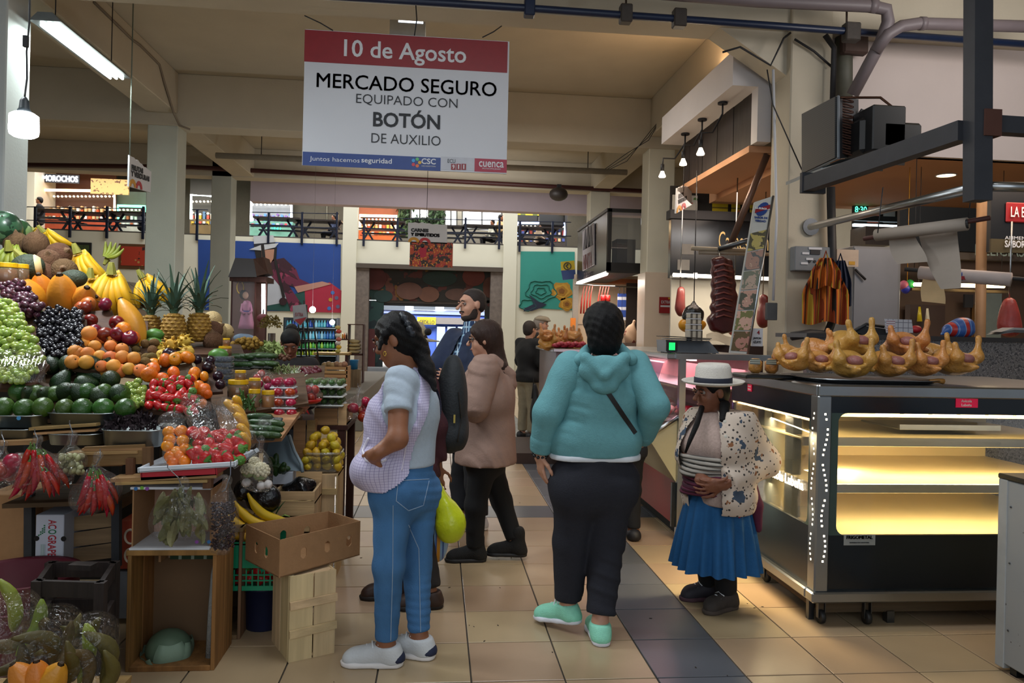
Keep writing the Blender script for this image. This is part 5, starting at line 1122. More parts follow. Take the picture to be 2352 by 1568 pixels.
fb=thing('clear_bag', 'big clear bag of strawberries lying on the white tray', 'bag',tuple(P(500,1060,3.40)));vput('bag_film',vmesh(sdf([ell(P(470,1025,3.42),(.085,.10,.085)),ell(P(525,1025,3.42),(.085,.10,.085)),ell(P(480,960,3.48),(.10,.06,.07)),cap(P(470,960,3.5),P(440,925,3.55),.05,.05)],.009,.03,(),folds(.009,60,(1.,.3,.25),2.)),FILM),fb)
for i,(x,y) in enumerate([(388,992),(416,990),(385,1024),(420,1012),(405,1038),(425,1032),(392,1048),(398,1062),(424,1058),(412,1046),(390,1010)]):
    o=put('golden_tomato',sphere(.027,mat('df8210',.3,0,.15,14,0,.5,0,.15),1.,12,8),None,P(x,y,3.42-.001*(y-990)),rot(),1.);tag(o, 'golden orange tomato in the narrow clear bag at the left of the white tray', 'tomato', 'golden tomatoes in the clear bag')
packs([o for o in COL.objects if o.get('group') == 'golden tomatoes in the clear bag'], 'golden tomato in the narrow clear bag', 'tomato', 'golden tomatoes in the clear bag')
fb=thing('clear_bag', 'narrow clear bag of golden tomatoes left of the strawberry bag', 'bag',tuple(P(405,1066,3.38)));vput('bag_film',vmesh(sdf([cap(P(405,1000,3.42),P(405,1045,3.38),.058,.062),ell(P(395,965,3.47),(.06,.04,.04)),cap(P(395,965,3.47),P(375,968,3.45),.03,.015)],.008,.03,(),folds(.007,70,(1.,.3,.25),1.)),FILM),fb)
for i,(x,y) in enumerate([(532,940),(548,950),(555,970),(560,995),(562,1015),(545,930)]):
    o=put('yellow_pepper',MB().tube([(-.05,0,0),(-.03,0,.006),(0,0,.008),(.03,0,.004),(.055,0,0)],[.012,.021,.022,.017,.004],8).mesh(mat('d19a1c',.4,0,.2,14),True),None,P(x,y,3.62-.002*(y-930)),(0,.9,.3*i));tag(o, 'yellow fruit inside the clear bag behind the wrapped cucumbers', 'fruit', 'yellow fruit in the clear bag')
packs([o for o in COL.objects if o.get('group') == 'yellow fruit in the clear bag'], 'yellow fruit in the clear bag behind the cucumbers', 'fruit', 'yellow fruit in the clear bag')
fb=thing('clear_bag', 'clear bag of yellow fruit between strawberries and cucumbers', 'bag',tuple(P(552,1020,3.5)));vput('bag_film',vmesh(sdf([cap(P(535,945,3.60),P(558,1012,3.46),.05,.055),ell(P(520,930,3.62),(.05,.05,.04))],.009,.03,(),folds(.007,60,(1.,.3,.25),3.)),FILM),fb)
flat_tray('pale_tray', 'pale plastic tray leaning at the right end of the white tray',(540,1048),(590,1012),3.52,.05,.02,mat('aeb6bc',.4))
fb=thing('film_wrap', 'clear film wrapped over the lower green grapes at the left edge', 'film',tuple(P(40,850,3.74)));MB().grid(lambda u,v:tuple(P(-8+112*u,800+78*v,3.86-.18*v-.05*math.sin(math.pi*v)-.01*math.sin(40*u+9*v))-np.array(fb.location)),24,12).obj('film',FILM2,fb,True)
# bags hanging from hooks along the stall front
CHI=MB().tube([(0,0,.05),(.002,0,.03),(.004,0,0),(.002,0,-.03),(-.006,0,-.06)],[.006,.011,.012,.009,.001],7).mesh(mat('a3101c',.25,0,.25,20,0,.5,0,.15),True)
CST=MB().tube([(0,0,.048),(.001,0,.062),(-.003,0,.074)],[.006,.003,.0025],5).mesh(GST)
def hang(label,knot,ctr,rad,Y,hook,fill=(),fold=.008,extra=(),cat='bag',res=.008):
    c=P(*ctr,Y);k=P(*knot,Y);t=thing('hanging_bag',label,cat,tuple(c-hx(0,0,rad[2])));q=[ell(c,rad),cap(lerp(c,k,.35),k,rad[0]*.6,.012,.05),cap(k,k+hx(.012,0,.04),.010,.022,.012)]
    for e in extra:q.append(ell(P(e[0],e[1],Y),e[2]))
    vput('bag_film',vmesh(sdf(q,res,.03,(),folds(fold,70,(1.,.3,.2),len(label)*.3)),FILM),t)
    h=P(*hook,Y+.02);vput('wire_hook',MB().tube([h,h-hx(0,0,.015),lerp(h,k,.5)+hx(.012,0,0),k+hx(.004,0,0),k-hx(.008,0,.006)],.0022,5).mesh(mat('8d9094',.3,1.)),t);return t
def fillbag(name,me,n,c,spr,Y,lab,cat,grp,kids=(),s=(.9,1.2),rf=None):
    for i in range(n):
        x,y=c[0]+spr[0]*random.uniform(-1,1),c[1]+spr[1]*random.uniform(-1,1);o=put(name,me,None,P(x,y,Y+random.uniform(-.05,.05)),rf(x) if rf else rot(),random.uniform(*s));tag(o,lab,cat,grp)
        for kn,km in kids:put(kn,km,o)
    r=[xy(o) for o in COL.objects if o.get('group')==grp]
    if n<40:rowlabels(r,14,lab.split(' in the ')[0], 'of the '+lab.split(' in the ')[1])
hang('clear bag of red chillies hanging at the far left, larger one',(80,1030),(88,1085),(.125,.07,.085),3.36,(80,985),(),.009,[(50,1080,(.07,.06,.07)),(130,1095,(.06,.06,.06))])
fillbag('red_chilli',CHI,30,(85,1088),(52,26),3.36, 'red chilli in the larger hanging bag', 'chilli', 'chillies in the larger bag',[('stem',CST)],(1.,1.3),lambda x:(.1,(85-x)*.012,0))
hang('clear bag of red chillies hanging below the wooden side board',(218,1068),(222,1130),(.095,.06,.085),3.30,(230,1030),(),.008,[(200,1150,(.06,.05,.04)),(250,1120,(.05,.05,.05))])
fillbag('red_chilli',CHI,26,(222,1132),(38,24),3.30, 'red chilli in the smaller hanging bag', 'chilli', 'chillies in the smaller bag',[('stem',CST)],(.95,1.25),lambda x:(.1,(222-x)*.012,0))
hang('small clear bag of pale broad beans between the two chilli bags',(160,1022),(163,1062),(.065,.05,.055),3.34,(160,965))
fillbag('broad_bean',sphere(.013,mat('8f8d66',.5,0,.2,20,0,.5,0,.2),.7,8,6),46,(163,1066),(24,20),3.34, 'pale broad bean in the small hanging bag', 'bean', 'broad beans in the small bag')
hang('clear bag of red fruit cut off at the left edge of the stall',(4,1040),(2,1085),(.075,.06,.08),3.40,(4,990));fillbag('tomato',TOM,9,(4,1085),(24,26),3.40, 'red tomato in the left-edge hanging bag', 'tomato', 'tomatoes in the left hanging bag')
hang('clear bag of cauliflower and garlic hanging beside the grey plastic lid',(592,1030),(590,1080),(.08,.06,.075),3.62,(588,1000),(),.008,[(600,1112,(.05,.05,.04)),(566,1105,(.03,.03,.035))])
CAUL=MB()
for i in range(40):a=i*2.4;z=1-i/40*1.1;q=math.sqrt(max(0,1-z*z));CAUL.ball((.034*q*math.cos(a),.034*q*math.sin(a),.030*z),.010,6,4)
CAUL=CAUL.mesh(mat('d0c8a8',.8,0,.15,60,.4),True);CLF=MB().lathe([(.02,-.035),(.034,-.02),(.038,0),(.034,-.004),(.028,-.02)],9).mesh(mat('8fa070',.6))
for i,(x,y,s) in enumerate([(570,1080,.85),(598,1082,1.1),(585,1062,.7)]):
    o=put('cauliflower',CAUL,None,P(x,y,3.60+.02*i),(.3,.2*i,0),s);tag(o,['left cauliflower in the hanging bag', 'largest cauliflower in the hanging bag', 'upper cauliflower in the hanging bag'][i], 'cauliflower');put('leaf_base',CLF,o)
for i,(x,y) in enumerate([(600,1115),(566,1108),(615,1112)]):
    tag(put('garlic',MB().lathe([(1e-6,-.018),(.015,-.014),(.02,0),(.012,.014),(.004,.024),(.003,.034),(0,.034)],10).mesh(mat('cfcac6',.6,0,.1,30),True),None,P(x,y,3.60),rot(),1.1),['garlic bulb lowest in the cauliflower bag', 'garlic bulb at the left under the cauliflower', 'garlic bulb at the right under the cauliflower'][i], 'garlic')
hang('clear bag of dried bay leaves hanging in front of the cardboard box',(420,1128),(415,1185),(.115,.05,.10),3.22,(385,1065),(),.008,[(370,1205,(.05,.04,.06)),(455,1200,(.05,.04,.06))])
LEAF=MB().grid(lambda u,v:((u-.5)*.032*math.sin(math.pi*(.06+.9*v))**.8,.006*math.sin(5*v)+.004*abs(2*u-1),(v-.5)*.085),2,6).mesh(mat('6b6a48',.7,0,.25,14,.2,.3,0,.2))
fillbag('bay_leaf',LEAF,60,(415,1185),(46,44),3.22, 'dried olive bay leaf in the hanging bag', 'leaf', 'bay leaves in the hanging bag',(),(.9,1.3),lambda x:(random.uniform(-.5,.5),(415-x)*.010+random.uniform(-.3,.3),random.uniform(-.8,.8)))
hang('tall narrow clear bag of dark red beans hanging right of the bay leaves',(515,1125),(513,1195),(.060,.045,.13),3.20,(530,1055),(),.006,[(505,1262,(.04,.03,.02))])
mb=MB();t=thing('beans', 'dark red dried beans filling the tall narrow hanging bag', 'beans',tuple(P(513,1250,3.2)))
for i in range(520):
    a,z,q=random.uniform(0,6.28),random.uniform(-1,.75),math.sqrt(random.random());mb.ball(P(513+28*q*math.cos(a),1200-62*z,3.20+.036*q*math.sin(a)),(.006,.005,.004),5,4,Euler(rot()).to_matrix())
wpart('bean_fill',mb,mat('2a1016',.4,0,.4,60),t,True)['kind'] = 'stuff'
hang('clear bag of red tomatoes hanging at the far end of the stall',(822,905),(822,940),(.095,.06,.075),5.0,(822,880));fillbag('tomato',TOM,12,(822,940),(24,20),5.0, 'red tomato in the farthest hanging bag', 'tomato', 'tomatoes in the far hanging bag')
# ------------------------------------------------------------------ crates,boxes and baskets at the foot of the stall
def crate_open(name,label,x0,x1,y0,y1,z0,z1,m,th=.012,n=2,back=None):
    """fruit crate stood on end, open toward the aisle: each board a part"""
    t=thing(name,label, 'crate',((x0+x1)/2,(y0+y1)/2,z0))
    for xx in (x0,x1-th):
        w=(y1-y0)/n
        for i in range(n):wpart('board',MB().bb(hx(xx,y0+w*i+.002,z0),hx(xx+th,y0+w*(i+1)-.004,z1),.002),m,t)
    wpart('end_board',MB().bb(hx(x0+th,y0,z0),hx(x1-th,y1,z0+th*1.4),.002),m,t);wpart('end_board',MB().bb(hx(x0-.004,y0-.004,z1-th*1.4),hx(x1+.004,y1,z1),.002),m,t)
    wpart('back_board',MB().bb(hx(x0+th,y1-th,z0+th*1.4),hx(x1-th,y1,z1-th*1.4)),back or m,t);return t
CARD=mat('9d7650',.85,0,.12,30,.15);CARDI=mat('b08a68',.85,0,.1,30,.15);WHITE=mat('cfd2d6',.6)
zt=float(P(390,1264,3.33)[2]);xl,xr=float(F(289,1541)[0]),float(F(489,1543)[0])
RW=wood('8a6036',.45,5)
crate_open('wooden_crate', 'upright reddish wooden crate with a cabbage inside',xl,xr,3.335,3.62,0,zt,RW,.016,2,mat('6a5036',.85,0,.15,8))
crate_open('wooden_crate', 'upright wooden crate standing behind the cabbage crate',xl+.05,xr+.025,3.66,4.05,0,zt+.01,wood('83684a',.45,5),.014,3)
t=thing('carton_tray', 'cut carton tray with green print standing inside the cabbage crate', 'carton',((xl+xr)/2,3.57,zt-.12))
wpart('side',MB().bb(hx(xl+.07,3.50,zt-.10),hx(xl+.08,3.60,zt-.02)),CARD,t);wpart('panel',MB().bb(hx(xl+.08,3.595,zt-.11),hx(xr-.05,3.60,zt-.03)),mat('a08a74',.85),t)
wpart('green_strip',MB().bb(hx(xl+.09,3.588,zt-.115),hx(xr-.05,3.594,zt-.09)),patmat('1f3d24',(('x', '8fa08f',18,.25),)),t)
t=thing('newspaper_roll', 'rolled grey paper upright along the right side inside the cabbage crate', 'paper',(xr-.045,3.42,.02));MB().tube([(0,0,0),(.008,0,.2),(.012,.01,.36),(.02,.02,.43)],[.016,.018,.016,.014],7).obj('paper',mat('8c8c88',.9,0,.3,60,.5),t,True)
c=P(388,1490,3.46);cb=thing('cabbage', 'pale green cabbage in a tied clear bag inside the wooden crate', 'cabbage',tuple(c))
MB().ball((0,0,0),(.098,.09,.088),18,12).obj('head',mat('5a705a',.6,0,.25,7,.2),cb,True)
for k in range(5):
    M=Matrix.Rotation(k*1.25+.4,4, 'Z') @ Matrix.Rotation(.3+.16*k,4, 'X')
    def lf(u,v):a,b=(u-.5)*1.5,(v-.5)*1.7;r=.100+.004*k+.006*math.sin(9*u)*v;return tuple(M @ Vector((r*math.sin(a)*math.cos(b),-r*math.cos(a)*math.cos(b),.92*r*math.sin(b))))
    MB().grid(lf,10,10).obj('leaf',mat('7c947e',.55,0,.25,8,.25,.4,0,.1),cb,True)
MB().tube([(.05,-.06,-.085),(.06,-.07,-.10),(.075,-.072,-.108),(.085,-.072,-.098),(.07,-.07,-.088)],.008,6).obj('knot',mat('b8bcbf',.4),cb,True)
# cardboard box lying open on top of the cabbage crate
bx0,bx1=float(P(303,1200,3.36)[0]),float(P(486,1200,3.36)[0]);z0,z1=zt+.001,float(P(400,1118,3.34)[2])
t=thing('cardboard_box', 'white-edged cardboard box lying open on top of the cabbage crate', 'box',((bx0+bx1)/2,3.45,z0))
for nm,a,b,m in [('side',(bx0,3.36,z0),(bx0+.006,3.62,z1),CARD),('side',(bx1-.006,3.36,z0),(bx1,3.62,z1),CARD),('back',(bx0,3.60,z0),(bx1,3.61,z1),mat('b8917a',.85,0,.06,30)),('bottom',(bx0,3.335,z0),(bx1,3.62,z0+.008),WHITE),('top',(bx0,3.335,z1-.010),(bx1,3.62,z1),WHITE)]:wpart(nm,MB().bb(hx(*a),hx(*b)),m,t)
for i,(x,z,c_) in enumerate([(312,1122, '2f6fae'),(326,1120, '6fae3a'),(338,1122, '8a4aa0'),(452,1244, '8a4aa0'),(466,1243, '5fae3a'),(480,1244, '2f6fae')]):wpart('printed_dot',MB().lathe([(.0,0),(.008,0),(.008,.001),(0,.001)],12,tuple(P(x,z,3.334)),Matrix.Rotation(math.pi/2,4, 'X')),mat(c_,.5),t)
for x,y in ((366,1172),(375,1140)):wpart('slot',MB().box(tuple(P(x,y,3.599)),(.03 if y>1150 else .006,.002,.006 if y>1150 else .03)),mat('1a1410',.9),t)
# grape carton with its printed name
gx0,gx1=P(82,1200,3.7),P(147,1200,3.7);gz0,gz1=P(110,1302,3.7)[2],P(110,1182,3.7)[2]
t=thing('fruit_carton', 'white printed grape carton standing on end beside the wooden slats', 'box',(float(gx0[0]+gx1[0])/2,3.8,gz0))
wpart('carton_body',MB().bb(hx(gx0[0],3.7,gz0),hx(gx1[0],3.98,gz1),.003),mat('b9bcc6',.7,0,.05,12),t)
gm,rm,nn=mat('2c7048',.6),mat('a3202e',.6),(0,-1,0)
q=hx((gx0[0]+gx1[0])/2+.012,3.6985,(gz0+gz1)/2)
for nm_,tx,c0,ln,m_ in (('printed_name', 'AC',.078,.042,rm),('printed_letter', 'O',.043,.022,gm),('printed_name', 'GRAPES',-.030,.115,rm)):
    me=text_mesh(tx,1.,m_,.012,.001);c_=np.array([v.co for v in me.vertices]);lo,hi=c_.min(0),c_.max(0);me.transform(Matrix.Translation((-(lo[0]+hi[0])/2,-(lo[1]+hi[1])/2,0)));me.transform(Matrix.Diagonal((ln/(hi[0]-lo[0]),.036/(hi[1]-lo[1]),1,1)));me.transform(Matrix.Translation(Vector(q+hx(0,0,c0))) @ frame((0,0,-1),nn));vput(nm_,me,t)
mb=MB();[mb.ball(q+hx(-.035-.008*r,0,.042+.010*(k-r/2)),(.004,.001,.004),6,4) for r in range(4) for k in range(4-r)];wpart('printed_grapes',mb,gm,t)
wpart('printed_lines',MB().box(tuple(q+hx(-.040,0,-.05)),(.02,.001,.07)),patmat('b9bcc6',(('x', '7d9a8c',230,.5),)),t)
for x,y in ((84,1236),(146,1237),(84,1286),(146,1290)):wpart('hand_hole',MB().lathe([(0,0),(.012,0),(.012,.001),(0,.001)],12,tuple(P(x,y,3.699)),Matrix.Rotation(math.pi/2,4, 'X')),mat('17120e',.9),t)
t=thing('slatted_crate', 'old wooden crate with three wide weathered slats under the stall', 'crate',tuple(P(205,1290,3.82)))
for i in range(3):wpart('slat',MB().hexa([P(148,1222+36*i,3.8),P(262,1208+36*i,3.8),P(262,1208+36*i,4.0),P(148,1222+36*i,4.0),P(148,1190+36*i,3.8),P(262,1174+36*i,3.8),P(262,1174+36*i,4.0),P(148,1190+36*i,4.0)]),wood('7d6448',.5,4, 'x'),t)
t=thing('orange_carton', 'orange carton printed with white circles behind the dark post', 'box',tuple(P(287,1305,3.86)));a,b=P(272,1306,3.86),P(306,1196,3.86)
wpart('carton_body',MB().bb(a,b+hx(0,.25,0)),mat('a03c20',.7),t)
for y in (1232,1276):wpart('printed_ring',MB().tube([P(300+13*math.cos(v),y+16*math.sin(v),3.858) for v in np.linspace(0,6.28,20)],.006,5),mat('d8c8b0',.6),t)
t=thing('grey_carton', 'pale grey carton below the orange carton behind the dark post', 'box',tuple(P(287,1400,3.87)));wpart('carton_body',MB().bb(P(272,1420,3.87),P(304,1312,3.87)+hx(0,.2,0)),mat('75787c',.8),t)
t=thing('brown_carton', 'plain brown carton in the shade at the left edge under the stall', 'box',tuple(P(25,1290,3.85)));wpart('carton_body',MB().bb(P(-40,1295,3.85),P(58,1135,3.85)+hx(0,.3,0),.004),CARD,t)
t=thing('dark_carton', 'brown carton in the shade between the dark posts under the stall', 'box',tuple(P(170,1180,3.95)));wpart('carton_body',MB().bb(P(82,1182,4.02),P(258,1138,4.02)+hx(0,.3,0),.004),mat('6d5238',.85),t)
# dark open crate and maroon basin
BLK=wood('2b2320',.5,5);t=thing('dark_crate', 'dark stained open crate on the floor left of the cabbage crate', 'crate',tuple(F(190,1565)))
a,b,c_,d_=F(88,1332,.50),F(232,1336,.50),F(262,1290,.50),F(118,1290,.50)
for p,q in ((a,b),(b,c_),(c_,d_),(d_,a)):
    for z in (.47,.30,.13):wpart('board',MB().plank(hx(p[0],p[1],z),hx(q[0],q[1],z),.018,.10 if z<.4 else .06),BLK,t)
for p in (a,b,c_,d_):wpart('corner_post',MB().bb(hx(p[0]-.018,p[1]-.018,0),hx(p[0]+.018,p[1]+.018,.5)),BLK,t)
wpart('top_bar',MB().plank(lerp(a,d_,.5)+hx(.1,0,.02),lerp(b,c_,.5)+hx(-.05,0,.02),.05,.02),BLK,t)
c=P(45,1350,3.42);t=thing('maroon_basin', 'large maroon plastic basin at the left edge behind the bagged pods', 'basin',(c[0],c[1],0))
h=P(45,1316,3.42)[2];MB().lathe([(.17,0),(.18,.01),(.215,h*.7),(.222,h*.72),(.226,h*.95),(.240,h),(.236,h+.006),(.218,h-.004),(.17,.02),(0,.015)],32).obj('basin',mat('5d1226',.45,0,.1,10),t,True)
MB().tube([(.232*math.cos(v),.232*math.sin(v),h*.74) for v in np.linspace(0,6.28,40)],.006,5).obj('rim_ring',mat('5d1226',.45),t,True)
# bags of brown-green pods in the front corner
c=P(105,1540,2.72);t=thing('low_crate', 'low wooden crate under the bagged pods in the front corner', 'crate',(c[0],c[1],0))
for i in range(4):wpart('slat',MB().bb(hx(c[0]-.32,c[1]-.2+.11*i,.15),hx(c[0]+.20,c[1]-.11+.11*i,.165)),SPLIT,t)
for s in (-.3,.18):wpart('side_board',MB().bb(hx(c[0]+s-.01,c[1]-.2,0),hx(c[0]+s+.01,c[1]+.24,.15)),SPLIT,t)
def pod_mesh(m,L_=.2,r=.024,bend=.05):
    pts=[(bend*math.sin(math.pi*v),0,L_*(v-.5)) for v in np.linspace(0,1,9)];rr=[r*.3,r*.8,r,r*1.05,r,r*1.05,r,r*.75,r*.25]
    mb=MB();v,f=[],[];n=12
    for p,q in zip(pts,rr):
        for j in range(n):a=2*math.pi*j/n;k=q*(1+.14*(j % 3==0));v.append((p[0]+k*math.cos(a),k*.8*math.sin(a),p[2]))
    for i in range(8):
        for j in range(n):f.append((i*n+j,i*n+(j+1) % n,(i+1)*n+(j+1) % n,(i+1)*n+j))
    f+=[tuple(range(n-1,-1,-1)),tuple(range(8*n,9*n))];return mb.add(v,f).mesh(m,True)
POD=pod_mesh(mat('54471c',.6,0,.5,9,.3,.4,0,.25,0,0,50));POD2=pod_mesh(mat('7d8a2c',.5,0,.4,9,.2,.4,0,.2,0,0,50),.22,.026,.03)
PS=[(15,1390,2.86,POD2,(.1,-.2,0), 'green pod standing upright at the left edge'),(68,1440,2.80,POD2,(.2,.3,1.), 'yellow-green pod standing left of the middle'),(28,1450,2.82,POD,(0,1.3,.4), 'brown pod lying across at the left edge'),(95,1465,2.80,POD,(.2,-.5,2.), 'brown pod leaning left in the middle'),(80,1500,2.70,POD,(.3,-.7,.5), 'dark brown pod below the middle'),(135,1455,2.78,POD,(.1,1.0,1), 'brown pod lying at the top right of the middle'),(150,1490,2.72,POD,(.2,.3,2), 'brown pod upright right of the middle'),(190,1500,2.72,POD2,(.2,-.1,1.2), 'olive pod standing at the right side'),(215,1510,2.72,POD,(.1,-.3,.5), 'brown pod at the right edge of the bag'),(35,1500,2.70,POD,(0,1.2,1.2), 'brown pod lying low at the left edge'),(130,1525,2.66,POD,(.3,.5,0), 'brown pod beside the orange fruit'),(175,1545,2.66,POD,(.1,-.4,1.), 'brown pod lowest at the right'),(185,1430,2.84,POD,(.6,1.2,.3), 'small brown pod at the top right under the film'),(15,1540,2.66,POD,(.2,.4,1.), 'brown pod lowest at the left edge'),(225,1550,2.68,POD,(.2,.2,.5), 'brown pod lowest at the right edge of the bag')]
for x,y,Y,m,r_,lb in PS:tag(put('guaba_pod',m,None,P(x,y,Y),r_,random.uniform(.85,1.05)),lb+' of the bagged pods', 'pod', 'bagged pods in the front corner')
for i,(ctr,rad,lb) in enumerate([((20,1470),(.12,.12,.17), 'clear bag round the pods at the left edge'),((110,1490),(.13,.13,.15), 'clear bag round the pods in the middle of the front corner'),((200,1510),(.10,.12,.15), 'clear bag round the pods at the right of the front corner')]):
    q=P(*ctr,2.75);fb=thing('clear_bag',lb, 'bag',tuple(q-hx(0,0,rad[2])));vput('bag_film',vmesh(sdf([ell(q,rad),ell(q+hx(.03,0,.09),(.07,.07,.06))],.010,.04,(),folds(.010,40,(.8,.4,.5),i)),film('ffffff',.004,.05,.13,.9,24.)),fb)
for i,(x,a) in enumerate([(60,-.5),(88,0),(118,.5)]):
    o=put('orange_papaya',PAP,None,P(x,1566,2.58),(.2,a,0),.62);tag(o,['left', 'middle', 'right'][i]+' of the three orange-yellow fruit at the bottom edge of the front corner', 'fruit', 'orange fruit at the bottom edge');put('stem',STP,o)
# navy bucket,green lattice crate with bananas and strawberries
c=F(602,1440);h=P(602,1338,c[1])[2];t=thing('navy_bucket', 'navy blue plastic bucket under the green crate', 'bucket',(c[0],c[1]+.02,0))
MB().lathe([(.082,0),(.086,.006),(.103,h-.02),(.110,h-.018),(.112,h),(.106,h),(.100,h-.02),(.08,.012),(0,.01)],28).obj('bucket',mat('141c3a',.4,0,.1,10),t,True)
z0=h+.005;zt2=P(580,1242,3.70)[2];a,b=P(524,1335,3.68),P(652,1332,3.68);t=thing('green_crate', 'green plastic lattice crate on the navy bucket', 'crate',((a[0]+b[0])/2,3.82,z0));GR=mat('0f8a62',.4)
X0_,X1_=a[0],b[0]+.02;Y0_,Y1_=3.68,3.98
wpart('bottom',MB().bb(hx(X0_,Y0_,z0),hx(X1_,Y1_,z0+.008)),GR,t)
for (p,q,vx) in ((hx(X0_,Y0_,0),hx(X1_,Y0_,0),1),(hx(X0_,Y1_,0),hx(X1_,Y1_,0),1),(hx(X0_,Y0_,0),hx(X0_,Y1_,0),0),(hx(X1_,Y0_,0),hx(X1_,Y1_,0),0)):
    mb=MB();H_=zt2-z0
    for zz,w in ((.012,.022),(.048,.006),(.075,.006),(H_*.72,H_*.5),(H_-.006,.014)):mb.plank(p+hx(0,0,z0+zz),q+hx(0,0,z0+zz),.008,w)
    for i in range(11):r=lerp(p,q,i/10);mb.plank(r+hx(0,0,z0),r+hx(0,0,z0+.10),.006 if vx else .008,.006,(0,1,0))
    wpart('lattice_side',mb,GR,t)
for i in range(14):o=put('strawberry',STRAW,None,hx(X0_+.03+.26*((i*.618) % 1),Y0_+.05+.015*(i % 3),z0+.035+.03*(i % 2)),rot(),1.2);put('calyx',CALYX,o);tag(o, 'red strawberry', 'strawberry', 'strawberries in the green crate')
rowlabels([xy(o) for o in COL.objects if o.get('group') == 'strawberries in the green crate'],8, 'red strawberry', 'inside the green crate')
PLM=banana_mesh(mat('cf9f16',.5,0,.35,7,.05,.4,0,.12),.26,.026,.5)
for i,(x,y,Y,r_,lb) in enumerate([(606,1180,3.78,(0,-.95,.2), 'topmost yellow plantain pointing to the upper left'),(580,1196,3.76,(0,-1.05,0), 'yellow plantain lying second from the top'),(566,1215,3.74,(.1,-1.15,-.1), 'yellow plantain lying third from the top'),(560,1232,3.72,(.1,-1.3,.1), 'yellow plantain lowest at the left of the green crate'),(628,1185,3.86,(.1,-.8,.3), 'green-yellow plantain at the right above the carton'),(548,1205,3.80,(.1,-.5,0), 'short plantain upright at the left of the green crate')]):
    o=put('plantain',PLM if i != 4 else banana_mesh(mat('9aa62a',.5),.22,.02,.5),None,P(x,y,Y),r_,.95 if i<4 else .7);tag(o,lb, 'plantain', 'plantains in the green crate');put('tip',TIP,o,(0,0,.12))
# cardboard tray box resting on the pale crate
zt3=float(P(643,1240,3.36)[2]);Q=[F(643,1240,zt3),F(828,1196,zt3),F(755,1173,zt3),F(565,1204,zt3)];hh=.165
t=thing('cardboard_tray', 'empty brown cardboard tray with oval holes on the pale crate', 'box',tuple(sum(Q)/4-hx(0,0,hh)))
for i in range(4):
    p,q=Q[i],Q[(i+1) % 4];d=nrm(q-p);n=np.cross(d,(0,0,1.));L_=np.linalg.norm(q-p);hs_=[(.28,.5),(.57,.5),(.85,.5)] if i in (0,2) else [(.33,.5),(.62,.5)]
    mb=MB();w,hgt=.016,.026     # a board with real oval holes:built from a grid of cells around each hole
    xs=[0]+[v for u,_ in hs_ for v in (u*L_-w,u*L_+w)]+[L_]
    for k in range(len(xs)-1):
        hole=k % 2==1
        for z0_,z1_ in (((-hh,-hh*.5-hgt),(-hh*.5+hgt,0)) if hole else ((-hh,0),)):
            a_,b_=p+d*xs[k]+hx(0,0,z0_),p+d*xs[k+1]+hx(0,0,z1_);c0,c1=p+d*xs[k],p+d*xs[k+1];th=n*-.005
            mb.hexa([c0+hx(0,0,z0_),c1+hx(0,0,z0_),c1+th+hx(0,0,z0_),c0+th+hx(0,0,z0_),c0+hx(0,0,z1_),c1+hx(0,0,z1_),c1+th+hx(0,0,z1_),c0+th+hx(0,0,z1_)])
        if hole:
            for sx in (-1,1):
                for sz in (-1,1):
                    m0=p+d*((xs[k]+xs[k+1])/2+sx*w)+hx(0,0,-hh*.5+sz*hgt);mb.prism([m0,m0-d*sx*w*.9,m0-d*sx*w*.4-hx(0,0,sz*hgt*.15),m0-hx(0,0,sz*hgt*.45)],n*-.005)
    wpart('side',mb,CARD,t)
wpart('bottom',MB().prism([q-hx(0,0,hh) for q in Q],(0,0,.005)),CARD,t)
# pale slatted crate on end,beneath the cardboard tray
p0,p1=F(662,1522),F(768,1499);d=nrm(p1-p0);n=nrm(np.cross(d,(0,0,1.)));w=np.linalg.norm(p1-p0);H_=float(P(665,1322,p0[1])[2])-.004;dep=.27;bk=-n*dep
t=thing('pale_crate', 'pale new wooden crate standing on end under the cardboard tray', 'crate',tuple((p0+p1)/2+bk/2));PW=wood('d2b98e',.3,4);PWX=wood('d0b68a',.3,4, 'x')
for u0,u1 in ((.0,.50),(.53,1.0)):a,b=p0+d*w*u0,p0+d*w*u1;wpart('slat',MB().prism([a,b,b+hx(0,0,H_),a+hx(0,0,H_)],-n*.007),PW,t)
for z in (.33,.66):a,b=p0+d*.0+n*.008+hx(0,0,H_*z),p0+d*w*1.02+n*.008+hx(0,0,H_*z+.008);wpart('cross_slat',MB().plank(a,b,.012,.034),PWX,t)
for s in (0,w):
    for k in range(2):a=p0+d*s-n*(.01+k*dep*.5);b=a-n*dep*.46;wpart('side_slat',MB().prism([a,b,b+hx(0,0,H_*.995),a+hx(0,0,H_*.995)],d*(.007 if s==0 else -.007)),PW,t)
for z in (.012,H_-.012):wpart('end_board',MB().plank(p0+d*w/2-n*.01+hx(0,0,z),p0+d*w/2-n*dep+hx(0,0,z),w*.97,.012),PW,t)
for s in (.012,w-.012):wpart('corner_batten',MB().plank(p0+d*s-n*.02,p0+d*s-n*.02+hx(0,0,H_),.02,.02,(0,1,0)),PW,t)
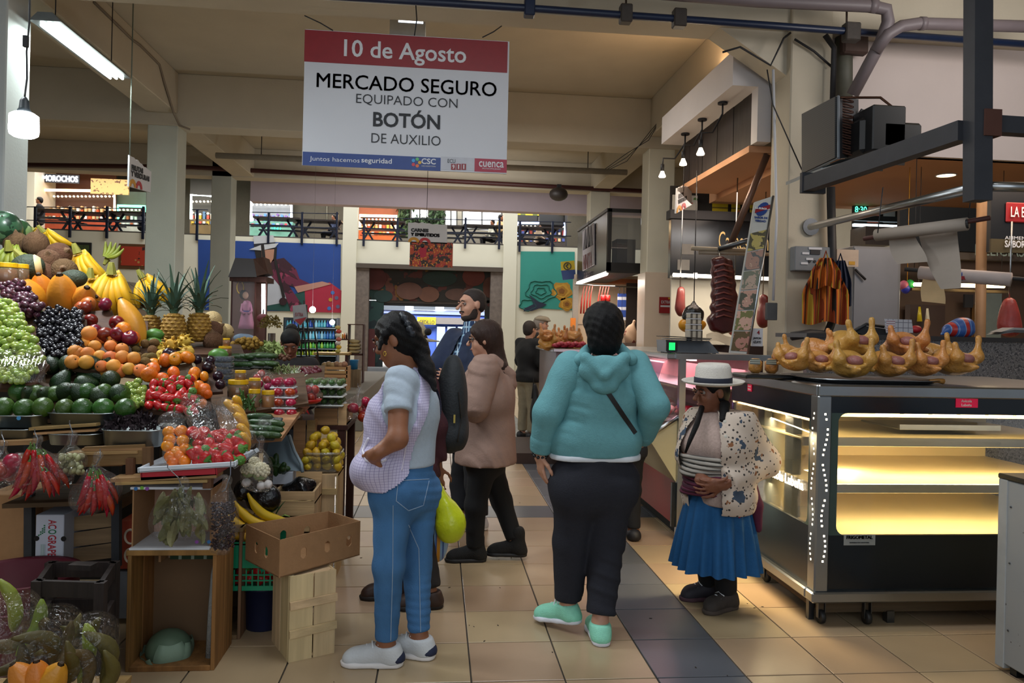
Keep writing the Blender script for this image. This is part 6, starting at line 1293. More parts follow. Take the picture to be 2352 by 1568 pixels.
# lemons in the clear tub on a crate
a,b=P(694,1086,4.52),P(776,1086,4.52);tz=float(a[2]);t=thing('wooden_crate', 'tall pale wooden crate under the tub of lemons', 'crate',((a[0]+b[0])/2,4.66,0))
for i,(u0,u1) in enumerate(((0,.40),(.44,.92),(.96,1.0))):wpart('slat',MB().bb(hx(lerp(a,b,u0)[0],4.52,0),hx(lerp(a,b,u1)[0],4.53,tz-.01)),PALE,t)
for z in (tz*.8,tz*.25):wpart('cross_slat',MB().bb(hx(a[0],4.51,z),hx(b[0],4.52,z+.035)),PALEX,t)
for x in (a[0],b[0]-.01):wpart('side_board',MB().bb(hx(x,4.53,0),hx(x+.01,4.80,tz-.01)),PALE,t)
wpart('top_board',MB().bb(hx(a[0],4.53,tz-.022),hx(b[0],4.80,tz-.008)),PALE,t)
a,b=P(692,1084,4.52),P(779,1084,4.52);hz=float(P(735,1038,4.52)[2]-a[2]);t=thing('clear_tub', 'clear plastic tub filled with lemons on the tall pale crate', 'tub',((a[0]+b[0])/2,4.64,tz));wx=(b[0]-a[0])/2
mb=MB();v,f=[],[];n_=24
for zz,s in ((0,.90),(.01,.94),(hz,1.0),(hz,1.04),(hz-.012,1.04)):
    for k in range(n_):an=2*math.pi*k/n_;e=(abs(math.cos(an))**5+abs(math.sin(an))**5)**-.2;v.append((wx*s*math.cos(an)*e,.11*s*math.sin(an)*e,zz))
f=[(i*n_+k,i*n_+(k+1) % n_,(i+1)*n_+(k+1) % n_,(i+1)*n_+k) for i in range(4) for k in range(n_)]+[tuple(range(n_-1,-1,-1))]
mb.add(v,f).obj('tub',film('f4f6ee',.14,.08,.6,.15,20.),t,True)
LT=[]
for lay,(nx,ny,s) in enumerate(((4,4,1.),(4,4,1.),(4,3,.92),(3,3,.8),(2,2,.6),(1,1,0))):
    for i in range(nx):
        for j in range(ny):
            x=(i/(max(1,nx-1))-.5)*2*wx*.78*s+random.uniform(-.008,.008);y=(j/(max(1,ny-1))-.5)*.155*s+random.uniform(-.006,.006)
            o=put('lemon',LEMON,None,(t.location[0]+x,t.location[1]+y,tz+.032+.041*lay),rot(),random.uniform(.86,1.0));tag(o, 'yellow lemon', 'lemon', 'lemons in the clear tub');LT.append(xy(o))
rowlabels(LT,12, 'yellow lemon', 'in the clear tub')
# crate with black bags,white box,grey lid and odds and ends beneath the stall's right end
a,b=P(628,1184,4.15),P(722,1184,4.15);z1=float(P(670,1128,4.15)[2]);t=thing('wooden_crate', 'pale wooden crate with black plastic bags behind the cardboard tray', 'crate',((a[0]+b[0])/2,4.25,0))
for z in np.arange(.04,z1-.02,.085):wpart('slat',MB().bb(hx(a[0],4.14,z),hx(b[0],4.15,min(z+.075,z1))),PALEX,t)
for x in (a[0],b[0]-.012):wpart('side_board',MB().bb(hx(x,4.15,0),hx(x+.012,4.40,z1)),PALE,t)
wpart('back_board',MB().bb(hx(a[0],4.39,0),hx(b[0],4.40,z1+.06)),PALEX,t);wpart('shelf_board',MB().bb(hx(a[0],4.15,z1-.07),hx(b[0],4.39,z1-.06)),PALEX,t)
BKF=mat('0b0b0d',.25,0,.3,20,.6,.6,0,0,0,0,40)
def blob(name,label,cat,x,y,Y,r,m,f=.012,s=2):
    c=P(x,y,Y);t=thing(name,label,cat,tuple(c-hx(0,0,r[2])));vput('bag_film',vmesh(sdf([ell(c,r),ell(c+hx(r[0]*.4,0,r[2]*.5),np.array(r)*.5)],.010,.03,(),folds(f,45,(.8,.5,.4),x*.1)),m),t)
blob('black_bag', 'black plastic bag in the pale crate behind the cardboard tray', 'bag',690,1122,4.26,(.09,.08,.06),BKF);blob('black_bag', 'black plastic bag hanging under the cauliflower', 'bag',600,1148,3.82,(.085,.06,.07),BKF);blob('black_bag', 'black plastic bag with clear film above the plantains', 'bag',558,1128,3.8,(.05,.06,.06),BKF)
t=thing('white_box', 'small white cardboard box above the crate of black bags', 'box',tuple(P(648,1112,4.28)));wpart('box_body',MB().bb(P(626,1112,4.28),P(672,1084,4.28)+hx(0,.12,0),.002),mat('b4b9c2',.7),t)
t=thing('grey_tub', 'grey-blue plastic tub lid leaning under the stall beside the cauliflower bag', 'lid',tuple(P(640,1084,4.35)))
wpart('panel',MB().prism([P(600,1075,4.30),P(692,1082,4.30),P(668,1000,4.48),P(622,1002,4.48)],(0,.012,0)),mat('6e7f88',.5,0,.1,12),t);wpart('rim',MB().tube([P(664,1000,4.44),P(676,1035,4.34),P(692,1065,4.30),P(695,1084,4.28)],.010,6),mat('7d8c94',.4),t,True)
for i in range(5):tag(put('green_cucumber',CUKE,None,P(628+6*i,1062+5*i,4.28),rot(),1.0),['upper', 'second', 'middle', 'fourth', 'lower'][i]+' dark green vegetable in front of the grey lid', 'vegetable', 'vegetables before the grey lid')
t=thing('leek', 'long green leek leaves sticking out above the plantains', 'vegetable',tuple(P(648,1170,3.95)));wpart('leaf',MB().tube([P(628,1190,3.95),P(642,1165,3.95),P(655,1150,3.95)],[.008,.016,.003],6,True,.3),mat('3a5a34',.6),t);wpart('leaf',MB().tube([P(636,1192,3.96),P(654,1182,3.96),P(666,1186,3.96)],[.006,.010,.003],6,True,.3),mat('6a8a34',.6),t)
# stand under the wrapped trays at the stall's end
a,b=P(722,975,4.95),P(796,975,4.95);t=thing('end_crate', 'wooden crate holding the wrapped green tomatoes at the stall end', 'crate',((a[0]+b[0])/2,5.05,float(a[2])));z0,z1=float(a[2]),float(P(750,937,4.95)[2])
wpart('front_board',MB().bb(hx(a[0],4.94,z0),hx(lerp(a,b,.72)[0],4.95,z1)),SPLIT,t);wpart('front_board',MB().bb(hx(lerp(a,b,.74)[0],4.94,z0),hx(b[0],4.95,z1+.03)),PALEX,t)
for x in (a[0],b[0]-.012):wpart('side_board',MB().bb(hx(x,4.95,z0),hx(x+.012,5.30,z1)),SPLIT,t)
wpart('bottom_board',MB().bb(hx(a[0],4.95,z0),hx(b[0],5.3,z0+.012)),SPLIT,t);wpart('lid_board',MB().bb(hx(a[0],4.95,z1-.014),hx(b[0],5.3,z1-.004)),SPLIT,t)
t=thing('end_table', 'dark red-brown wooden table carrying the crate at the stall end', 'table',((a[0]+b[0])/2,5.15,0));RB=wood('3a1c16',.4,5)
wpart('table_top',MB().bb(hx(a[0]-.25,4.93,z0-.03),hx(b[0]+.01,5.55,z0-.002)),RB,t)
for x in (a[0]-.2,b[0]-.03):
    for y in (4.96,5.5):wpart('leg',MB().bb(hx(x-.025,y-.025,0),hx(x+.025,y+.025,z0-.03)),RB,t)
t=thing('side_crate', 'upright brown wooden crate under the wrapped tomatoes at the stall end', 'crate',tuple(P(690,1090,4.85)));a,b=P(672,1075,4.85),P(724,965,4.85)
for u0,u1 in ((0,.56),(.62,1.)):wpart('slat',MB().bb(hx(lerp(a,b,u0)[0],4.85,0),hx(lerp(a,b,u1)[0],4.86,b[2])),SPLIT,t)
for x in (a[0],b[0]-.01):wpart('side_board',MB().bb(hx(x,4.86,0),hx(x+.01,5.1,b[2])),SPLIT,t)
lt_=MB()
for i in range(70):
    x,y=random.uniform(-1.1,2.2),random.uniform(2.9,7);a=random.uniform(0,6.28);r=random.uniform(.003,.009);lt_.prism([(x+r*math.cos(a),y+r*math.sin(a),.0004),(x+r*.4*math.cos(a+1.5),y+r*.4*math.sin(a+1.5),.0004),(x-r*math.cos(a),y-r*math.sin(a),.0004),(x+r*.5*math.cos(a-1.4),y+r*.5*math.sin(a-1.4),.0004)],(0,0,.002))
o=lt_.obj('floor_litter',mat('2a2218',.9));o['kind'] = 'stuff';tag(o, 'dark crumbs and leaf bits scattered over the aisle tiles', 'litter')
# ------------------------------------------------------------------ the refrigerated poultry case on the right
STEEL=mat('a5a8aa',.28,1.,.12,6,.03,.5,0,0,0,0,200,(1,1,.08));STEELD=mat('5d6064',.38,1.,.2,6,.05);DARK=mat('10161b',.22,0,.15,4,0,.5);GLASS=film('e8f0ea',.02,.02,.75,0);WARM=mat('d9c08a',.45,0,.10,5,.05)
SHELF=mat('cdbb8c',.38,.25,.12,5,.05)  # warm lamp glow is put into the shelf colour instead of bare steel
case=thing('display_case', 'lit steel and glass refrigerated case under the plucked chickens', 'display case',(2.6,4.25,0))
XL,XR,YF,YK,ZB,ZT=1.955,3.75,3.70,4.86,.13,1.245
def cz(y,x=2000,Y=3.7):return float(P(x,y,Y)[2])
w=lambda nm,a,b,m,bev=.0,par=None:wpart(nm,MB().bb(hx(*a),hx(*b),bev),m,par or case)
w('top_plate',(XL,YF,1.225),(XR,YK,ZT),STEEL,.004);w('top_rail',(XL-.01,YF-.015,1.185),(XR,YF+.03,1.243),STEEL,.006);w('top_rail',(XL-.015,YF,1.185),(XL+.03,YK,1.243),STEEL,.006)
w('base_rail',(XL-.03,YF-.03,ZB),(XR,YF+.05,ZB+.055),STEEL,.008);w('base_rail',(XL-.03,YF+.052,ZB),(XL+.05,YK,ZB+.055),STEEL,.008)
w('floor_plate',(XL+.05,YF+.05,ZB+.02),(XR,YK,ZB+.05),STEELD);w('back_plate',(XL+.02,YK-.03,ZB+.05),(XR,YK,1.225),WARM)
w('corner_post',(XL-.012,YF-.012,ZB+.05),(XL+.065,YF+.07,1.19),STEEL,.008)
zs,z1_=.47,1.10
w('lower_panel',(XL+.065,YF,ZB+.05),(XR,YF+.02,zs),DARK);w('lower_panel',(XL,YF+.07,ZB+.05),(XL+.02,YK,.50),DARK)
w('header_panel',(XL+.065,YF,z1_),(XR,YF+.015,1.186),mat('171d24',.2));w('header_panel',(XL,YF+.07,1.06),(XL+.015,YK,1.186),mat('171d24',.2))
def corner_fill(p,u,v,r=.05):    # rounded inner corners of the window frame
    p,u,v=(np.array(q,float) for q in (p,u,v));pts=[p]+[p+u*r+v*r-(u*math.cos(a)+v*math.sin(a))*r for a in np.linspace(0,math.pi/2,6)];return pts
fr=MB();fr.bb(hx(XL+.065,YF-.001,zs),hx(XL+.105,YF+.014,z1_))
fr.prism(corner_fill((XL+.105,YF,zs),(1,0,0),(0,0,1)),(0,.012,0));fr.prism(corner_fill((XL+.105,YF,z1_),(1,0,0),(0,0,-1)),(0,.012,0));wpart('window_frame',fr,mat('3a4a44',.3),case)
fr=MB();fr.bb(hx(XL,YF+.07,.50),hx(XL+.014,YF+.10,1.06));fr.prism(corner_fill((XL,YF+.10,.50),(0,1,0),(0,0,1)),(.012,0,0));wpart('window_frame',fr,mat('3a4a44',.3),case)
w('front_glass',(XL+.10,YF+.002,zs),(XR,YF+.006,z1_),GLASS);w('side_glass',(XL+.002,YF+.095,.50),(XL+.006,YK,1.06),GLASS)
w('cooling_vent',(XL+.22,YF+.20,1.06),(XR,YF+.62,1.15),mat('d8c898',.5));
mb=MB();[mb.bb(hx(XL+.40+.016*i,YF+.198,1.105),hx(XL+.408+.016*i,YF+.2,1.135)) for i in range(70)];o=wpart('vent_slots',mb,mat('4a3c20',.8),case);o['kind'] = 'stuff'
for i,(z,y0) in enumerate(((.92,.30),(.69,.16))):
    w('shelf',(XL+.06,YF+y0,z),(XR,YK-.03,z+.012),SHELF,.002);w('shelf_edge',(XL+.06,YF+y0-.012,z-.035),(XR,YF+y0,z+.016),STEEL,.003)
w('well_floor',(XL+.02,YF+.03,.44),(XR,YK-.03,.455),SHELF)
for y in (YF+.42,YF+.80):w('shelf_bracket',(XL+.07,y,.46),(XL+.12,y+.10,1.06),STEELD)
w('side_lining',(XL+.13,YF+.45,.46),(XL+.14,YK-.03,1.08),mat('b8a270',.4,.3))
wpart('shelf_tray',MB().box((2.95,YF+.58,.975),(.62,.40,.012),None,.004).box((2.95,YF+.385,.985),(.62,.012,.03)),STEEL,case)
LED=glow('ffdca0',9.)
for i in range(9):w('led_strip',(XL+.35+.16*i,YF+.05,1.088),(XL+.47+.16*i,YF+.075,1.10),LED)
for i in range(9):w('led_strip',(XL+.03,YF+.16+.12*i,1.04),(XL+.05,YF+.25+.12*i,1.05),LED)
for i in range(9):w('led_strip',(XL+.45+.16*i,YF+.30,.905),(XL+.57+.16*i,YF+.315,.915),LED)
for i in range(9):w('led_strip',(XL+.45+.16*i,YF+.16,.675),(XL+.57+.16*i,YF+.175,.685),LED)
area('case_lamp',(2.9,3.80,1.085),1.5,15,(1,.80,.46),(0,.25,-1),.05);area('case_lamp',(2.9,4.06,.88),1.5,12,(1,.80,.46),(0,.25,-1),.05);area('case_lamp',(2.9,3.92,.66),1.5,11,(1,.80,.46),(0,.3,-1),.05);area('case_lamp',(2.05,4.25,1.04),.05,30,(1,.80,.46),(.35,0,-1),.9);area('case_lamp',(2.05,4.25,.66),.05,14,(1,.80,.46),(.35,0,-1),.9)
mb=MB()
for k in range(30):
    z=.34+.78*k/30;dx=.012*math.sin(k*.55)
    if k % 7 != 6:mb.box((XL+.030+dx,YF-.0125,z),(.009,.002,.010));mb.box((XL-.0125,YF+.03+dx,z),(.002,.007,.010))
o=wpart('glint_dots',mb,glow('fff0d0',6.),case);o['kind'] = 'stuff'  # glowing dots on the post stand in for LED reflections
PK,WT=mat('c2163c',.4,0,.1,10,0,.5,.35),mat('e8e2da',.5)
o=wpart('shop_label',MB().bb(P(2196,915,YF-.004),P(2245,936,YF-.001)),PK,case);q=P(2220,921,YF-.006);text('lettering', 'Avícola',.020,WT,q,(1,0,0),nn,o);text('lettering', 'Lubeña',.020,WT,q-hx(0,0,.021),(1,0,0),nn,o)
q=XP(1722,890,XL-.004);o=wpart('shop_label',MB().box(tuple(q),(.003,.06,.045)),PK,case);text('lettering', 'Avícola',.014,WT,q+hx(-.002,0,.008),(0,-1,0),(-1,0,0),o);text('lettering', 'Lubeña',.014,WT,q+hx(-.002,0,-.010),(0,-1,0),(-1,0,0),o)
text('white_lettering', 'Avícola Lubeña',.075,glow('fff6e0',1.6),XP(1800,1097,XL-.003),(0,-1,0),(-1,0,0),case,bold=.0015)
o=wpart('maker_plate',MB().bb(P(1938,1252,YF-.004),P(2010,1227,YF-.001)),mat('8a8c88',.4),case);text('lettering', 'FRIGOMETAL',.024,mat('15181c',.5),P(1974,1234,YF-.005),(1,0,0),nn,o,bold=.0008);text('lettering', 'REFRIGERACION INDUSTRIAL',.008,mat('15181c',.5),P(1974,1246,YF-.005),(1,0,0),nn,o)
w('under_beam',(XL+.05,YF+.05,.055),(XR,YF+.09,.125),wood('4a3a2a',.4,4, 'x'));w('under_beam',(XL+.05,YF+.12,.055),(XL+.09,YK,.125),wood('4a3a2a',.4,4, 'y'))
for x,y in ((XL+.06,YF+.05),(XL+.30,YF+.03),(XL+.06,YF+.7),(XL+1.4,YF+.06)):
    o=wpart('caster',MB().lathe([(.0,-.012),(.034,-.012),(.036,-.006),(.036,.006),(.034,.012),(0,.012)],16,(x,y,.036),Matrix.Rotation(math.pi/2,4, 'Y')),mat('1a1a1a',.5),case,True);wpart('caster_fork',MB().bb(hx(x-.02,y-.012,.03),hx(x-.016,y+.012,.13)).bb(hx(x+.016,y-.012,.03),hx(x+.02,y+.012,.13)),STEELD,o)
w('leg',(XL+.42,YF+.04,0),(XL+.46,YF+.08,.06),STEELD);w('leg',(XL+.02,YF+.10,0),(XL+.05,YF+.13,ZB),STEELD)
# chickens on the case
CHM=mat('bd8440',.40,0,.28,9,.5,.5,0,.12,.15,.12,70);CAV=mat('96605a',.45,0,.3,30,.3)
def chicken(v):
    q=[ell((0,.01,.065),(.088,.100,.066)),ell((0,.05,.085),(.074,.070,.058)),cap((.052,-.02,.06),(.074,-.07,.100),.040,.032),cap((.074,-.07,.100),(.082+.012*v,-.062,.185),.024,.0115),cap((.082+.012*v,-.062,.185),(.083+.012*v,-.060,.200),.0165,.0155,.006),
         cap((-.052,-.02,.06),(-.074,-.07,.100),.040,.032),cap((-.074,-.07,.100),(-.086,-.055-.012*v,.170-.02*v),.024,.0115),cap((-.086,-.055-.012*v,.170-.02*v),(-.087,-.053-.012*v,.184-.02*v),.0165,.0155,.006),
         cap((.085,.05,.055),(.115,.0,.045),.020,.012),cap((-.085,.05,.055),(-.115,.0,.045),.020,.012),cap((0,-.085,.045),(.006,-.120,.050),.024,.012),ell((0,-.085,.100),(.044,.055,.034),None,.012, '-'),cap((-.04,-.09,.062),(.04,-.09,.066),.010,.010,.008)]
    m=vmesh(sdf(q,.007,.024),CHM);c=MB().ball((0,-.062,.090),(.042,.040,.028),12,7).mesh(CAV,True);return m,c
CH=[chicken(0),chicken(1)]
CP=[(1952,868,3.86,-.2,1.05, 'front-row chicken, third from the left with wide open legs'),(2040,866,3.86,.1,1., 'front-row chicken directly left of the pale gap, legs up'),(2118,864,3.88,.15,.95, 'front-row chicken second from the right'),(2192,862,3.90,.3,1.05, 'front-row chicken at the right end of the tray'),(1882,856,3.98,-.3,.85, 'front-row chicken second from the left'),(1828,852,4.02,-.9,.9, 'front-row chicken at the left end of the tray'),(1952,822,4.06,.4,1.1, 'tallest chicken on top of the heap, one leg straight up'),(2076,822,4.06,-.3,1.05, 'top-row chicken at the right with breast turned up'),(1882,824,4.16,1.2,.85, 'top-row chicken at the left behind the others'),(1812,838,4.2,2.0,.85, 'chicken at the far left back of the heap'),(2150,838,4.1,1.,.9, 'chicken half hidden at the back between the two right-hand ones')]
for i,(x,y,Y,a,s,lb) in enumerate(CP):
    m,c=CH[i % 2];p=P(x,y,Y);o=put('plucked_chicken',m,None,p,(0,0,a),s);tag(o,lb+' on the display case', 'chicken', 'plucked chickens on the display case');put('cavity',c,o)
t=steel_tray('wide steel tray under the plucked chickens on the display case',[(1890,880),(2186,880)],3.76,.022,.62,STEEL);t.location[2]=ZT+.001
t=thing('chicken_feet', 'pale chicken foot lying on the tray between the right-hand chickens', 'meat',(float(P(2155,868,3.82)[0]),3.82,ZT+.02));MB().tube([(-.05,0,0),(0,0,.004),(.03,0,0)],[.010,.012,.016],7).obj('foot',CHM,t,True)
a=P(1690,862,4.12);t=thing('black_tray', 'black plastic tray of packaged chicken at the left end of the case', 'tray',(float(P(1755,860,4.2)[0]),4.2,ZT));MB().box((0,0,.012),(.30,.20,.024),None,.006).obj('tray_body',mat('0d0e10',.4),t)
for i,(x,lb) in enumerate(((1772, 'right'),(1735, 'left'))):
    p=P(x,842,4.2);t2=thing('chicken_pack',f'{lb} packet of yellow chicken pieces on the black tray', 'meat',(p[0],4.2,ZT+.025));MB().box((0,0,.045),(.07,.07,.085),None,.02).obj('meat',CHM,t2,True)
    MB().box((-.02,-.04,.07),(.06,.003,.03)).obj('price_card',patmat('b8bcae',(('z', '4a4c46',90,.5),)),t2)
# granite back counter and what lies on it
GRAN=patmat('6e6a6a',(('blotch', '3c3a3c',90,.56),('blotch', 'a8a2a2',130,.64)),.35)
gz=float(P(2150,772,5.15)[2]);t=thing('granite_counter', 'speckled grey granite counter wall behind the plucked chickens', 'counter',(4.2,5.3,0))
wpart('front_slab',MB().bb(hx(2.62,5.15,0),hx(6.2,5.20,gz-.03)),GRAN,t);wpart('top_slab',MB().bb(hx(2.60,5.12,gz-.03),hx(6.2,5.62,gz)),mat('2b2422',.35,0,.3,60),t)
# ------------------------------------------------------------------ second meat case with curved glass
PINK=mat('c98a8a',.5,0,.2,20);CREAM=mat('b3ab8a',.4,0,.06,12);RED=mat('8e2418',.4,0,.1,10)
c2=thing('meat_case', 'pink-lit meat case with slanting glass, cream end panel and red base', 'display case',(2.0,6.6,0));A0,A1=5.3,8.05
pr=[P(1488,1003,A0),P(1561,955,A0),P(1553,1108,A0)];nose=hx(pr[0][0],A0,pr[0][2]);tp=float(P(1562,815,A0)[2])
def long_(nm,q,m):return wpart(nm,MB().prism([hx(x,A0+.02,z) for x,z in q],(0,A1-A0,0)),m,c2)
pxz=[(float(p[0]),float(p[2])) for p in pr]
long_('cream_front',[pxz[0],(pxz[0][0]+.02,pxz[0][1]-.02),(pxz[2][0],pxz[2][1]),(pxz[2][0]+.02,pxz[2][1]),(pxz[1][0],pxz[0][1]+.04)],CREAM)
wpart('end_panel',MB().prism([hx(x,A0,z) for x,z in (pxz[0],pxz[2],(pxz[2][0]+.12,pxz[2][1]),(pxz[1][0]+.12,pxz[1][1]),pxz[1])],(0,.02,0)),CREAM,c2)
wpart('edge_trim',MB().tube([hx(pxz[0][0],A0,pxz[0][1]),hx(pxz[1][0],A0,pxz[1][1])],.016,8),STEEL,c2,True);wpart('edge_trim',MB().tube([hx(pxz[0][0],A0,pxz[0][1]),hx(pxz[0][0],A1,pxz[0][1])],.014,8),STEEL,c2,True)
long_('red_base',[(1.74,.10),(1.74,pxz[2][1]+.02),(2.3,pxz[2][1]+.02),(2.3,.10)],RED);long_('plinth',[(1.80,0),(1.80,.10),(2.3,.10),(2.3,0)],mat('16130f',.8))
wpart('end_post',MB().bb(hx(1.73,A0-.035,0),hx(1.775,A0+.01,tp)),STEEL,c2);wpart('end_strip',MB().bb(hx(1.70,A0-.01,.1),hx(1.735,A0+.02,pxz[2][1])),DARK,c2)
xt=1.66
long_('glass',[(pxz[0][0],pxz[0][1]),(pxz[0][0]-.003,pxz[0][1]+.18),(xt-.04,tp-.06),(xt,tp-.03),(xt+.005,tp-.03),(xt-.035,tp-.06),(pxz[0][0]+.002,pxz[0][1]+.18),(pxz[0][0]+.005,pxz[0][1])],film('ffd8dc',.05,.03,.7,0))
wpart('end_glass',MB().prism([hx(pxz[0][0],A0+.005,pxz[0][1]),hx(pxz[1][0],A0+.005,pxz[1][1]),hx(1.74,A0+.005,tp-.03),hx(xt,A0+.005,tp-.03),hx(xt-.04,A0+.005,tp-.06)],(0,.004,0)),film('ffd8dc',.05,.03,.7,0),c2)
wpart('top_counter',MB().bb(hx(xt-.02,A0-.02,tp-.03),hx(2.35,A1,tp+.01),.006),STEEL,c2);wpart('top_rail',MB().bb(hx(1.70,A0-.04,tp-.03),hx(2.7,A0+.01,tp+.012)),STEEL,c2)
wpart('meat_shelf',MB().bb(hx(1.60,A0+.03,.86),hx(2.25,A1,.88)),STEEL,c2);wpart('upper_shelf',MB().bb(hx(1.85,A0+.03,1.08),hx(2.25,A1,1.095)),STEEL,c2);wpart('back_panel',MB().bb(hx(2.25,A0,.1),hx(2.28,A1,tp-.03)),mat('d2a0a0',.5),c2)
for y in (5.6,6.6,7.5):area('meat_lamp',(1.9,y,tp-.05),.5,7,(1,.50,.56),(-.15,0,-1),.8)
wpart('lamp_tube',MB().bb(hx(1.86,A0+.1,tp-.045),hx(1.90,A1-.1,tp-.03)),glow('ffb0b8',5.),c2)
MEATS=[mat('a02434',.35,0,.4,20,.2),mat('b85a58',.35,0,.3,20,.2),mat('c8a09a',.4,0,.2,20,.2)]
MM=[MB().ball((0,0,.03),(.07,.05,.035),10,7),MB().box((0,0,.03),(.12,.08,.05),None,.02),MB().tube([(-.06,0,.02),(0,.01,.03),(.06,0,.02)],[.015,.025,.012],8)]
MM=[m.mesh(MEATS[i],True) for i,m in enumerate(MM)];k=0
for r,x in enumerate((1.68,1.80,1.93)):
    for j in range(14):
        o=put('meat_piece',MM[(j+r) % 3],None,(x+random.uniform(-.02,.02),A0+.15+.18*j,.882),(0,0,random.uniform(0,3)),random.uniform(.8,1.15));tag(o,f'{"dark red" if (j+r) % 3 == 0 else "pinkish red" if (j+r) % 3 == 1 else "pale"} meat piece, {NUM[j]} from near end, {["front", "middle", "rear"][r]} row', 'meat', 'meat in the pink-lit case')
for i,(y,c_) in enumerate(((5.55, '3a3ab0'),(5.75, 'c03a60'))):t=thing('meat_packet',['blue and white packet on the meat in the pink-lit case', 'red and white packet on the meat in the pink-lit case'][i], 'packet',(1.66,y,.93));MB().box((0,0,.02),(.10,.14,.05),(.1,.2,.4),.012).obj('packet',patmat('c8c4d8',(('blotch',c_,14,.5),),.3),t,True)
# scale on the meat case
p=P(1582,804,5.5);t=thing('scale', 'grey steel weighing scale with green display on the meat case', 'scale',(p[0],p[1],tp+.01))
MB().prism([(-.20,-.10,.005),(.20,-.10,.005),(.13,-.07,.095),(-.20,-.07,.095)],(0,.24,0)).obj('body',mat('70747a',.35,.8),t);MB().box((-.165,-.105,.05),(.085,.012,.07)).obj('display_frame',mat('101210',.4),t);MB().box((-.165,-.113,.05),(.045,.004,.055)).obj('display',glow('18c862',1.6),t)
MB().box((-.02,.02,.105),(.30,.24,.008),None,.003).obj('pan',STEEL,t);MB().box((-.06,-.05,.118),(.34,.26,.005),(0,.03,0),.002).obj('upper_plate',mat('2a2622',.5),t);MB().lathe([(.02,.09),(.02,.12)],8).obj('stem',STEELD,t)
for x,y in ((-.17,-.07),(.17,-.07),(-.17,.1),(.17,.1)):MB().lathe([(.014,-.005),(.014,.006)],8,(x,y,0)).obj('foot',DARK,t)
# ------------------------------------------------------------------ far poultry counter
fz=float(P(1290,800,8.3)[2]);t=thing('far_counter', 'steel-topped far counter with chickens beyond the woman in teal', 'counter',(1.75,8.8,0))
wpart('counter_body',MB().bb(hx(1.30,8.25,.12),hx(2.6,9.6,fz-.04)),mat('6a5a5c',.35,0,.2,10),t);wpart('counter_top',MB().bb(hx(1.26,8.2,fz-.04),hx(2.6,9.7,fz),.006),STEEL,t);wpart('plinth',MB().bb(hx(.9,8.4,0),hx(2.6,9.7,.12)),mat('3a2a22',.7),t)
for i in range(18):
    x,y=1256+70*((i*.618) % 1),768+26*((i*.37) % 1);m,c=CH[i % 2];o=put('plucked_chicken',m,None,P(x,y+16,8.5+.3*((i*.47) % 1)),(0,0,i*1.3),.95);tag(o, 'yellow plucked chicken in the heap on the far counter', 'chicken', 'chickens on the far counter')
rowlabels([xy(o) for o in COL.objects if o.get('group') == 'chickens on the far counter'],9, 'plucked chicken', 'of the far counter heap')
for i in range(12):o=put('meat_piece',MM[0],None,P(1278+60*i/11,798-2*(i % 3),8.35),(0,0,i),.8);tag(o,f'dark red meat before the far chickens, {NUM[i]} from left', 'meat', 'meat before the far chickens')
# ------------------------------------------------------------------ grey freezer at the right edge with trays of chicken
GM=patmat('8f9396',(('blotch', '2a2624',34,.73),),.45);a,b=P(2297,1098,3.2),P(2297,1600,3.2);fx=float(a[0]);fzt=float(a[2]);t=thing('grey_freezer', 'chipped pale grey metal freezer at the right edge of the picture', 'freezer',(fx+.4,2.8,0))
wpart('cabinet',MB().box((fx+.4,2.8,fzt/2+.02),(.8,.8,fzt-.04),None,.006),GM,t);wpart('corner_strip',MB().bb(hx(fx-.004,3.15,.02),hx(fx+.03,3.204,fzt),.003),mat('9a9ea0',.4),t);wpart('lid',MB().box((fx+.4,2.8,fzt+.012),(.81,.82,.024),None,.005),mat('14130f',.5),t)
for z in (.2,.5,.75):wpart('rivet',MB().ball((fx-.002,3.13,z),(.003,.005,.005),8,5),STEELD,t,True)
for sx in (.05,.75):wpart('leg',MB().bb(hx(fx+sx-.03,3.1,0),hx(fx+sx+.01,3.14,.03)),DARK,t)
z=fzt+.025
for i in range(3):t=thing('black_tray',['lowest', 'middle', 'top'][i]+' black tray stacked on the grey freezer at the right edge', 'tray',(fx+.375+.012*i,2.86,z));MB().box((0,0,.008),(.66,.50,.016),None,.005).box((0,-.245,.03),(.67,.012,.04),None,.004).box((-.328,0,.03),(.012,.5,.04),None,.004).obj('tray_body',mat('15171a',.4,0,.2,10),t);z+=.03 if i==0 else .055
for i,(dx,dy,dz,lb) in enumerate([(.16,.14,.0, 'large brown chicken piece on the top tray at the right edge'),(.30,.05,.0, 'second chicken piece further right on the top tray'),(.21,.10,.09, 'topmost pale chicken piece at the right edge')]):
    m,c=CH[i % 2];o=put('chicken_piece',m,None,(fx+dx,2.86+dy,z-.028+dz),(0,.5*i,2.2+i),.72);tag(o,lb, 'chicken')
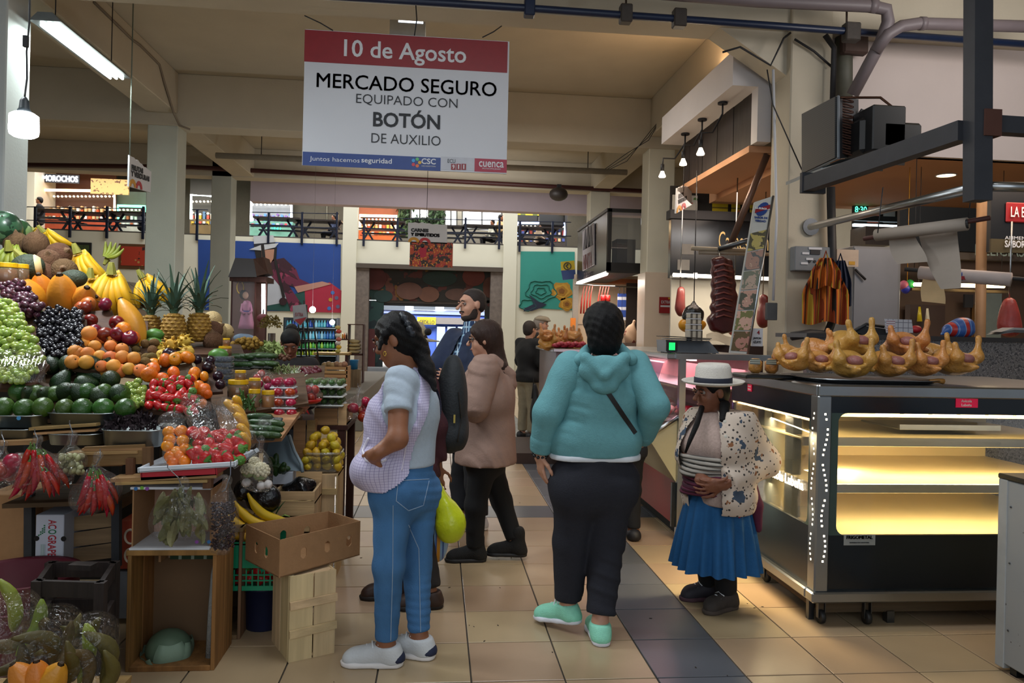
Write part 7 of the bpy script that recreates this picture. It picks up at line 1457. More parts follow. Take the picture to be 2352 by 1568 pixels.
# ------------------------------------------------------------------ signs,pipes,lamps and stalls further back
def tbox(txt,x0,y0,x1,y1,Y,m,par,bold=0.,nm='lettering',ex=.001):
    """lettering filling a photo rectangle on the plane at depth Y"""
    me=text_mesh(txt,1.,m,bold,ex);c=np.array([v.co for v in me.vertices]);lo,hi=c.min(0),c.max(0)
    xm=(x0+x1)/2;a,b=P(x0,(y0+y1)/2,Y),P(x1,(y0+y1)/2,Y);a[2]=P(xm,y1,Y)[2];b[2]=P(xm,y0,Y)[2];sx,sz=(b[0]-a[0])/(hi[0]-lo[0]),(b[2]-a[2])/(hi[1]-lo[1])
    for v in me.vertices:
        p=v.co.copy();v.co=(a[0]+(p[0]-lo[0])*sx,Y-p[2],a[2]+(p[1]-lo[1])*sz)
    return vput(nm,me,par)
def rect(x0,y0,x1,y1,Y,m,par,nm='panel',th=.01,bev=0,fl=None):
    xm,ym=(x0+x1)/2,(y0+y1)/2;a,b=P(x0,ym,Y),P(x1,ym,Y)+hx(0,th,0);a[2]=P(xm,y1,Y)[2];a[2]=a[2] if fl is None else fl;b[2]=P(xm,y0,Y)[2];return wpart(nm,MB().bb(a,b,bev),m,par)
def poly(pts,Y,m,par,nm,th=.006):return wpart(nm,MB().prism([P(x,y,Y) for x,y in pts],(0,th,0)),m,par)
def disc(x,y,r,Y,m,par,nm,th=.006,n=14):return poly([(x+r*math.cos(a),y+r*math.sin(a)) for a in np.linspace(0,6.2832,n,endpoint=False)],Y,m,par,nm,th)
def at(name,label,cat,x,y,Y,group=None):return thing(name,label,cat,tuple(P(x,y,Y)),0,group)
def tubep(nm,pts,r,m,par,n=10):return wpart(nm,MB().tube(pts,r,n),m,par,True)
BK,WH,RD,BL=mat('1c1c20',.6),mat('c4c6cc',.5,0,.04,3),mat('851620',.45),mat('1c3a7c',.45)
Ys=7.0;s=at('hanging_sign', 'large white hanging sign with red top band above the aisle', 'sign',930,396,Ys)
rect(697,81,1167,389,Ys+.004,WH,s, 'board',.02);rect(699,82,1166,154,Ys,RD,s, 'red_band',.004);rect(695,355,1012,386,Ys,BL,s, 'blue_band',.004);rect(1012,361,1090,391,Ys+.001,mat('b4b6be',.5),s, 'grey_band',.003);rect(1090,365,1164,395,Ys,mat('9c1a38',.45),s, 'crimson_band',.004)
Yt=Ys-.002;LW=mat('d0d2d6',.6);DK=mat('1d2026',.6)
for tx,q,bo in (('10 de Agosto',(790,98,1071,149),.014),('MERCADO SEGURO',(727,178,1141,211),.004),('EQUIPADO CON',(818,221,1051,246),-.008),('BOTÓN',(857,252,1011,294),.022),('DE AUXILIO',(853,309,1012,331),-.008)):tbox(tx,*q,Yt,LW if tx[0] == '1' else DK,s,bo)
tbox('Juntos hacemos',711,361,826,374,Yt,LW,s,-.002);tbox('seguridad',830,363,900,378,Yt,LW,s,.012);tbox('CSC',968,364,1001,377,Yt,LW,s,.02);tbox('CONSEJO DE SEGURIDAD CIUDADANA',968,380,1001,384,Yt,LW,s)
for i in range(5):a=i*1.2566;disc(956+8*math.cos(a),373+8*math.sin(a),4,Yt,mat(['c9a02a', 'd06a3a', 'c03a4a', '3a9ad0', '5ab06a'][i],.5),s, 'logo_petal',.002,10)
tbox('ECU',1028,365,1046,374,Yt,mat('55585e',.5),s,.01);tbox('cuenca',1100,371,1157,384,Yt,LW,s,.012);tbox('MUNICIPALIDAD',1108,386,1150,389,Yt,LW,s)
for i,ch in enumerate('911'):x=1036+12*i;rect(x,376,x+10.5,390,Yt,RD,s, 'number_tile',.002);tbox(ch,x+(3 if ch == '9' else 4),378,x+(8 if ch == '9' else 6.6),388,Yt-.001,LW,s,.02)
for a,b in (((765,70),(700,36)),((1108,86),(1152,60)),((952,82),(955,8))):tubep('hanging_wire',[P(*a,Ys),P((a[0]+b[0])/2+4,(a[1]+b[1])/2,Ys),P(*b,Ys+.1)],.006,BK,s,5)
t=at('ceiling_light', 'small white ceiling fluorescent fitting half hidden behind the large sign', 'ceiling light',940,60,7.9);rect(895,46,977,84,7.9,mat('b9bcc0',.3,1.),t, 'housing',.3);rect(915,47,972,52,7.895,glow('eaf4ff',3.),t, 'tube',.004)
# torn-edge hall signs
MOT=[mat('c08a24',.5),mat('a8202c',.5)]
def hall_sign(label,a0,a1,b0,b1,words,Y0,Y1,bw):
    t=thing('hall_sign',label, 'sign',tuple(P(*a1,Y0)));C_=[P(*a1,Y0),P(*b1,Y1),P(*b0,Y1),P(*a0,Y0)];n=nrm(np.cross(C_[1]-C_[0],C_[3]-C_[0]));n=n if n.dot(C_[0]-O3)<0 else -n;B_=lambda u,v:(C_[3]+(C_[2]-C_[3])*u)*(1-v)+(C_[0]+(C_[1]-C_[0])*u)*v
    top=[B_(u,.03*math.sin(31*u)+(.09*u if u>.5 else 0)) for u in np.linspace(0,1,12)];wpart('board',MB().prism([B_(0,1),B_(1,1)]+top[::-1],-n*.02),WH,t);xd=nrm(C_[1]-C_[0]);W_,H_=np.linalg.norm(C_[1]-C_[0]),np.linalg.norm(C_[3]-C_[0])
    for k,(wd,v) in enumerate(words):
        me=text_mesh(wd,H_*.22,DK,.006,.001, 'LEFT');c=np.array([q.co for q in me.vertices]);f=min(1.4,W_*bw[k]/(c[:,0].max()-c[:,0].min()));me.transform(Matrix.Diagonal((f,1,1,1)));me.transform(Matrix.Translation(Vector(B_(.08,v)+n*.004)) @ frame(xd,n));vput('lettering',me,t)
    for k in range(2):
        c=B_(.15+.28*k,.99);up=nrm(C_[3]-C_[0]);ring=[c+(xd*math.cos(a)*.15*W_+up*math.sin(a)*.26*H_)+n*.003 for a in np.linspace(0,math.pi,12)];inn=[c+(xd*math.cos(a)*.07*W_+up*math.sin(a)*.12*H_)+n*.003 for a in np.linspace(math.pi,0,12)];wpart('arch_mark',MB().prism(ring+inn,n*.003),MOT[k],t)
    return t
t=hall_sign('white hall sign reading CARNES Y EMBUTIDOS with torn edge over the market photograph',(937,511),(937,556),(1027,512),(1027,560),[('CARNES',.38),('Y EMBUTIDOS',.60)],14,14,(.45,.74))
tubep('hanging_wire',[P(980,512,14.01),hx(*P(980,512,14.01)[:2],5.42)],.005,BK,t,5)
t=hall_sign('white hall sign reading FRUTAS Y VERDURAS beside the left column',(298,356),(296,428),(348,390),(346,442),[('FRUTAS',.36),('Y VERDURAS',.56)],9.6,10.4,(.55,.85));tubep('hanging_wire',[P(298,356,9.6),hx(*P(298,356,9.6)[:2],5.42)],.008,mat('7a857c',.6),t,5)
t=hall_sign('white hall sign reading CARNES Y EMBUTIDOS under the white fascia',(1556,432),(1553,490),(1589,422),(1589,470),[('CARNES',.36),('Y EMBUTIDOS',.58)],9.2,10.2,(.5,.8));tubep('hanging_wire',[P(1570,440,9.6),hx(*P(1570,440,9.6)[:2],4.2)],.006,BK,t,5)
t=at('market_photo', 'printed photograph of a fruit stall below the hall sign CARNES Y EMBUTIDOS', 'poster',990,612,14.0);rect(941,556,1040,613,14.0,patmat('2a1512',(('blotch', 'a8401c',9,.50),('dots', 'c88a2a',22,.30),('blotch', '9c1a2a',13,.60)),.5),t, 'print',.015)
poly([(962,572),(972,566),(980,574),(978,590),(966,592)],13.995,mat('a81c3a',.6),t, 'printed_shirt',.003);disc(970,564,5,13.995,BK,t, 'printed_hair',.003)
# pipes
PB,PG=mat('10203c',.4,0,.25,9),mat('6d6468',.5,0,.12,9)
t=at('blue_pipe', 'long dark blue water pipe crossing under the front ceiling beam', 'pipe',1500,45,6.8);tubep('pipe',[P(-60,-60,6.8),P(1200,18,6.8),P(1760,58,6.8),P(2500,112,6.8)],.034,PB,t)
for x,y in ((1560,43),(1216,18),(1437,33),(1955,75)):wpart('coupling',MB().bb(P(x-11,y+15,6.75),P(x+11,y-15,6.85),.01),mat('3a3430',.5,0,.4,30) if x != 1216 else PB,t)
for x,y in ((1438,20),(1945,60)):tubep('hanger',[P(x,y-40,6.8),P(x,y+8,6.8)],.01,mat('3a2a20',.7),t,5)
t=at('drain_pipe', 'thick grey drain pipe with elbow running down to the column', 'pipe',1960,215,6.6);tubep('pipe',[P(1150,-45,6.6),P(1740,2,6.6),P(2000,14,6.6),P(2036,22,6.6),P(2040,50,6.62),P(2024,95,6.66),P(1958,218,6.9)],.058,PG,t,14);tubep('collar',[P(1995,12,6.6),P(2012,15,6.6)],.064,PG,t,14)
t=at('drain_pipe', 'grey drain pipe joining from the right below the bent pipe', 'pipe',2200,58,6.6);tubep('pipe',[P(2010,118,6.68),P(2040,78,6.6),P(2070,60,6.6),P(2110,54,6.6),P(2400,62,6.6)],.055,PG,t,14);tubep('collar',[P(2112,54,6.6),P(2124,54,6.6)],.061,PG,t,14)
t=at('red_pipe', 'dark red sprinkler pipe along the far beam', 'pipe',900,408,16.9);tubep('pipe',[P(15,378,16.9),P(440,384,16.9),P(1300,430,16.9),P(2300,480,16.9)],.05,mat('3c1414',.5),t);t=at('white_pipe', 'pale pipe under the middle ceiling beam', 'pipe',900,370,14.2);tubep('pipe',[P(496,357,14.2),P(1440,396,14.2)],.055,mat('9a9284',.6),t);[tubep('hanger',[P(x,357+.041*(x-496),14.2),hx(*P(x,370,14.2)[:2],5.41)],.008,BK,t,4) for x in (600,1000,1350)]
t=at('wall_speaker', 'dark bell-shaped loudspeaker under the far beam', 'loudspeaker',1283,446,16.5);wpart('horn',MB().ball(P(1283,446,16.5),(.21,.2,.15),14,8),mat('2a2422',.5),t,True);wpart('bracket',MB().bb(P(1280,436,16.5),P(1288,425,16.6)),BK,t)
t=at('cable', 'beige cable running along the left beam and down the column', 'cable',400,280,11);tubep('cable_run',[XP(215,4,-4.13),XP(305,92,-4.13),XP(322,104,-4.13),XP(366,148,-4.13),XP(378,190,-4.12),XP(400,262,-4.12),P(412,288,12.24),P(436,297,12.24)],.018,mat('7d7264',.6),t,6)
t=at('cable', 'bundle of black cables at the top of the second right column', 'cable',1450,370,12.1);[tubep('wire',[P(1390+6*i,388,12.2),P(1440,352+9*i,12.1),P(1490,322-8*i,12.1),P(1520,270,11.8)],.006,BK,t,5) for i in range(3)]
t=at('cable', 'black cable dropping from the ceiling beside the white fascia', 'cable',1760,160,7.1);tubep('wire',[P(1660,120,7.1),P(1700,108,7.1),P(1770,150,7.1),P(1800,88,7.1),P(1816,75,7.1)],.011,BK,t,5);tubep('wire',[P(1762,160,7.1),P(1775,240,7.1),P(1842,390,7.1)],.007,BK,t,5)
t=at('cable', 'thick black cable bundle down the right edge of the near column', 'cable',1924,760,7.05);tubep('wire',[P(1895,80,7.1),P(1916,110,7.1),P(1912,240,7.1)],.028,BK,t,8);tubep('wire',[P(1908,430,7.1),P(1912,600,7.1),P(1918,720,7.1),P(1900,768,7.0),P(1860,766,6.9),P(1818,772,6.9)],.042,BK,t,8);tubep('wire',[P(1825,90,7.15),P(1870,118,7.15),P(1912,155,7.15)],.012,BK,t,5)
t=at('vertical_pipe', 'short dark grey-green pipe behind the cables of the near column', 'pipe',1938,220,7.3);tubep('pipe',[P(1938,60,7.35),P(1938,240,7.35)],.085,mat('4a4a40',.6,0,.3,10),t,14);wpart('valve',MB().bb(P(1938,120,7.2),P(1985,75,7.3),.02),mat('3c2a24',.7,0,.4,20),t)
# lamps
z_=4.42;a,b=F(95,48,z_),F(278,181,z_);t=thing('fluorescent_lamp', 'long fluorescent lamp fitting hanging at the top left corner', 'ceiling light',tuple((a+b)/2))
xm=(a[0]+b[0])/2;wpart('housing',MB().prism([(xm-.15,a[1],z_+.005),(xm+.15,a[1],z_+.005),(xm+.07,a[1],z_+.09),(xm-.07,a[1],z_+.09)],(0,b[1]-a[1],0)),mat('7d8488',.4,.5),t)
for dx in (-.07,0,.07):tubep('tube',[hx(xm+dx,a[1]+.08,z_-.012),hx(xm+dx,b[1]-.05,z_-.012)],.016,glow('eefaf4',16.),t,8)
for y in (a[1]+.2,b[1]-.2):tubep('hanger',[hx(xm,y,z_+.09),hx(xm,y,5.4)],.006,BK,t,5)
area('fluorescent_light',(xm,(a[1]+b[1])/2,z_-.05),.22,60,(.9,1,.95),(0,0,-1),b[1]-a[1])
c=P(55,287,4.3);t=thing('led_bulb', 'large lit LED bulb hanging on a cord above the fruit', 'lamp',tuple(c));wpart('bulb',MB().lathe([(1e-6,-.066),(.05,-.064),(.068,-.052),(.072,-.03),(.070,.05),(.05,.064),(1e-6,.066)],22,tuple(c)),glow('f4faff',30.),t,True)
wpart('socket',MB().lathe([(.04,.066),(.026,.09),(.022,.13),(.01,.15)],12,tuple(c)),mat('1c2428',.5),t,True);tubep('cord',[c+hx(0,0,.15),c+hx(.01,0,.25),c+hx(.0,.01,.4),c+hx(.015,0,.55),hx(c[0],c[1],5.4)],.005,BK,t,5);wpart('cord_grip',MB().bb(c+hx(-.012,-.01,.42),c+hx(.012,.01,.48)),BK,t)
point('bulb_light',c+hx(0,-.02,-.12),45,(.92,.97,1),.07)
# white fascia,slatted panel,soffit and its pendant lamps
PF=crack_plaster('c9c4c4',.05);t=struct('trim_5',MB().bb(hx(3.03,7.7,4.13),hx(3.46,10.25,4.5)),PF);struct('trim_5',MB().bb(hx(3.31,7.7,3.55),hx(3.46,7.86,4.13)),PF)
struct('ceiling',MB().bb(hx(3.30,7.88,3.48),hx(3.9,10.3,3.55)).bb(hx(3.86,7.45,3.40),hx(9,10.6,3.55)),crack_plaster('b98a68',.05));struct('wall_fascia',MB().bb(hx(3.86,7.40,3.40),hx(9,7.52,4.56)),crack_plaster('c4b8b4',.05))  # soffit plaster is tinted orange for the warm lamplight on it
t=thing('slatted_cladding', 'dark brown vertical board panel under the white fascia', 'panel',(3.36,9,3.55));nb=9
for i in range(nb):w0=2.3/nb;wpart('board',MB().bb(hx(3.33+.004*(i % 2),7.9+w0*i+.004,3.55),hx(3.37,7.9+w0*(i+1)-.004,4.13)),wood('2c2420',.4,4),t)
for i,(c0,b0,Y) in enumerate((((1660,237),(1609,350),8.1),((1613,275),(1569,374),8.75),((1574,308),(1521,402),9.4))):
    p=F(*c0,4.12);q=P(b0[0],b0[1],p[1]);t=thing('pendant_lamp',f'black spot lamp with lit bulb under the white fascia, {NUM[i]} from the near column', 'lamp',tuple(p));wpart('canopy',MB().lathe([(.055,-.012),(.055,.012)],16,tuple(p)),BK,t)
    tubep('cord',[p,p-hx(0,0,.12),lerp(p,q,.45)-hx(0,0,.08),q+hx(.01,0,.22),q+hx(0,0,.10)],.011,BK,t,6);tubep('socket',[q+hx(0,0,.14),q+hx(0,0,.05)],.024,BK,t,8);wpart('bulb',MB().lathe([(.0,-.03),(.042,-.028),(.046,-.015),(.026,.03),(.02,.05)],14,tuple(q)),glow('ffe8c4',14.),t,True);point('spot_light',q-hx(0,0,.06),7,(1,.8,.56),.03)
q=F(2173,402,3.398);t=thing('recessed_light', 'round recessed ceiling light in the orange-lit soffit', 'ceiling light',tuple(q));wpart('lens',MB().lathe([(0,0),(.10,0),(.10,-.004),(0,-.004)],20,tuple(q)),glow('ffd8a0',8.),t);wpart('ring',MB().tube([q+hx(.105*math.cos(a),.105*math.sin(a),-.003) for a in np.linspace(0,6.28,24)],.008,5),WH,t)
# steel post,beams and condenser
GP=mat('34363c',.5,.3,.25,8,.05);t=thing('steel_gantry', 'dark grey steel post and beams hanging at the upper right', 'frame',tuple(P(2245,460,4.2)))
a,b=P(2245,462,4.2),P(2247,-60,4.2);wpart('post',MB().plank(a,b,.115,.10,(0,1,0)),GP,t);wpart('rear_beam',MB().plank(P(2215,300,4.25),P(1850,425,5.9),.09,.12),GP,t);wpart('side_beam',MB().plank(P(2262,286,4.2),P(2480,300,4.2),.08,.10),GP,t);wpart('rust_joint',MB().bb(P(2262,310,4.14),P(2274,262,4.24)),mat('4a2a20',.8),t);wpart('beam_end_plate',MB().bb(P(1842,442,5.86),P(1892,400,5.9)),GP,t)
for x,y,dx in ((1960,385,60),(2010,372,60)):wpart('cross_bar',MB().plank(P(x,y,5.6),P(x+dx,y+2,5.3),.06,.035),mat('4a4440',.6),t)
t=thing('condenser_unit', 'black refrigeration condenser unit on the steel beam by the near column', 'condenser',tuple(P(1910,395,6.2)));q=[P(1849,398,6.3),P(1926,362,5.7),P(1926,222,5.7),P(1849,262,6.3)];n_=nrm(np.cross(q[1]-q[0],q[3]-q[0]));n_=n_ if n_[1]>0 else -n_
wpart('grille',MB().prism(q,n_*.03),patmat('121213',(('z', '24262a',60,.3),),.6),t);fr_=MB();[fr_.tube([q[i],q[(i+1) % 4]],.012,6) for i in range(4)];wpart('grille_frame',fr_,mat('7d8288',.4,1.),t)
wpart('side_plate',MB().prism([P(1928,222,5.72),P(1972,228,5.95),P(1972,358,5.95),P(1928,364,5.72)],(0,.03,0)),mat('6c7076',.4,.8),t);co_=MB()
for i in range(11):y=230+12*i;co_.tube([P(1930+8*math.cos(v)*2+14,y+3*math.sin(v)+4*math.cos(v),5.76) for v in np.linspace(0,6.28,9)],.008,5)
wpart('coil',co_,mat('4a2e24',.6,.3),t);wpart('fan_guard',MB().tube([P(1980+8*math.cos(v),290+38*math.sin(v),5.9) for v in np.linspace(0,6.28,16)],.012,6),BK,t);wpart('compressor',MB().bb(P(1978,350,5.6),P(2016,294,5.9),.03).bb(P(2004,344,5.5),P(2030,268,5.8),.01).bb(P(2028,338,5.5),P(2066,305,5.8),.02),mat('0d0e10',.5),t,False)
tubep('copper_pipe',[P(1930,224,5.7),P(1985,224,5.7),P(2022,224,5.65),P(2050,246,5.6),P(2040,266,5.6)],.010,mat('4a3024',.4,.8),t,6);wpart('base_plate',MB().prism([P(1842,402,6.2),P(1930,366,5.6),P(2062,352,5.3),P(2062,358,5.3),P(1930,374,5.6),P(1842,410,6.2)],(0,.3,0)),mat('8a9094',.4,.6),t)
t=thing('steel_tube', 'shiny steel tube from the near column up to the steel post', 'tube',tuple(P(1862,521,6.9)));tubep('tube',[P(1862,521,7.0),P(2232,433,4.25)],.033,STEEL,t,12);wpart('flange',MB().lathe([(0,0),(.085,0),(.085,.012),(0,.012)],18,tuple(P(1862,521,7.18)),Matrix.Rotation(math.pi/2,4, 'X')),STEELD,t);t=thing('steel_tube', 'shiny steel tube leaving the right edge beside the steel post', 'tube',tuple(P(2300,428,4.2)));tubep('tube',[P(2266,428,4.2),P(2450,432,4.2)],.030,STEEL,t,12)
# paper rolls
PAPR=mat('9a8f84',.75,0,.08,6,.15);t=thing('paper_roll', 'upper hanging roll of wrapping paper with torn ends on a wooden rod', 'paper roll',tuple(P(2120,530,4.75)));tubep('roll',[P(2012,540,5.0),P(2222,514,4.5)],.042,PAPR,t,16);tubep('rod',[P(1984,548,5.05),P(2274,500,4.4)],.016,mat('4a2420',.6),t,8);wpart('core',MB().tube([P(2219,514,4.498),P(2224,513,4.49)],.030,14),BK,t)
def sheet(a,b,c,d,m,par,nm='loose_sheet'):A=[np.array(q) for q in (a,b,c,d)];wpart(nm,MB().grid(lambda u,v:tuple((A[0]+(A[1]-A[0])*u)*(1-v)+(A[3]+(A[2]-A[3])*u)*v+hx(0,.03*math.sin(3*v+2*u),0)),6,8),m,par,True)
sheet(P(2110,540,4.85),P(2205,522,4.62),P(2200,662,4.6),P(2162,664,4.7),PAPR,t);sheet(P(2042,550,4.95),P(2108,542,4.8),P(2125,602,4.75),P(2062,606,4.9),PAPR,t)
for x,y in ((2016,535),(2222,510)):tubep('wire',[P(x,y,4.7),P(x+12,430,4.7)],.004,BK,t,4)
t=thing('paper_roll', 'lower hanging roll of printed wrapping paper with a loose yellowish sheet', 'paper roll',tuple(P(2220,636,5.9)));tubep('roll',[P(2112,626,6.0),P(2322,642,5.5)],.055,mat('b5a8a4',.7),t,16);tubep('rod',[P(2078,618,6.05),P(2400,646,5.4)],.018,BK,t,8);[tubep('wire',[P(x,y,Y),hx(*P(x,y,Y)[:2],3.42)],.004,BK,t,4) for x,y,Y in ((2100,622,7.46),)];wpart('printed_badge',MB().ball(P(2214,634,5.72),(.05,.01,.035),14,8),BL,t,True);rect(2198,634,2230,642,5.70,RD,t, 'printed_band',.004)
sheet(P(2122,634,5.95),P(2168,636,5.85),P(2166,698,5.85),P(2118,692,5.95),mat('c9ac80',.75),t)
# things on and beside the near column
t=at('control_box', 'grey electric control box on the near column above the striped aprons', 'control box',1868,620,7.1);rect(1826,566,1908,622,7.08,mat('70757a',.5),t, 'housing',.11,.006);rect(1862,573,1884,584,7.07,BK,t, 'display',.012)
for x,y in ((1858,568),(1843,579),(1852,592),(1840,602)):rect(x,y,x+(30 if x>1855 else 16),y+5,7.072,WH,t, 'paper_label',.008)
for i,(x,y) in enumerate(((1860,600),(1872,600))):disc(x,y,3,7.07,BK,t, 'knob',.012,8)
def drape(label,x0,x1,y0,y1,Y,m,nm='apron'):
    t=at(nm,label,nm,(x0+x1)/2,y1,Y);wpart('cloth',MB().grid(lambda u,v:tuple(P((x0+x1)/2+(u-.5)*(x1-x0)*(.42+.58*min(1,v*2.2)),y0+(y1-y0)*v+4*math.sin(9*u)*v,Y-.02-.035*math.sin(u*26+2*v)*(.4+v)-.04*math.sin(3.14*u))),40,12),m,t,True);wpart('hanging_loop',MB().tube([P((x0+x1)/2-6,y0+4,Y),P((x0+x1)/2,y0-16,Y),P((x0+x1)/2+6,y0+4,Y)],.008,5),m,t)
STR=patmat('8a3a14',(('x', 'c0661c',15,.42),('x', '1c1410',22,.30),('x', 'b0902a',11,.14)),.9);drape('orange and black striped apron hanging lower on the near column',1842,1950,610,742,6.98,STR);drape('folded striped apron hanging on top over the other apron',1862,1932,592,660,6.86,STR);drape('dark blue cloth hanging behind the striped aprons',1905,1956,598,700,7.06,mat('14203a',.9), 'cloth')
t=at('notice', 'white paper notice with yellow corner beside the striped aprons', 'notice',1945,612,7.12);rect(1922,573,1972,612,7.12,mat('b5a494',.7),t, 'sheet',.006);rect(1950,600,1964,608,7.116,mat('b88a1c',.6),t, 'yellow_mark',.004)
t=at('metal_cabinet', 'tall grey metal cabinet panel right of the near column', 'cabinet',2010,768,7.3);rect(1958,566,2068,800,7.3,mat('7a7c80',.45,.2,.1,6,.05),t, 'body',.5,.008,0);rect(1962,572,2062,760,7.29,mat('80838a',.45,.2,.1,6,.05),t, 'door',.012);tubep('latch',[P(1964,618,7.27),P(1988,642,7.26)],.012,BK,t,6)
t=at('conduit', 'white conduit with switch box on the left side of the near column', 'conduit',1778,740,7.15);tubep('pipe',[P(1776,160,7.15),P(1784,500,7.15),P(1776,690,7.15)],.014,WH,t,6);rect(1762,695,1786,735,7.12,mat('4a4c4e',.5),t, 'switch_box',.05,.005)
# banner stand with food pictures
t=at('banner', 'tall narrow leaning banner with food pictures between lady and ribs', 'banner',1695,815,6.2);C_=[P(1675,812,6.15),P(1717,815,6.15),P(1776,450,6.5),P(1733,464,6.5)];n_=nrm(np.cross(C_[1]-C_[0],C_[3]-C_[0]));n_=n_ if n_[1]<0 else -n_;B_=lambda u,v:(C_[0]+(C_[1]-C_[0])*u)*(1-v)+(C_[3]+(C_[2]-C_[3])*u)*v
wpart('board',MB().prism(C_,-n_*.02),mat('b4b4ae',.5),t);FOOD=[('5a4a2c', 'a8786a'),('6a6a3c', 'c09a88'),('4a4c40', 'b08a7a'),('6c7060', 'a89484'),('585a5a', '9a7a6c'),('4c4834', 'a89a5a')]
for i in range(6):
    v0,v1=.02+.128*i,.02+.128*i+.120;wpart('food_picture',MB().prism([B_(.05,v0)+n_*.003,B_(.93,v0)+n_*.003,B_(.93,v1)+n_*.003,B_(.05,v1)+n_*.003],n_*.003),patmat(FOOD[i][0],(('blotch',FOOD[i][1],9,.52),),.5),t)
    wpart('printed_food',MB().prism([B_(.5+.3*math.cos(a),(v0+v1)/2-.012+.035*math.sin(a))+n_*.006 for a in np.linspace(0,6.28,12,endpoint=False)],n_*.002),patmat(FOOD[i][1],(('blotch',FOOD[i][0],34,.60),('blotch', 'c8b49a',40,.66)),.5),t)
wpart('badge',MB().prism([B_(.5+.34*math.cos(a),.93+.045*math.sin(a))+n_*.004 for a in np.linspace(0,6.28,16,endpoint=False)],n_*.002),BL,t);wpart('badge_band',MB().prism([B_(u,v)+n_*.007 for u,v in ((.1,.918),(.9,.918),(.9,.945),(.1,.945))],n_*.002),RD,t);xd=nrm(C_[1]-C_[0])
text('lettering', 'LA EUROPEA',.024,LW,B_(.5,.931)+n_*.011,xd,n_,t,bold=.001);text('lettering', 'SABOR DE',.026,BL,B_(.5,.872)+n_*.005,xd,n_,t,bold=.001);text('lettering', 'VERDAD',.026,BL,B_(.5,.850)+n_*.005,xd,n_,t,bold=.001);tubep('edge_pole',[C_[1],C_[2]],.012,STEEL,t,6)
t=at('price_card', 'small white card with red number standing by the foot of the banner', 'card',1738,795,6.3);rect(1726,754,1752,795,6.3,WH,t, 'card',.004);tbox('4',1739,758,1745,768,6.296,RD,t,.02);tbox('JAMON',1730,774,1748,780,6.296,DK,t,.02);tbox('AZUAYO',1730,782,1748,788,6.296,DK,t,.02)
# butcher stall behind:wall,cabinet,strip lamp,hanging meat
t=at('butcher_back', 'butcher stall back wall with dark glazed upper cabinet', 'stall',1660,800,10.6);rect(1540,640,1815,830,10.6,mat('a8a498',.5,0,.08,5),t, 'lower_wall',.04,0,0);rect(1540,505,1815,642,10.45,mat('15171a',.15),t, 'glazed_cabinet',.1);rect(1540,486,1815,506,10.4,BK,t, 'awning',.2);rect(1540,432,1815,488,10.9,mat('2a2624',.6),t, 'upper_wall',.04)
for x,y in ((1566,560),(1556,596)):rect(x,y,x+28,y+24,10.44,mat('6a6864',.6),t, 'pinned_paper',.004)
for x0,x1,c_ in ((1545,1602, 'd8c8b8'),(1637,1672, 'b8a01c'),(1681,1700, 'b8a01c'),(1724,1756, 'c8b020')):y0=448 if x1<1610 or x0>1720 else 463;rect(x0,y0,x1,489,10.85,patmat(c_,(('z', '6a5a1c',14,.3),('blotch', 'b84a2a',5,.68)),.5) if x0>1610 else patmat('d8d0c4',(('blotch', 'c03a24',6,.56),('blotch', '5a8a3a',7,.64)),.5),t, 'menu_board',.02)
t2=at('neon_script', 'outlined script letters on the dark glazed cabinet', 'sign',1690,560,10.4);tbox('Carnes Don',1651,533,1765,574,10.448,glow('c9a86a',.5),t2,-.004)
t=at('strip_lamp', 'long warm strip lamp under the glazed cabinet of the butcher', 'lamp',1655,635,10.2);tubep('tube',[P(1546,631,10.2),P(1766,640,10.2)],.025,glow('fff0d8',7.),t,8);rect(1594,626,1602,640,10.22,WH,t, 'bracket',.03);area('strip_light',P(1655,650,10.0),1.3,18,(1,.86,.68),(0,.1,-1),.1)
t=thing('meat_rail', 'pale horizontal rail and steel pole from which the ribs hang', 'rail',tuple(P(1660,575,8.1)));tubep('rail',[P(1588,570,8.1),P(1722,576,8.1)],.025,mat('9a8a74',.5),t);tubep('rail',[P(1605,580,8.1),P(1765,584,8.1)],.020,mat('8a7a68',.5),t);tubep('pole',[P(1762,355,7.9),P(1676,566,8.1)],.038,mat('6a5044',.4,.5),t,12);tubep('arm',[P(1650,572,8.1),P(1745,545,7.9)],.03,STEELD,t)
rib=P(1660,680,8.05);t=thing('hanging_ribs', 'long dark red rack of ribs hanging on a hook behind the banner', 'meat',tuple(rib));vput('meat',vmesh(sdf([cap(P(1652,605,8.05),P(1658,740,8.05),.085,.13),cap(P(1672,610,8.07),P(1678,735,8.07),.06,.10),ell(P(1640,740,8.05),(.08,.08,.06))],.014,.06,[cut(rib-hx(0,.075,0),(0,-1,0))],lambda X,Y,Z:.010*np.sin(Z*48)*np.ones_like(X)+.005*np.sin(X*60+Z*9)),mat('4a1214',.35,0,.45,9,.3,.5,0,0,.2)),t);rb_=MB()
for i in range(10):rb_.tube([P(1640+i*.5,612+13*i,7.955),P(1662,606+13*i,7.945),P(1682,612+13*i,7.97)],.010,5)
wpart('rib_bones',rb_,mat('8a4a44',.4),t,True);tubep('hook',[P(1650,574,8.08),P(1654,590,8.02),P(1650,602,8.0),P(1644,596,8.0)],.008,STEEL,t,6)
CUTM=mat('9c3a34',.4,0,.4,12,.3)
def cutmeat(label,x,y0,y1,Y,r,m=CUTM):t=at('hanging_meat',label, 'meat',x,(y0+y1)/2,Y);vput('meat',vmesh(sdf([cap(P(x,y0+6,Y),P(x+2,y1,Y),r*.5,r),cap(P(x+4,y0+4,Y),P(x-3,y1-8,Y),r*.4,r*.8)],.016,.05,(),folds(.012,20)),m),t);tubep('hook',[P(x,y0+2,Y),hx(*P(x+2,y0,Y)[:2],3.5 if Y>6 else 2.5)],.008,STEEL,t,5)
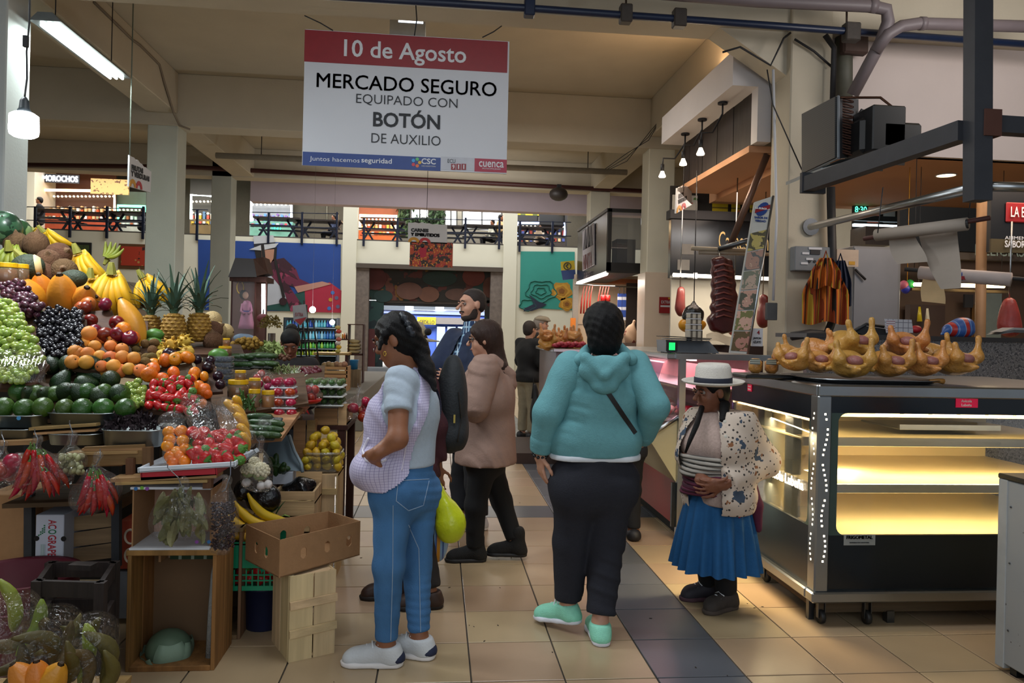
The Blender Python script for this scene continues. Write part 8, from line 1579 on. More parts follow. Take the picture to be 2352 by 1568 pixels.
cutmeat('red and white hanging meat right behind the ribs',1686,680,755,9.2,.09,patmat('a83a34',(('blotch', 'd8b0a4',9,.5),),.4));cutmeat('dark red hanging meat at the left of the ribs',1562,660,715,10.2,.07,mat('5a1c18',.4,0,.4,12));cutmeat('dark meat hanging at the right of the banner',1752,680,740,9.6,.08,mat('5a1c18',.4,0,.4,12));cutmeat('red meat joint hanging at the right edge above the granite counter',2318,690,752,5.9,.085)
YEL=mat('c98a14',.35,0,.15,10,.3);t=at('yellow_bag', 'orange-yellow and black plastic bag hanging in the butcher stall', 'bag',1590,765,9.0);vput('bag_film',vmesh(sdf([ell(P(1590,748,9.0),(.17,.12,.10))],.014,.05,(),folds(.014,26)),YEL),t);tubep('string',[P(1594,695,8.98),hx(*P(1594,695,8.98)[:2],3.5)],.006,BK,t,4);vput('black_top',vmesh(sdf([ell(P(1592,722,8.98),(.14,.12,.11)),cap(P(1592,715,8.98),P(1594,692,8.98),.06,.02)],.014,.05,(),folds(.012,26)),BKF),t)
for i in range(4):t=at('egg_carton',f'small printed packet, {NUM[i]} from the bottom of the stack before the yellow bag', 'packet',1598,770-13*i,7.6);rect(1583+i,758-13*i,1614-i,770-13*i+(22 if i==0 else 0),7.6,patmat('b8b0a0',(('x', '5a5248',18,.4),),.5),t, 'packet',.14,.006);rect(1584+i,757-13*i,1613-i,759-13*i,7.59,WH,t, 'lid',.15)
t=at('wrapping_paper', 'white wrapping paper sheets lying on the counter behind the scale', 'paper',1660,790,7.2);wpart('sheet',MB().grid(lambda u,v:tuple(P(1622+62*u,788-20*v-6*math.sin(5*u),7.2+.3*v)),8,5),mat('b8aa94',.8),t,True)
t=at('counter_board', 'dark counter behind the scale in front of the butcher wall', 'counter',1640,805,7.6);wpart('counter',MB().bb(hx(P(1560,790,7.4)[0],7.4,0),hx(3.3,8.0,P(1640,792,7.4)[2])),mat('3a241c',.5),t)
t=at('poster', 'small red poster with white lettering on the tiled second column', 'poster',1529,718,12.24);rect(1514,682,1544,719,12.235,mat('8a1a1e',.5),t, 'sheet',.006);tbox('EXTRA',1519,690,1539,697,12.23,WH,t);rect(1517,701,1541,705,12.232,WH,t, 'stripe',.002);rect(1535,683,1543,687,12.232,mat('b8901c',.5),t, 'corner_mark',.002)
# kiosk with black upper storey
t=thing('kiosk', 'black-framed kiosk upper storey with slanted white name plate left of the tiled column', 'kiosk',tuple(P(1395,625,12.95)));KX=float(P(1395,550,12.95)[0]);kz0,kz1=float(P(1395,622,12.95)[2]),float(P(1395,478,12.95)[2])
wpart('dark_side',MB().bb(hx(KX,12.95,kz0),hx(KX+.03,15.8,kz1-.05)),mat('16161a',.25),t);fr_=MB().bb(hx(KX,12.93,kz1-.06),hx(3.5,12.99,kz1)).bb(hx(KX,12.93,kz0),hx(3.5,12.99,kz0+.15)).bb(hx(KX,12.93,kz0),hx(KX+.07,12.99,kz1)).bb(hx(KX-.02,12.93,kz1-.05),hx(KX+.03,15.8,kz1));wpart('frame',fr_,mat('0f0f12',.4),t);wpart('glass',MB().bb(hx(KX+.05,12.97,kz0+.1),hx(3.5,12.975,kz1-.05)),film('a0a8b0',.12,.02,.8,0),t);wpart('crate_inside',MB().bb(P(1416,606,13.4),P(1460,550,13.4)+hx(0,.4,0)),mat('2a2018',.7),t);wpart('floor',MB().bb(hx(KX,12.93,kz0-.03),hx(3.5,15.8,kz0)),mat('15120f',.6),t)
q=[XP(1340,622,KX-.01),XP(1366,608,KX-.01),XP(1366,512,KX-.01),XP(1340,532,KX-.01)];wpart('name_plate',MB().prism(q,(-.02,0,0)),mat('9a96a0',.5),t);c_=sum(q)/4;text('lettering', 'NINITA',.42,mat('5a1a24',.5),c_+hx(-.025,0,-.28),(0,-1,0),(-1,0,0),t,sx=.62,bold=.006);text('lettering', 'EXPRESS',.22,mat('3a2a34',.5),c_+hx(-.025,0,-.56),(0,-1,0),(-1,0,0),t,sx=.8)
for k in range(3):wpart('printed_peak',MB().prism([c_+hx(-.022,dy+.28-.28*k,dz) for dy,dz in ((.2,.0),(-.2,.0),(0,.42+.12*(k==1)))],(-.004,0,0)),mat('24243a',.5),t)
t=at('strip_lamp', 'bright slanted strip lamp under the black kiosk', 'lamp',1358,638,14.2);tubep('tube',[P(1328,650,15.6),P(1392,628,13.0)],.04,glow('fff2e0',9.),t,8);area('kiosk_light',P(1370,650,14.0)+hx(.25,0,0),.5,45,(1,.84,.70),(0,0,-1),2.2)
t=at('kiosk_wall', 'pale tiled lit wall of the sausage kiosk behind the head of the woman in teal', 'stall',1390,800,15.9);rect(1318,632,1470,800,15.9,mat('c8b49c',.4,0,.05,4),t, 'tiled_wall',.06,0,0);rect(1316,640,1328,800,15.8,mat('9a9288',.5),t, 'edge_post',.1);rect(1368,640,1470,652,15.7,mat('a86a44',.5),t, 'lintel',.1);rect(1438,650,1470,800,15.6,mat('2a2220',.6),t, 'dark_recess',.05);rect(1318,745,1440,747,15.89,mat('8a7a6a',.6),t, 'tile_joint',.01)
SAU=mat('a8342a',.35,0,.3,20)
for i in range(8):x=1336+6.5*i+(12 if i>3 else 0);t=at('sausage',f'red sausage string, {NUM[i]} from the left in the lit kiosk', 'sausage',x,700,14.6, 'sausages in the lit kiosk');tubep('links',[P(x+6,655,14.6),P(x+2,675,14.6),P(x,690,14.6),P(x-2,720,14.6)],[.006,.009,.016,.018],SAU,t,6)
t=at('sausage_rail', 'steel rail with hooks from which the red sausages hang', 'rail',1365,655,14.6);tubep('rail',[P(1320,653,14.6),P(1470,660,14.6)],.015,STEEL,t,6)
for i,x in enumerate((1419,1429)):t=at('packet_strip',['left', 'right'][i]+' hanging strip of blue and white packets in the lit kiosk', 'packet',x,735,14.6);rect(x,674,x+9,735,14.6,patmat('24408a',(('z', 'b8bcc8',5,.3),),.4),t, 'packets',.04);tubep('string',[P(x+4,676,14.6),P(x+4,657,14.6)],.006,BK,t,4)
for i,(x,c_) in enumerate(((1385, 'a81c20'),(1396, 'b02a24'))):t=at('tin',['left', 'right'][i]+' red tin on the kiosk shelf above the hair of the woman in teal', 'tin',x,692,14.6);wpart('tin',MB().lathe([(.05,0),(.05,.12),(.04,.125)],14,tuple(P(x,692,14.6))),mat(c_,.35),t,True)
t=at('kiosk_counter', 'dark counter under the printed sack in the lit kiosk', 'counter',1440,800,13.3);rect(1400,787,1472,800,13.25,mat('5a4a44',.5),t, 'counter_top',.5,0,0)
t=at('printed_sack', 'beige printed sack leaning beside the marble column in the kiosk', 'sack',1448,790,13.4);vput('sack_cloth',vmesh(sdf([ell(P(1448,772,13.4),(.12,.1,.20)),cap(P(1450,765,13.4),P(1456,738,13.4),.07,.03)],.016,.05,(),folds(.01)),patmat('b0947c',(('blotch', '6a2a24',7,.62),),.8)),t)
t=at('phone_sign', 'yellow and blue telephone sign left of the lit kiosk', 'sign',1306,640,16);poly([(1288,601),(1319,598),(1321,619),(1289,621)],16,mat('a8921c',.5),t, 'yellow_half',.02);poly([(1289,621),(1321,619),(1323,640),(1293,643)],16,mat('1c3468',.5),t, 'blue_half',.02);wpart('phone_ring',MB().tube([P(1303+8*math.cos(a),611+8*math.sin(a),15.99) for a in np.linspace(0,6.28,16)],.010,5),DK,t);wpart('phone',MB().tube([P(1305,606,15.99),P(1300,611,15.99),P(1305,616,15.99)],.014,5),DK,t)
t=at('orange_board', 'narrow upright orange board left of the lit kiosk', 'board',1316,770,15.4);rect(1310,730,1322,775,15.4,mat('d0761c',.6),t, 'board',.03,0,0)
# entrance:painted panels,shutter,view of the street
t=at('painted_mural', 'dark colourful fruit mural above the market entrance', 'mural',1000,690,YB+.36);MUR=patmat('1c1710',(('blotch', '4a1a12',1.6,.52),('blotch', '12302a',1.3,.56),('blotch', '6a4614',2.2,.64),('blotch', '5a3226',1.8,.62)),.7)
rect(838,612,1152,692,YB+.40,MUR,t, 'mural_panel',.08);[poly([(x+rx*math.cos(a),y+ry*math.sin(a)) for a in np.linspace(0,6.28,16,endpoint=False)],YB+.36+.004*i,mat(c_,.7,0,.3,3),t, 'painted_fruit',.03) for i,(x,y,rx,ry,c_) in enumerate(((862,640,26,26, '4a1812'),(940,668,30,20, '5c3c30'),(985,676,24,18, '64402f'),(1010,640,40,18, '142a24'),(1088,635,26,22, '5a2214'),(880,680,22,14, '1a3432'),(1050,676,28,14, '52382e'),(1125,660,16,24, '4e2614')))]
rect(838,690,880,842,YB+.40,patmat('13242a',(('blotch', '1c3c3a',1.5,.5),('blotch', '5a4a1c',2,.66)),.7),t, 'mural_panel',.08);rect(1112,690,1152,842,YB+.40,MUR,t, 'mural_panel',.08)
t=at('roller_shutter', 'half-lowered brown roller shutter over the market entrance', 'shutter',985,700,YB+.4);[rect(878,686+3.0*i,1115,688.8+3.0*i,YB+.465+.006*(i % 2),mat('4a4038',.5,0,.1,8),t, 'slat',.012) for i in range(4)];wpart('bottom_bar',MB().bb(P(878,701,YB+.5),P(1115,697.5,YB+.5)+hx(0,.04,0)),BK,t)
t=at('door_leaf', 'dark red open door leaf at the left of the entrance', 'door leaf',852,838,YB+.2);rect(846,755,862,842,YB+.2,mat('4a1216',.5),t, 'leaf',.04);tubep('handle',[P(858,800,YB+.17),P(858,808,YB+.17)],.015,STEEL,t,5)
t=at('street_shop', 'white and blue shop front with yellow name sign across the street', 'building',1000,780,39);rect(860,640,1160,728,39.6,mat('d8dce0',.7),t, 'white_wall',.3);rect(860,714,1160,722,39.4,mat('7d8ab8',.6),t, 'blue_band',.2);rect(860,722,1160,800,39.5,mat('3a58b0',.6),t, 'blue_wall',.3,0,-.01);rect(1000,730,1120,745,39.2,mat('6a6460',.6),t, 'awning',.6);rect(958,728,1001,745,39.1,mat('d0b81c',.5),t, 'name_sign',.1);tbox('Comercial',966,730,990,734,39.05,DK,t);tbox('CEDILLO',963,735,998,744,39.05,DK,t,.02);[rect(1003+24*i,750,1022+24*i,800,39.3,mat('9aa8b8',.2),t, 'window',.05) for i in range(4)];[rect(880+70*i,700,930+70*i,711,39.3,mat('5a6068',.3),t, 'window',.05) for i in range(4)]
# murals on the back wall
Ym=YB-.03;t=at('painted_mural', 'wall mural of a woman in hat and shawl spreading a red skirt on blue', 'mural',620,715,Ym)
def mp(nm,c_,pts,k):poly(pts,Ym-.006*k,mat(c_,.7,0,.12,3),t,nm,.008)
mp('blue_ground', '1a3f86',[(455,550),(783,561),(781,716),(455,712)],0);mp('green_skirt', '1c4a44',[(608,696),(700,668),(704,716),(608,712)],1);mp('red_cloth', 'a3203a',[(700,668),(757,648),(785,668),(783,718),(702,716)],2);mp('white_blouse', 'b0b4bc',[(612,628),(640,640),(660,670),(656,694),(612,702)],2);poly([(620,598),(652,592),(680,618),(688,640),(718,654),(682,660),(664,656),(696,704),(668,716),(652,668),(614,622)],Ym-.018,patmat('64203a',(('blotch', '35121f',1.6,.52),('blotch', '8a3450',2.2,.62)),.7),t, 'shawl',.008)
mp('shawl_stripe', '3c1626',[(640,608),(676,630),(684,642),(646,622)],4);mp('arm', 'b08070',[(676,658),(740,646),(762,652),(740,658),(684,672)],4);mp('hair', '17120f',[(584,572),(636,568),(634,596),(622,602),(590,600)],3);mp('face', 'a87a62',[(600,574),(630,572),(628,594),(616,612),(602,598)],4);mp('hat_crown', 'b8babc',[(582,542),(628,540),(632,564),(584,568)],4);mp('hat_band', '1c1c22',[(583,560),(632,556),(632,563),(584,567)],5);mp('hat_brim', 'b8babc',[(572,573),(600,562),(640,558),(632,568),(600,575)],6);mp('braid', '17120f',[(599,560),(606,560),(616,650),(608,652)],7);mp('braid', '17120f',[(628,592),(634,592),(655,682),(649,686)],6);disc(650,692,9,Ym-.045,mat('2c1218',.8),t, 'pompom',.01)
for x,y,c_ in ((764,672, '3a6ab0'),(756,708, '3a6ab0'),(759,688, 'b8842a'),(773,684, '5a5a7a'),(776,704, '5a5a7a')):disc(x,y,4.5,Ym-.02,mat(c_,.7),t, 'printed_flower',.006,10)
t=at('painted_mural', 'teal wall mural with yellow roses and a swallow right of the entrance', 'mural',1250,712,Ym);poly([(1196,577),(1320,578),(1320,712),(1194,706)],Ym,mat('2f8a7c',.7,0,.12,1.5),t, 'teal_ground',.008)
for x,y,r in ((1243,668,34),(1243,668,22),(1242,668,11),(1212,700,18)):wpart('rose_line',MB().tube([P(x+r*(1+.12*math.sin(5*a))*math.cos(a),y+r*.7*(1+.12*math.sin(5*a))*math.sin(a),Ym-.01) for a in np.linspace(0,6.28,26)],.025,4),mat('1f6a60',.7),t)
for x,y,r in ((1290,668,24),(1302,698,18)):
    for k in range(4):poly([(x+r*(1-.24*k)*(1+.12*math.sin(5*a+k))*math.cos(a),y+r*(1-.24*k)*(1+.12*math.sin(5*a+k))*math.sin(a)*.85) for a in np.linspace(0,6.28,18,endpoint=False)],Ym-.01-.006*k,mat(['a87a24', 'b88a2c', '9a6a1c', '7a4a14'][k],.7),t, 'yellow_rose',.008)
poly([(1205,708),(1226,698),(1215,676),(1238,692),(1256,699),(1244,706),(1222,714),(1202,715)],Ym-.03,mat('1c2438',.7),t, 'swallow',.008)
for lb,x0,y0,x1,y1,c0,c1 in (('framed red still-life picture on the back wall left of the column',272,560,340,618, '5a3a1c', 'a8341c'),('dark framed picture behind the yellow bananas',146,556,210,600, '14140f', '3a4a20')):
    t=at('framed_picture',lb, 'picture',(x0+x1)/2,y1,Ym);rect(x0,y0,x1,y1,Ym,mat(c0,.5,0,.3,9),t, 'picture_frame',.03,.01);rect(x0+6,y0+6,x1-6,y1-8,Ym-.01,patmat(c1,(('blotch', '3a1a14',2,.58),('dots', 'b08a4a',4,.2)),.6),t, 'canvas',.012)
# balcony:railings,tables,lit stalls
NAVY=mat('141c30',.4,.3);Yr=YB-.06
for i,(x0,x1,yt,yb_,ps,lb) in enumerate(((20,334,474,530,(80,160,245,328), 'far left bay'),(440,478,481,540,(452,), 'bay between the two left columns'),(575,778,487,546,(616,693,773), 'bay above the woman mural'),(826,1155,500,553,(835,912,1068,1146), 'bay above the entrance'),(1187,1312,508,566,(1193,1268), 'bay above the teal mural'))):
    t=at('railing', 'dark navy balcony railing in the '+lb, 'railing',(x0+x1)/2,yb_,Yr);e=.023*(x1-x0)
    for f_ in (0,.55):tubep('rail',[P(x0,yt+(yb_-yt)*f_,Yr),P(x1,yt+e*.8+(yb_-yt)*f_,Yr)],.015,NAVY,t,6)
    for x in ps:q=P(x,yb_+12+e*(x-x0)/(x1-x0),Yr);wpart('post',MB().bb(hx(q[0]-.034,Yr-.03,q[2]),hx(q[0]+.034,Yr+.03,float(P(x,yt,Yr)[2]))),NAVY,t)
GF=4.27
def ptable(label,x,Y,w=1.5):
    c=P(x,500,Y);t=thing('picnic_table',label, 'table',(c[0],Y,GF),0, 'balcony tables');wpart('table_top',MB().bb(hx(c[0]-w/2,Y-.35,GF+.72),hx(c[0]+w/2,Y+.35,GF+.77)),mat('2a1c14',.5),t)
    for sx in (-1,1):wpart('cross_leg',MB().plank(hx(c[0]+sx*w*.32-.25,Y,GF),hx(c[0]+sx*w*.32+.2,Y,GF+.72),.06,.06).plank(hx(c[0]+sx*w*.32+.25,Y-.01,GF),hx(c[0]+sx*w*.32-.2,Y-.01,GF+.72),.06,.06),NAVY,t);wpart('bench',MB().bb(hx(c[0]-w/2,Y+sx*.62-.12,GF+.42),hx(c[0]+w/2,Y+sx*.62+.12,GF+.46)),NAVY,t)
for x,Y,lb in ((120,25.6, 'far left above the fruit'),(215,26, 'second from left, above the bananas'),(305,25.6, 'left of the first column'),(640,25.6, 'above the woman mural at left'),(735,25.8, 'above the woman mural at right'),(880,25.5, 'before the orange-lit stall'),(1020,26, 'behind the hall sign'),(1115,25.6, 'before the bright windows'),(1232,25.6, 'above the teal mural')):ptable('dark balcony table with crossed legs, '+lb,x,Y)
SKY=glow('eef4ff',2.2)
def stall(label,x0,y0,x1,y1,Y,wallc,lit,items,sign=None):
    t=at('balcony_stall',label, 'stall',(x0+x1)/2,y1,Y);rect(x0,y0,x1,y1,Y,mat(wallc,.6,0,.3,3),t, 'back_panel',.1,0,4.26);zb_=y1-(y1-y0)*.28;rect(x0,zb_,x1,y1,Y-.7,mat(lit[1],.5,0,.4,4),t, 'counter',.5,0,4.26);tubep('neon_tube',[P(x0+3,zb_,Y-.75),P(x0+3,y0+(y1-y0)*.35,Y-.75),P(x1-3,y0+(y1-y0)*.37,Y-.75),P(x1-3,zb_,Y-.75)],.05,glow(lit[0],lit[2]),t,6)
    for k in range(max(3,int((x1-x0)/9))):x=x0+6+(x1-x0-12)*k/max(1,int((x1-x0)/9)-1);rect(x-2.6,zb_-9-3*(k % 2),x+2.6,zb_,Y-.5,mat(items[k % len(items)],.5),t, 'goods',.2);disc(x,zb_-15+2*(k % 3),3,Y-.4,mat(items[(k*2+1) % len(items)],.5),t, 'goods',.15,8);rect(x-3,zb_+5,x+3,zb_+12,Y-.72,mat(items[(k+2) % len(items)],.5),t, 'goods',.05);disc(x,y0+(y1-y0)*.45,2.2,Y-.3,glow('fff0c8',5.),t, 'bulb',.05,8)
    if sign:rect(sign[1]-3,sign[2]-3,sign[3]+3,sign[4]+3,Y-.8,BK,t, 'sign_board',.05);tbox(sign[0],sign[1],sign[2],sign[3],sign[4],Y-.83,glow('f4f8ff',3.),t,.03)
    return t
t=stall('orange-lit balcony food stall with white letters MOROCHOS at the far left',72,384,266,532,29, '4a2a1c',('ffc890', '8a3414',8.),['b04a1c', 'c8a070', '8a8a6a', 'd0d0c8'],('MOROCHOS',98,403,179,417));rect(208,411,296,446,28.1,patmat('b8945a',(('blotch', '5a3a1c',9,.6),),.6),t, 'menu_board',.05);rect(78,385,330,400,28.2,patmat('6a2434',(('x', 'a87a5a',.6,.3),),.6),t, 'banner_strip',.05)
t=stall('green-lit balcony stall left of the first column',268,440,336,532,29.2, '5a6a62',('58f0b0', '8a9088',5.),['b8c0c0', 'a0b0a8', '8a4a2a'])
t=stall('balcony stall with shelves between the two left columns',436,395,492,545,29, '3c3a36',('e8fff4', '5a4a2a',5.),['b04a3a', 'd0c8b8', 'b8942a', '4a6a8a'])
t=stall('white-lit balcony shop with purple sign right of the second column',574,405,672,548,29, '8a9098',('f4fbff', '5a8a7c',9.),['c8d0d8', '6a4a8a', 'b83a4a', '4a7ac0']);rect(576,405,594,448,28.2,mat('5a2c8a',.5,0,.3,8,0,.5,.6),t, 'purple_sign',.05);tbox('TIGO',622,518,645,530,28.2,glow('2ce0b0',2.),t,.02)
t=at('notice_board', 'large olive board on the balcony wall above the woman mural', 'board',715,510,29.4);rect(674,465,790,548,29.4,mat('4a463a',.7),t, 'board',.05,0,4.26);rect(676,467,752,469,29.38,mat('8a8a7c',.5),t, 'rail',.02);tubep('rail',[P(751,468,29.37),P(751,506,29.37)],.02,mat('8a8a7c',.5),t,5)
t=stall('glowing orange balcony stall at the left end of the entrance bay',824,464,914,552,28.6, '7a3a14',('ffdca0', 'b0541c',12.),['d0a060', 'e0d8c8', 'b0401c', '8a9a3a'])
t=at('balcony_plants', 'green climbing plants on the balcony above the hall sign', 'plants',960,545,28.4);mb=MB()
for i in range(420):p=P(random.uniform(912,1024),random.uniform(470,545),28.4+random.uniform(-.2,.2));M=Euler(rot()).to_matrix();mb.add([p+np.array(M @ Vector(v))*.11 for v in ((-1,0,0),(0,-.5,.2),(1,0,0),(0,.5,.2))],[(0,1,2,3)])
o=wpart('foliage',mb,mat('2a4424',.6,0,.5,3),t);o['kind'] = 'stuff';rect(912,470,1024,548,28.8,mat('2c3226',.8),t, 'trellis',.04)
for i,(x0,x1,y0,y1) in enumerate(((944,984,478,501),(1022,1049,480,524),(1062,1152,482,526))):o=struct(f'window_{i+1}',MB().bb(P(x0,y1,28.3),P(x1,y0,28.3)+hx(0,.04,0)),SKY);fr_=MB();[fr_.tube([P(xx,y0,28.28),P(xx,y1,28.28)],.03,5) for xx in np.linspace(x0,x1,3)];[fr_.tube([P(x0,yy,28.28),P(x1,yy,28.28)],.03,5) for yy in (y0,y1)];fr_.obj('window_frame',mat('3a3c38',.6),o)
t=stall('balcony stall with yellow menu and dark extractor hood right of the entrance',1186,482,1300,566,28.8, '23262c',('a8c0ff', '2a2420',2.),['b8a078', '3a4a8a', 'c8c0b0', '8a2a1c']);rect(1187,483,1238,494,28.0,patmat('b8a01c',(('x', '4a5a1c',2.2,.4),),.5),t, 'menu_board',.05);wpart('hood',MB().bb(P(1236,518,28.0),P(1298,490,28.0)+hx(0,.4,0),.05),mat('0d0e12',.3),t)
t=at('light_box', 'lit yellow panel at the right end of the balcony', 'sign',1302,490,27.5);rect(1296,440,1307,486,27.5,glow('f0e028',1.6),t, 'panel',.05);rect(1300,484,1303,560,27.53,BK,t, 'stand',.04,0,4.26)
for i,(x,y,c_,lb) in enumerate(((92,452, '14161c', 'in dark clothes beside the orange-lit stall'),(328,478, '20242c', 'left of the first column'),(768,492, '1c2a4a', 'above the woman mural'),(1150,492, 'b09468', 'in tan at the right end of the entrance bay'),(1132,504, '9a9c90', 'in a pale shirt before the bright windows'),(1238,515, '8a7a68', 'above the teal mural'))):far_person('person', 'person seated on the balcony '+lb,26.6,x,y,y+60,(.8 if i % 2 else -.8,-.3,0),mat(c_,.9),mat('16181f',.9),HAIRB,SKIN,.03,1.0,None,GF)
# shrine cabinet,flowers,grocery shelves behind the fruit stall
Yc=9.0;t=at('shrine_cabinet', 'dark wooden glass-fronted shrine cabinet with a small lit tube beside the far left column', 'cabinet',570,800,Yc);WD=wood('3c2016',.4,5);x0,x1=527,612
for x in (530,584,610):wpart('post',MB().bb(P(x-3,830,Yc),P(x+3,640,Yc)+hx(0,.05,0)),WD,t)
rect(527,634,612,646,Yc-.02,WD,t, 'top_rail',.4);rect(527,786,612,830,Yc,WD,t, 'base',.4,0,0);wpart('peaked_top',MB().prism([P(524,636,Yc-.05),P(590,636,Yc-.05),P(582,594,Yc),P(540,592,Yc)],(0,.45,0)),mat('1f1210',.4),t);wpart('peaked_top',MB().prism([P(590,634,Yc-.05),P(616,628,Yc+.1),P(606,590,Yc+.1),P(582,594,Yc)],(0,.3,0)),WD,t);rect(530,646,611,786,Yc+.38,mat('5a3424',.5),t, 'back_panel',.02);rect(532,646,584,786,Yc+.02,film('ffffff',.03,.02,.7,0),t, 'glass',.005);tubep('light_tube',[P(605,722,Yc-.06),P(605,652,Yc-.06)],.022,glow('f4f4ff',14.),t,8)
st_=at('statuette', 'small saint statuette in pink robe with golden halo inside the shrine cabinet', 'statue',566,760,Yc+.2);wpart('robe',MB().lathe([(.10,0),(.085,.06),(.055,.22),(.06,.28),(.035,.33),(0,.34)],16,tuple(P(566,755,Yc+.2))),mat('b0708e',.6,0,.15,12,.2),st_,True);wpart('statue_head',MB().ball(P(564,678,Yc+.2),(.035,.035,.045),12,8),mat('c8a088',.5),st_,True);wpart('statue_hair',MB().ball(P(559,676,Yc+.23),(.045,.035,.06),12,8),BK,st_,True);wpart('halo',MB().tube([P(552+8*math.cos(a),660+14*math.sin(a),Yc+.22) for a in np.linspace(0,6.28,14)],.008,5),mat('b0903a',.3,1.),st_);wpart('sash',MB().lathe([(.060,.20),(.060,.215)],14,tuple(P(566,755,Yc+.2))),mat('3a3a8a',.6),st_)
for s_ in (-1,1):tubep('statue_arm',[P(566+9*s_,698,Yc+.19),P(566+12*s_,714,Yc+.15),P(566+5*s_,720,Yc+.10)],.016,mat('b0708e',.6),st_,6)
t=at('blue_cloth', 'pale blue cloth at the feet of the statuette in the cabinet', 'cloth',560,785,Yc+.15);vput('cloth',vmesh(sdf([ell(P(562,776,Yc+.18),(.13,.1,.06))],.012,.03,(),folds(.012,30)),mat('7d95b0',.8)),t)
t=heap('flower_bouquet', 'bouquet of dried yellow-brown flowers in front of the shrine cabinet', 'flowers',622,752,8.2,(.13,.12,.14),mat('6a5a24',.8,0,.6,12),240, 'leaf',.035);tubep('vase',[P(624,765,8.2),hx(*P(624,830,8.2)[:2],0)],.04,mat('3a2a20',.5),t)
t=at('red_hat', 'dull red cap behind the bouquet', 'hat',604,732,8.8);tubep('hook',[P(604,728,8.8),P(606,700,9.0)],.01,BK,t,5);wpart('crown',MB().ball(P(604,730,8.8),(.07,.06,.05),12,8),mat('6a2a34',.7),t,True)
Yg=14.0;t=at('grocery_shelf', 'grocery shelves with bottles behind the seated vendor', 'shelf',735,870,Yg);SH=mat('2a3038',.5)
for y in (752,779,800,816):rect(655,y,772,y+1.6,Yg-.12,mat('7d8a90',.4),t, 'shelf_board',.3)
rect(650,730,776,835,Yg+.2,mat('16262a',.6),t, 'back_panel',.02,0,.55);[rect(x,730,x+3,850,Yg-.12,SH,t, 'upright',.3,0,.55) for x in (652,772)]
rows=[(751,15,['4a9ab0', '8ac0d0', '2a4a9a', '5ab0b8'], 'top'),(778,17,['3a7aa8', '5ab0c8', '2a5a9a', '88b8c8', '3a8a7a'], 'second'),(799,13,['4a9a4a', '8ab83a', '2a7a4a'], 'third'),(815,12,['a8b02a', '6a9a2a', '3a4a24'], 'bottom')];bm={}
for y,h_,cs,rn in rows:
    for i in range(17):
        c_=cs[(i*7+i//3) % len(cs)];k=(c_,h_)
        if k not in bm:hh_=h_*PX(Yg);bm[k]=MB().lathe([(.024,0),(.026,.006),(.026,hh_*.62),(.012,hh_*.80),(.012,hh_),(0,hh_)],10).mesh(mat(c_,.25,0,.2,20),True)
        o=put('bottle',bm[k],None,P(660+6.6*i,y,Yg-.02));tag(o,f'{"bluish" if rn in ("top", "second") else "green"} bottle, {NUM[i]} from the left on the {rn} grocery shelf', 'bottle',f'bottles on the {rn} grocery shelf')
for i,(x,y) in enumerate(((718,711),(763,740))):t=at('bare_bulb',['larger lit bulb before the mural above the grocery shelves', 'smaller lit bulb right above the grocery shelves'][i], 'lamp',x,y,13);wpart('bulb',MB().ball(P(x,y,13),.055-.01*i,12,8),glow('f4faff',22.),t,True);tubep('cord',[P(x,y-6,13),hx(*P(x,y,13)[:2],5.42)],.0015,mat('6a6a6a',.6),t,4);point('bulb_light',P(x,y+10,12.9),14,(.95,.98,1),.05)
t=at('wire_rack', 'black wire display rack beside the seated vendor', 'rack',705,840,11);[tubep('wire',[P(a[0],a[1],11),P(b[0],b[1],11+.2*(i % 2))],.012,BK,t,5) for i,(a,b) in enumerate((((690,695),(708,850)),((704,700),(712,850)),((688,700),(684,800)),((718,730),(735,850)),((690,735),(722,732)),((690,760),(726,758)),((692,785),(730,784)),((698,690),(690,850))))]
t=at('paper_sign', 'grey printed paper sign with red tip on the black wire rack', 'sign',690,748,10.97);poly([(672,702),(702,698),(706,730),(690,748),(674,735)],10.98,mat('8a8a90',.6),t, 'sheet',.01);tbox('EXTRA',678,718,696,726,10.975,RD,t);poly([(676,734),(704,728),(690,746)],10.97,RD,t, 'red_tip',.004)
t=thing('slat_box', 'low slatted wooden box of onions on the floor by the grocery shelves', 'box',tuple(P(768,868,11.2)))
for k in range(3):rect(738,842+9*k,798,849+9*k,11.2,SPLIT,t, 'slat',.02);rect(738,842+9*k,798,849+9*k,11.6,SPLIT,t, 'slat',.02)
[rect(x,842,x+3,869,11.2,SPLIT,t, 'end_board',.42,0,.55) for x in (738,795)];rect(738,858,798,869,11.22,SPLIT,t, 'bottom',.38)
for i in range(6):tag(put('onion',sphere(.05,mat('8a6a4a',.5,0,.3,14,0,.4,0,.2)),None,P(746+9*i,839-2*(i % 2),11.35),rot()),f'tan onion in the slatted box, {NUM[i]} from the left', 'onion', 'onions in the slatted box')
t=at('grocery_table', 'wooden table carrying grocery bags left of the entrance', 'table',790,870,12.4);rect(720,810,800,815,12.4,SPLIT,t, 'table_top',.5);[rect(x,815,x+5,872,12.4,RB,t, 'leg',.06,0,.55) for x in (724,792)]
SACK=mat('9a8a64',.8,0,.2,30,.3)
for i in range(4):t=at('grain_sack',f'small tan grain sack, {NUM[i]} from the bottom of the pile left of the entrance', 'sack',813,812-8*i,13);vput('sack_cloth',vmesh(sdf([ell(P(813,808-8*i,13),(.12,.09,.036))],.012,.02,(),folds(.006)),SACK),t)
t=at('sack_shelf', 'dark frame shelf holding the grain sacks left of the entrance', 'shelf',815,850,13);rect(798,812,834,816,12.9,WD,t, 'shelf_board',.3);[rect(x,745,x+2,870,12.9,WD,t, 'upright',.3,0,.55) for x in (798,832)];rect(798,744,834,746,12.9,WD,t, 'top_board',.3)
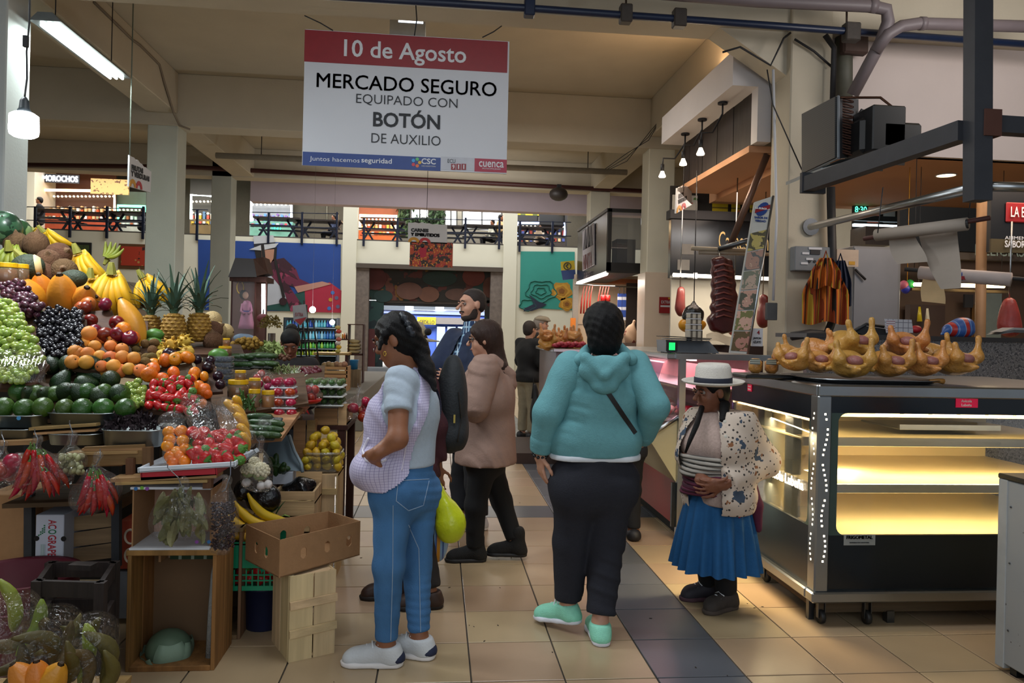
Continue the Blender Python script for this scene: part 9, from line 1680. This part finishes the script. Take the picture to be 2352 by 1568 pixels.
for i in range(7):y=748+9*i;t=at('snack_bag',f'hanging snack bag, {NUM[i]} from the top of the strip left of the grain sacks', 'snack bag',778,y,12.2);wpart('bag',MB().ball(P(776+2*(i % 2),y+4,12.2),(.045,.02,.034),10,6),mat(['b8a05a', 'b03a2a', 'c8c0b0', 'b05a4a', 'b8b0a8', 'c0981c', 'a89a4a'][i],.35),t,True);tubep('cord',[P(777,y-2,12.22),P(777,y+10,12.22)],.004,BK,t,4)
for i in range(3):t=at('juice_bottle',['left', 'middle', 'right'][i]+' juice bottle in the trio left of the grain sacks', 'bottle',787+4.5*i,778,12.6);wpart('bottle',MB().lathe([(.014,0),(.015,.06),(.007,.08),(.007,.10),(0,.10)],10,tuple(P(787+4.5*i,778,12.6))),mat(['c0861c', 'd0641c', '3a1814'][i],.3),t,True)
t=at('small_shelf', 'little shelf under the juice bottles', 'shelf',791,780,12.6);rect(782,778,801,781,12.5,WD,t, 'shelf_board',.2)
c=P(813,848,12.0);t=thing('blue_bucket', 'bright blue bucket standing left of the entrance', 'bucket',tuple(c));wpart('bucket',MB().lathe([(.055,0),(.07,.14),(.074,.15),(.066,.15),(.05,.01),(0,.01)],18,tuple(c)),mat('1c6a9a',.4),t,True)
t=at('bucket_stand', 'plank box under the bright blue bucket', 'box',812,872,12);rect(800,848,826,886,11.95,wood('6a5844',.4,4),t, 'box',.25,0,.55);t=at('striped_can', 'red and green can beside the blue bucket', 'can',798,866,11.8);wpart('can',MB().lathe([(.04,0),(.04,.30),(0,.30)],14,(float(P(798,870,11.8)[0]),11.8,.55)),patmat('a03a1c',(('z', '1c6a3a',4,.35),),.4),t,True)
t=at('concrete_ramp', 'raised grey concrete ledge carrying the grocery shelves before the entrance', 'ledge',840,900,13.5);wpart('ledge',MB().bb(hx(-4.1,10.95,0),hx(-1.05,16.5,.55),.01),mat('6a665e',.85,0,.1,4,.1),t)
# behind the granite counter
t=at('rear_shop', 'dark back room of the poultry shop behind the paper rolls', 'stall',2200,770,8.6);rect(2066,575,2500,830,8.6,mat('4a382c',.7,0,.3,3),t, 'back_wall',.05,0,0);rect(2066,480,2500,580,8.3,mat('16181a',.4),t, 'upper_wall',.05);rect(2090,700,2170,800,8.4,mat('2a1612',.6),t, 'dark_shelf',.1);rect(2262,670,2300,800,8.5,mat('6c7672',.6),t, 'pale_panel',.05);rect(2238,700,2262,800,8.5,mat('6a4c28',.6),t, 'wooden_panel',.05);rect(2060,582,2500,598,8.0,mat('4a4038',.6),t, 'header_beam',.1);rect(2216,676,2236,706,8.4,BK,t, 'dark_plaque',.03)
for i,(x,y) in enumerate(((2112,738),(2130,742))):tubep('bottle',[P(x,y,8.3),P(x,y-34,8.3)],[.03,.012],mat(['a8981c', 'b8b4a8'][i],.3),t,8)
t=at('strip_lamp', 'row of warm strip lamps behind the paper rolls', 'lamp',2220,662,7.8);[tubep('tube',[P(a,653+.02*(a-2100),7.8),P(b,653+.02*(b-2100),7.8)],.022,glow('ffe4a8',8.),t,8) for a,b in ((2100,2122),(2200,2246),(2260,2306))];rect(2095,664,2320,670,7.85,mat('5a4a34',.6),t, 'housing',.08);[tubep('wire',[P(x,655,7.85),hx(*P(x,655,7.85)[:2],3.42)],.004,BK,t,4) for x in (2110,2300)];area('rear_shop_light',P(2210,672,7.6),1.2,14,(1,.82,.55),(0,0,-1),.3)
t=at('shop_post', 'tan wooden post in the poultry shop behind the striped bag', 'post',2254,770,6.6);tubep('post',[hx(*P(2254,790,6.6)[:2],0),P(2256,440,6.6)],.045,mat('8a6a4a',.6),t,10)
t=at('shop_sign', 'black sign with red lozenge reading LA at the right edge', 'sign',2315,580,6.4);rect(2276,425,2500,582,6.4,mat('0f1116',.4),t, 'board',.05);rect(2312,466,2420,512,6.38,mat('8f1a1e',.4),t, 'red_lozenge',.02,.02);tbox('LA EUROPEA',2322,476,2420,500,6.365,LW,t,.01);rect(2276,552,2500,582,6.39,mat('4a4028',.5),t, 'lower_band',.02);tbox('ALIMENTOS',2308,543,2384,551,6.38,LW,t);tbox('SABOR DE VERDAD',2308,554,2440,570,6.37,LW,t,.02)
t2=at('metal_lettering', 'row of pale metal letters on the beam below the black sign', 'sign',2280,588,7.9);tbox('DELICIAS',2240,562,2352,588,7.9,mat('8a9a90',.4),t2)
t=at('green_display', 'small lit green digital display high behind the steel tube', 'display',1975,485,9.8);rect(1962,472,1994,490,10.3,BK,t, 'case',.06);tbox('8:30',1964,474,1991,488,10.29,glow('58ffc0',3.),t)
t=at('upper_shop', 'dim upper stall with lamps and posters behind the steel tube', 'stall',2030,560,10.5);rect(1960,450,2280,565,10.9,mat('2c2a28',.6),t, 'back_panel',.05);rect(1962,515,2072,521,10.4,glow('dff4ff',4.),t, 'lamp_tube',.05);[rect(x,480,x+26,512,10.7,patmat(c_,(('blotch', '3a8a8a',3,.55),),.5),t, 'poster',.02) for x,c_ in ((1993, 'a85a44'),(2075, 'a86a54'),(2030, '8a8a84'))];[rect(x,455,x+8,560,10.4,mat('1c2428',.5),t, 'mullion',.05) for x in (2126,2180)];rect(1962,500,2280,512,10.35,mat('23343a',.5),t, 'rail',.05);rect(1988,520,2050,562,10.2,mat('7a7470',.4,.6),t, 'steel_warmer',.4)
t=at('striped_bag', 'red and blue striped plastic bag on the granite counter', 'bag',2200,770,5.3);vput('bag_film',vmesh(sdf([ell(P(2202,758,5.3),(.12,.09,.065)),ell(P(2212,745,5.3),(.08,.07,.05)),cap(P(2170,765,5.3),P(2160,768,5.3),.02,.01)],.010,.03,(),folds(.007,40)),patmat('3a62a8',(('x', 'b8302c',11,.40),('x', '7a9ac8',22,.14)),.35)),t)
t=at('calendar', 'tear-off calendar sheet leaning at the back of the granite counter', 'calendar',2064,766,5.2);poly([(2032,732),(2094,734),(2098,764),(2036,765)],5.1,patmat('b0aeb4',(('grid', '6a6870',26,.12),),.7),t, 'sheet',.004);rect(2036,735,2056,762,5.098,patmat('c0b8bc',(('z', '8a5a64',60,.3),),.7),t, 'text_block',.003)
t=at('red_parcel', 'small red parcel behind the calendar', 'parcel',2105,764,5.3);vput('parcel',vmesh(sdf([ell(P(2104,756,5.3),(.04,.04,.03))],.008),mat('a81c24',.5)),t)
t=at('black_gadget', 'black folded device left of the calendar on the granite counter', 'device',2000,768,5.25);poly([(1960,762),(1984,748),(2038,756),(2040,772),(1990,770)],5.2,BK,t, 'body',.06);tubep('strap',[P(1962,760,5.2),P(1990,744,5.2),P(2030,750,5.2)],.012,BK,t,6)
t=at('newspapers', 'folded white papers at the right end of the granite counter', 'papers',2335,768,5.3);[poly([(2292+4*i,768-3*i),(2330,758-3*i),(2420,762-3*i),(2420,766-3*i),(2330,763-3*i)],5.3-.03*i,mat('a8a6a4',.7),t, 'sheet',.12) for i in range(3)]
t=at('toy_ball', 'pink, green and blue paper lantern hanging behind the grey cabinet', 'ornament',2085,655,7.9);[wpart('paper_face',MB().ball(P(x,y,7.9),(.05,.045,.056),9,6),mat(c_,.5),t,True) for x,y,c_ in ((2076,655, 'b8607a'),(2090,653, '1c9a4a'),(2080,663, '2a34a8'))];tubep('string',[P(2084,645,7.9),hx(*P(2084,645,7.9)[:2],3.42)],.004,YEL,t,4)
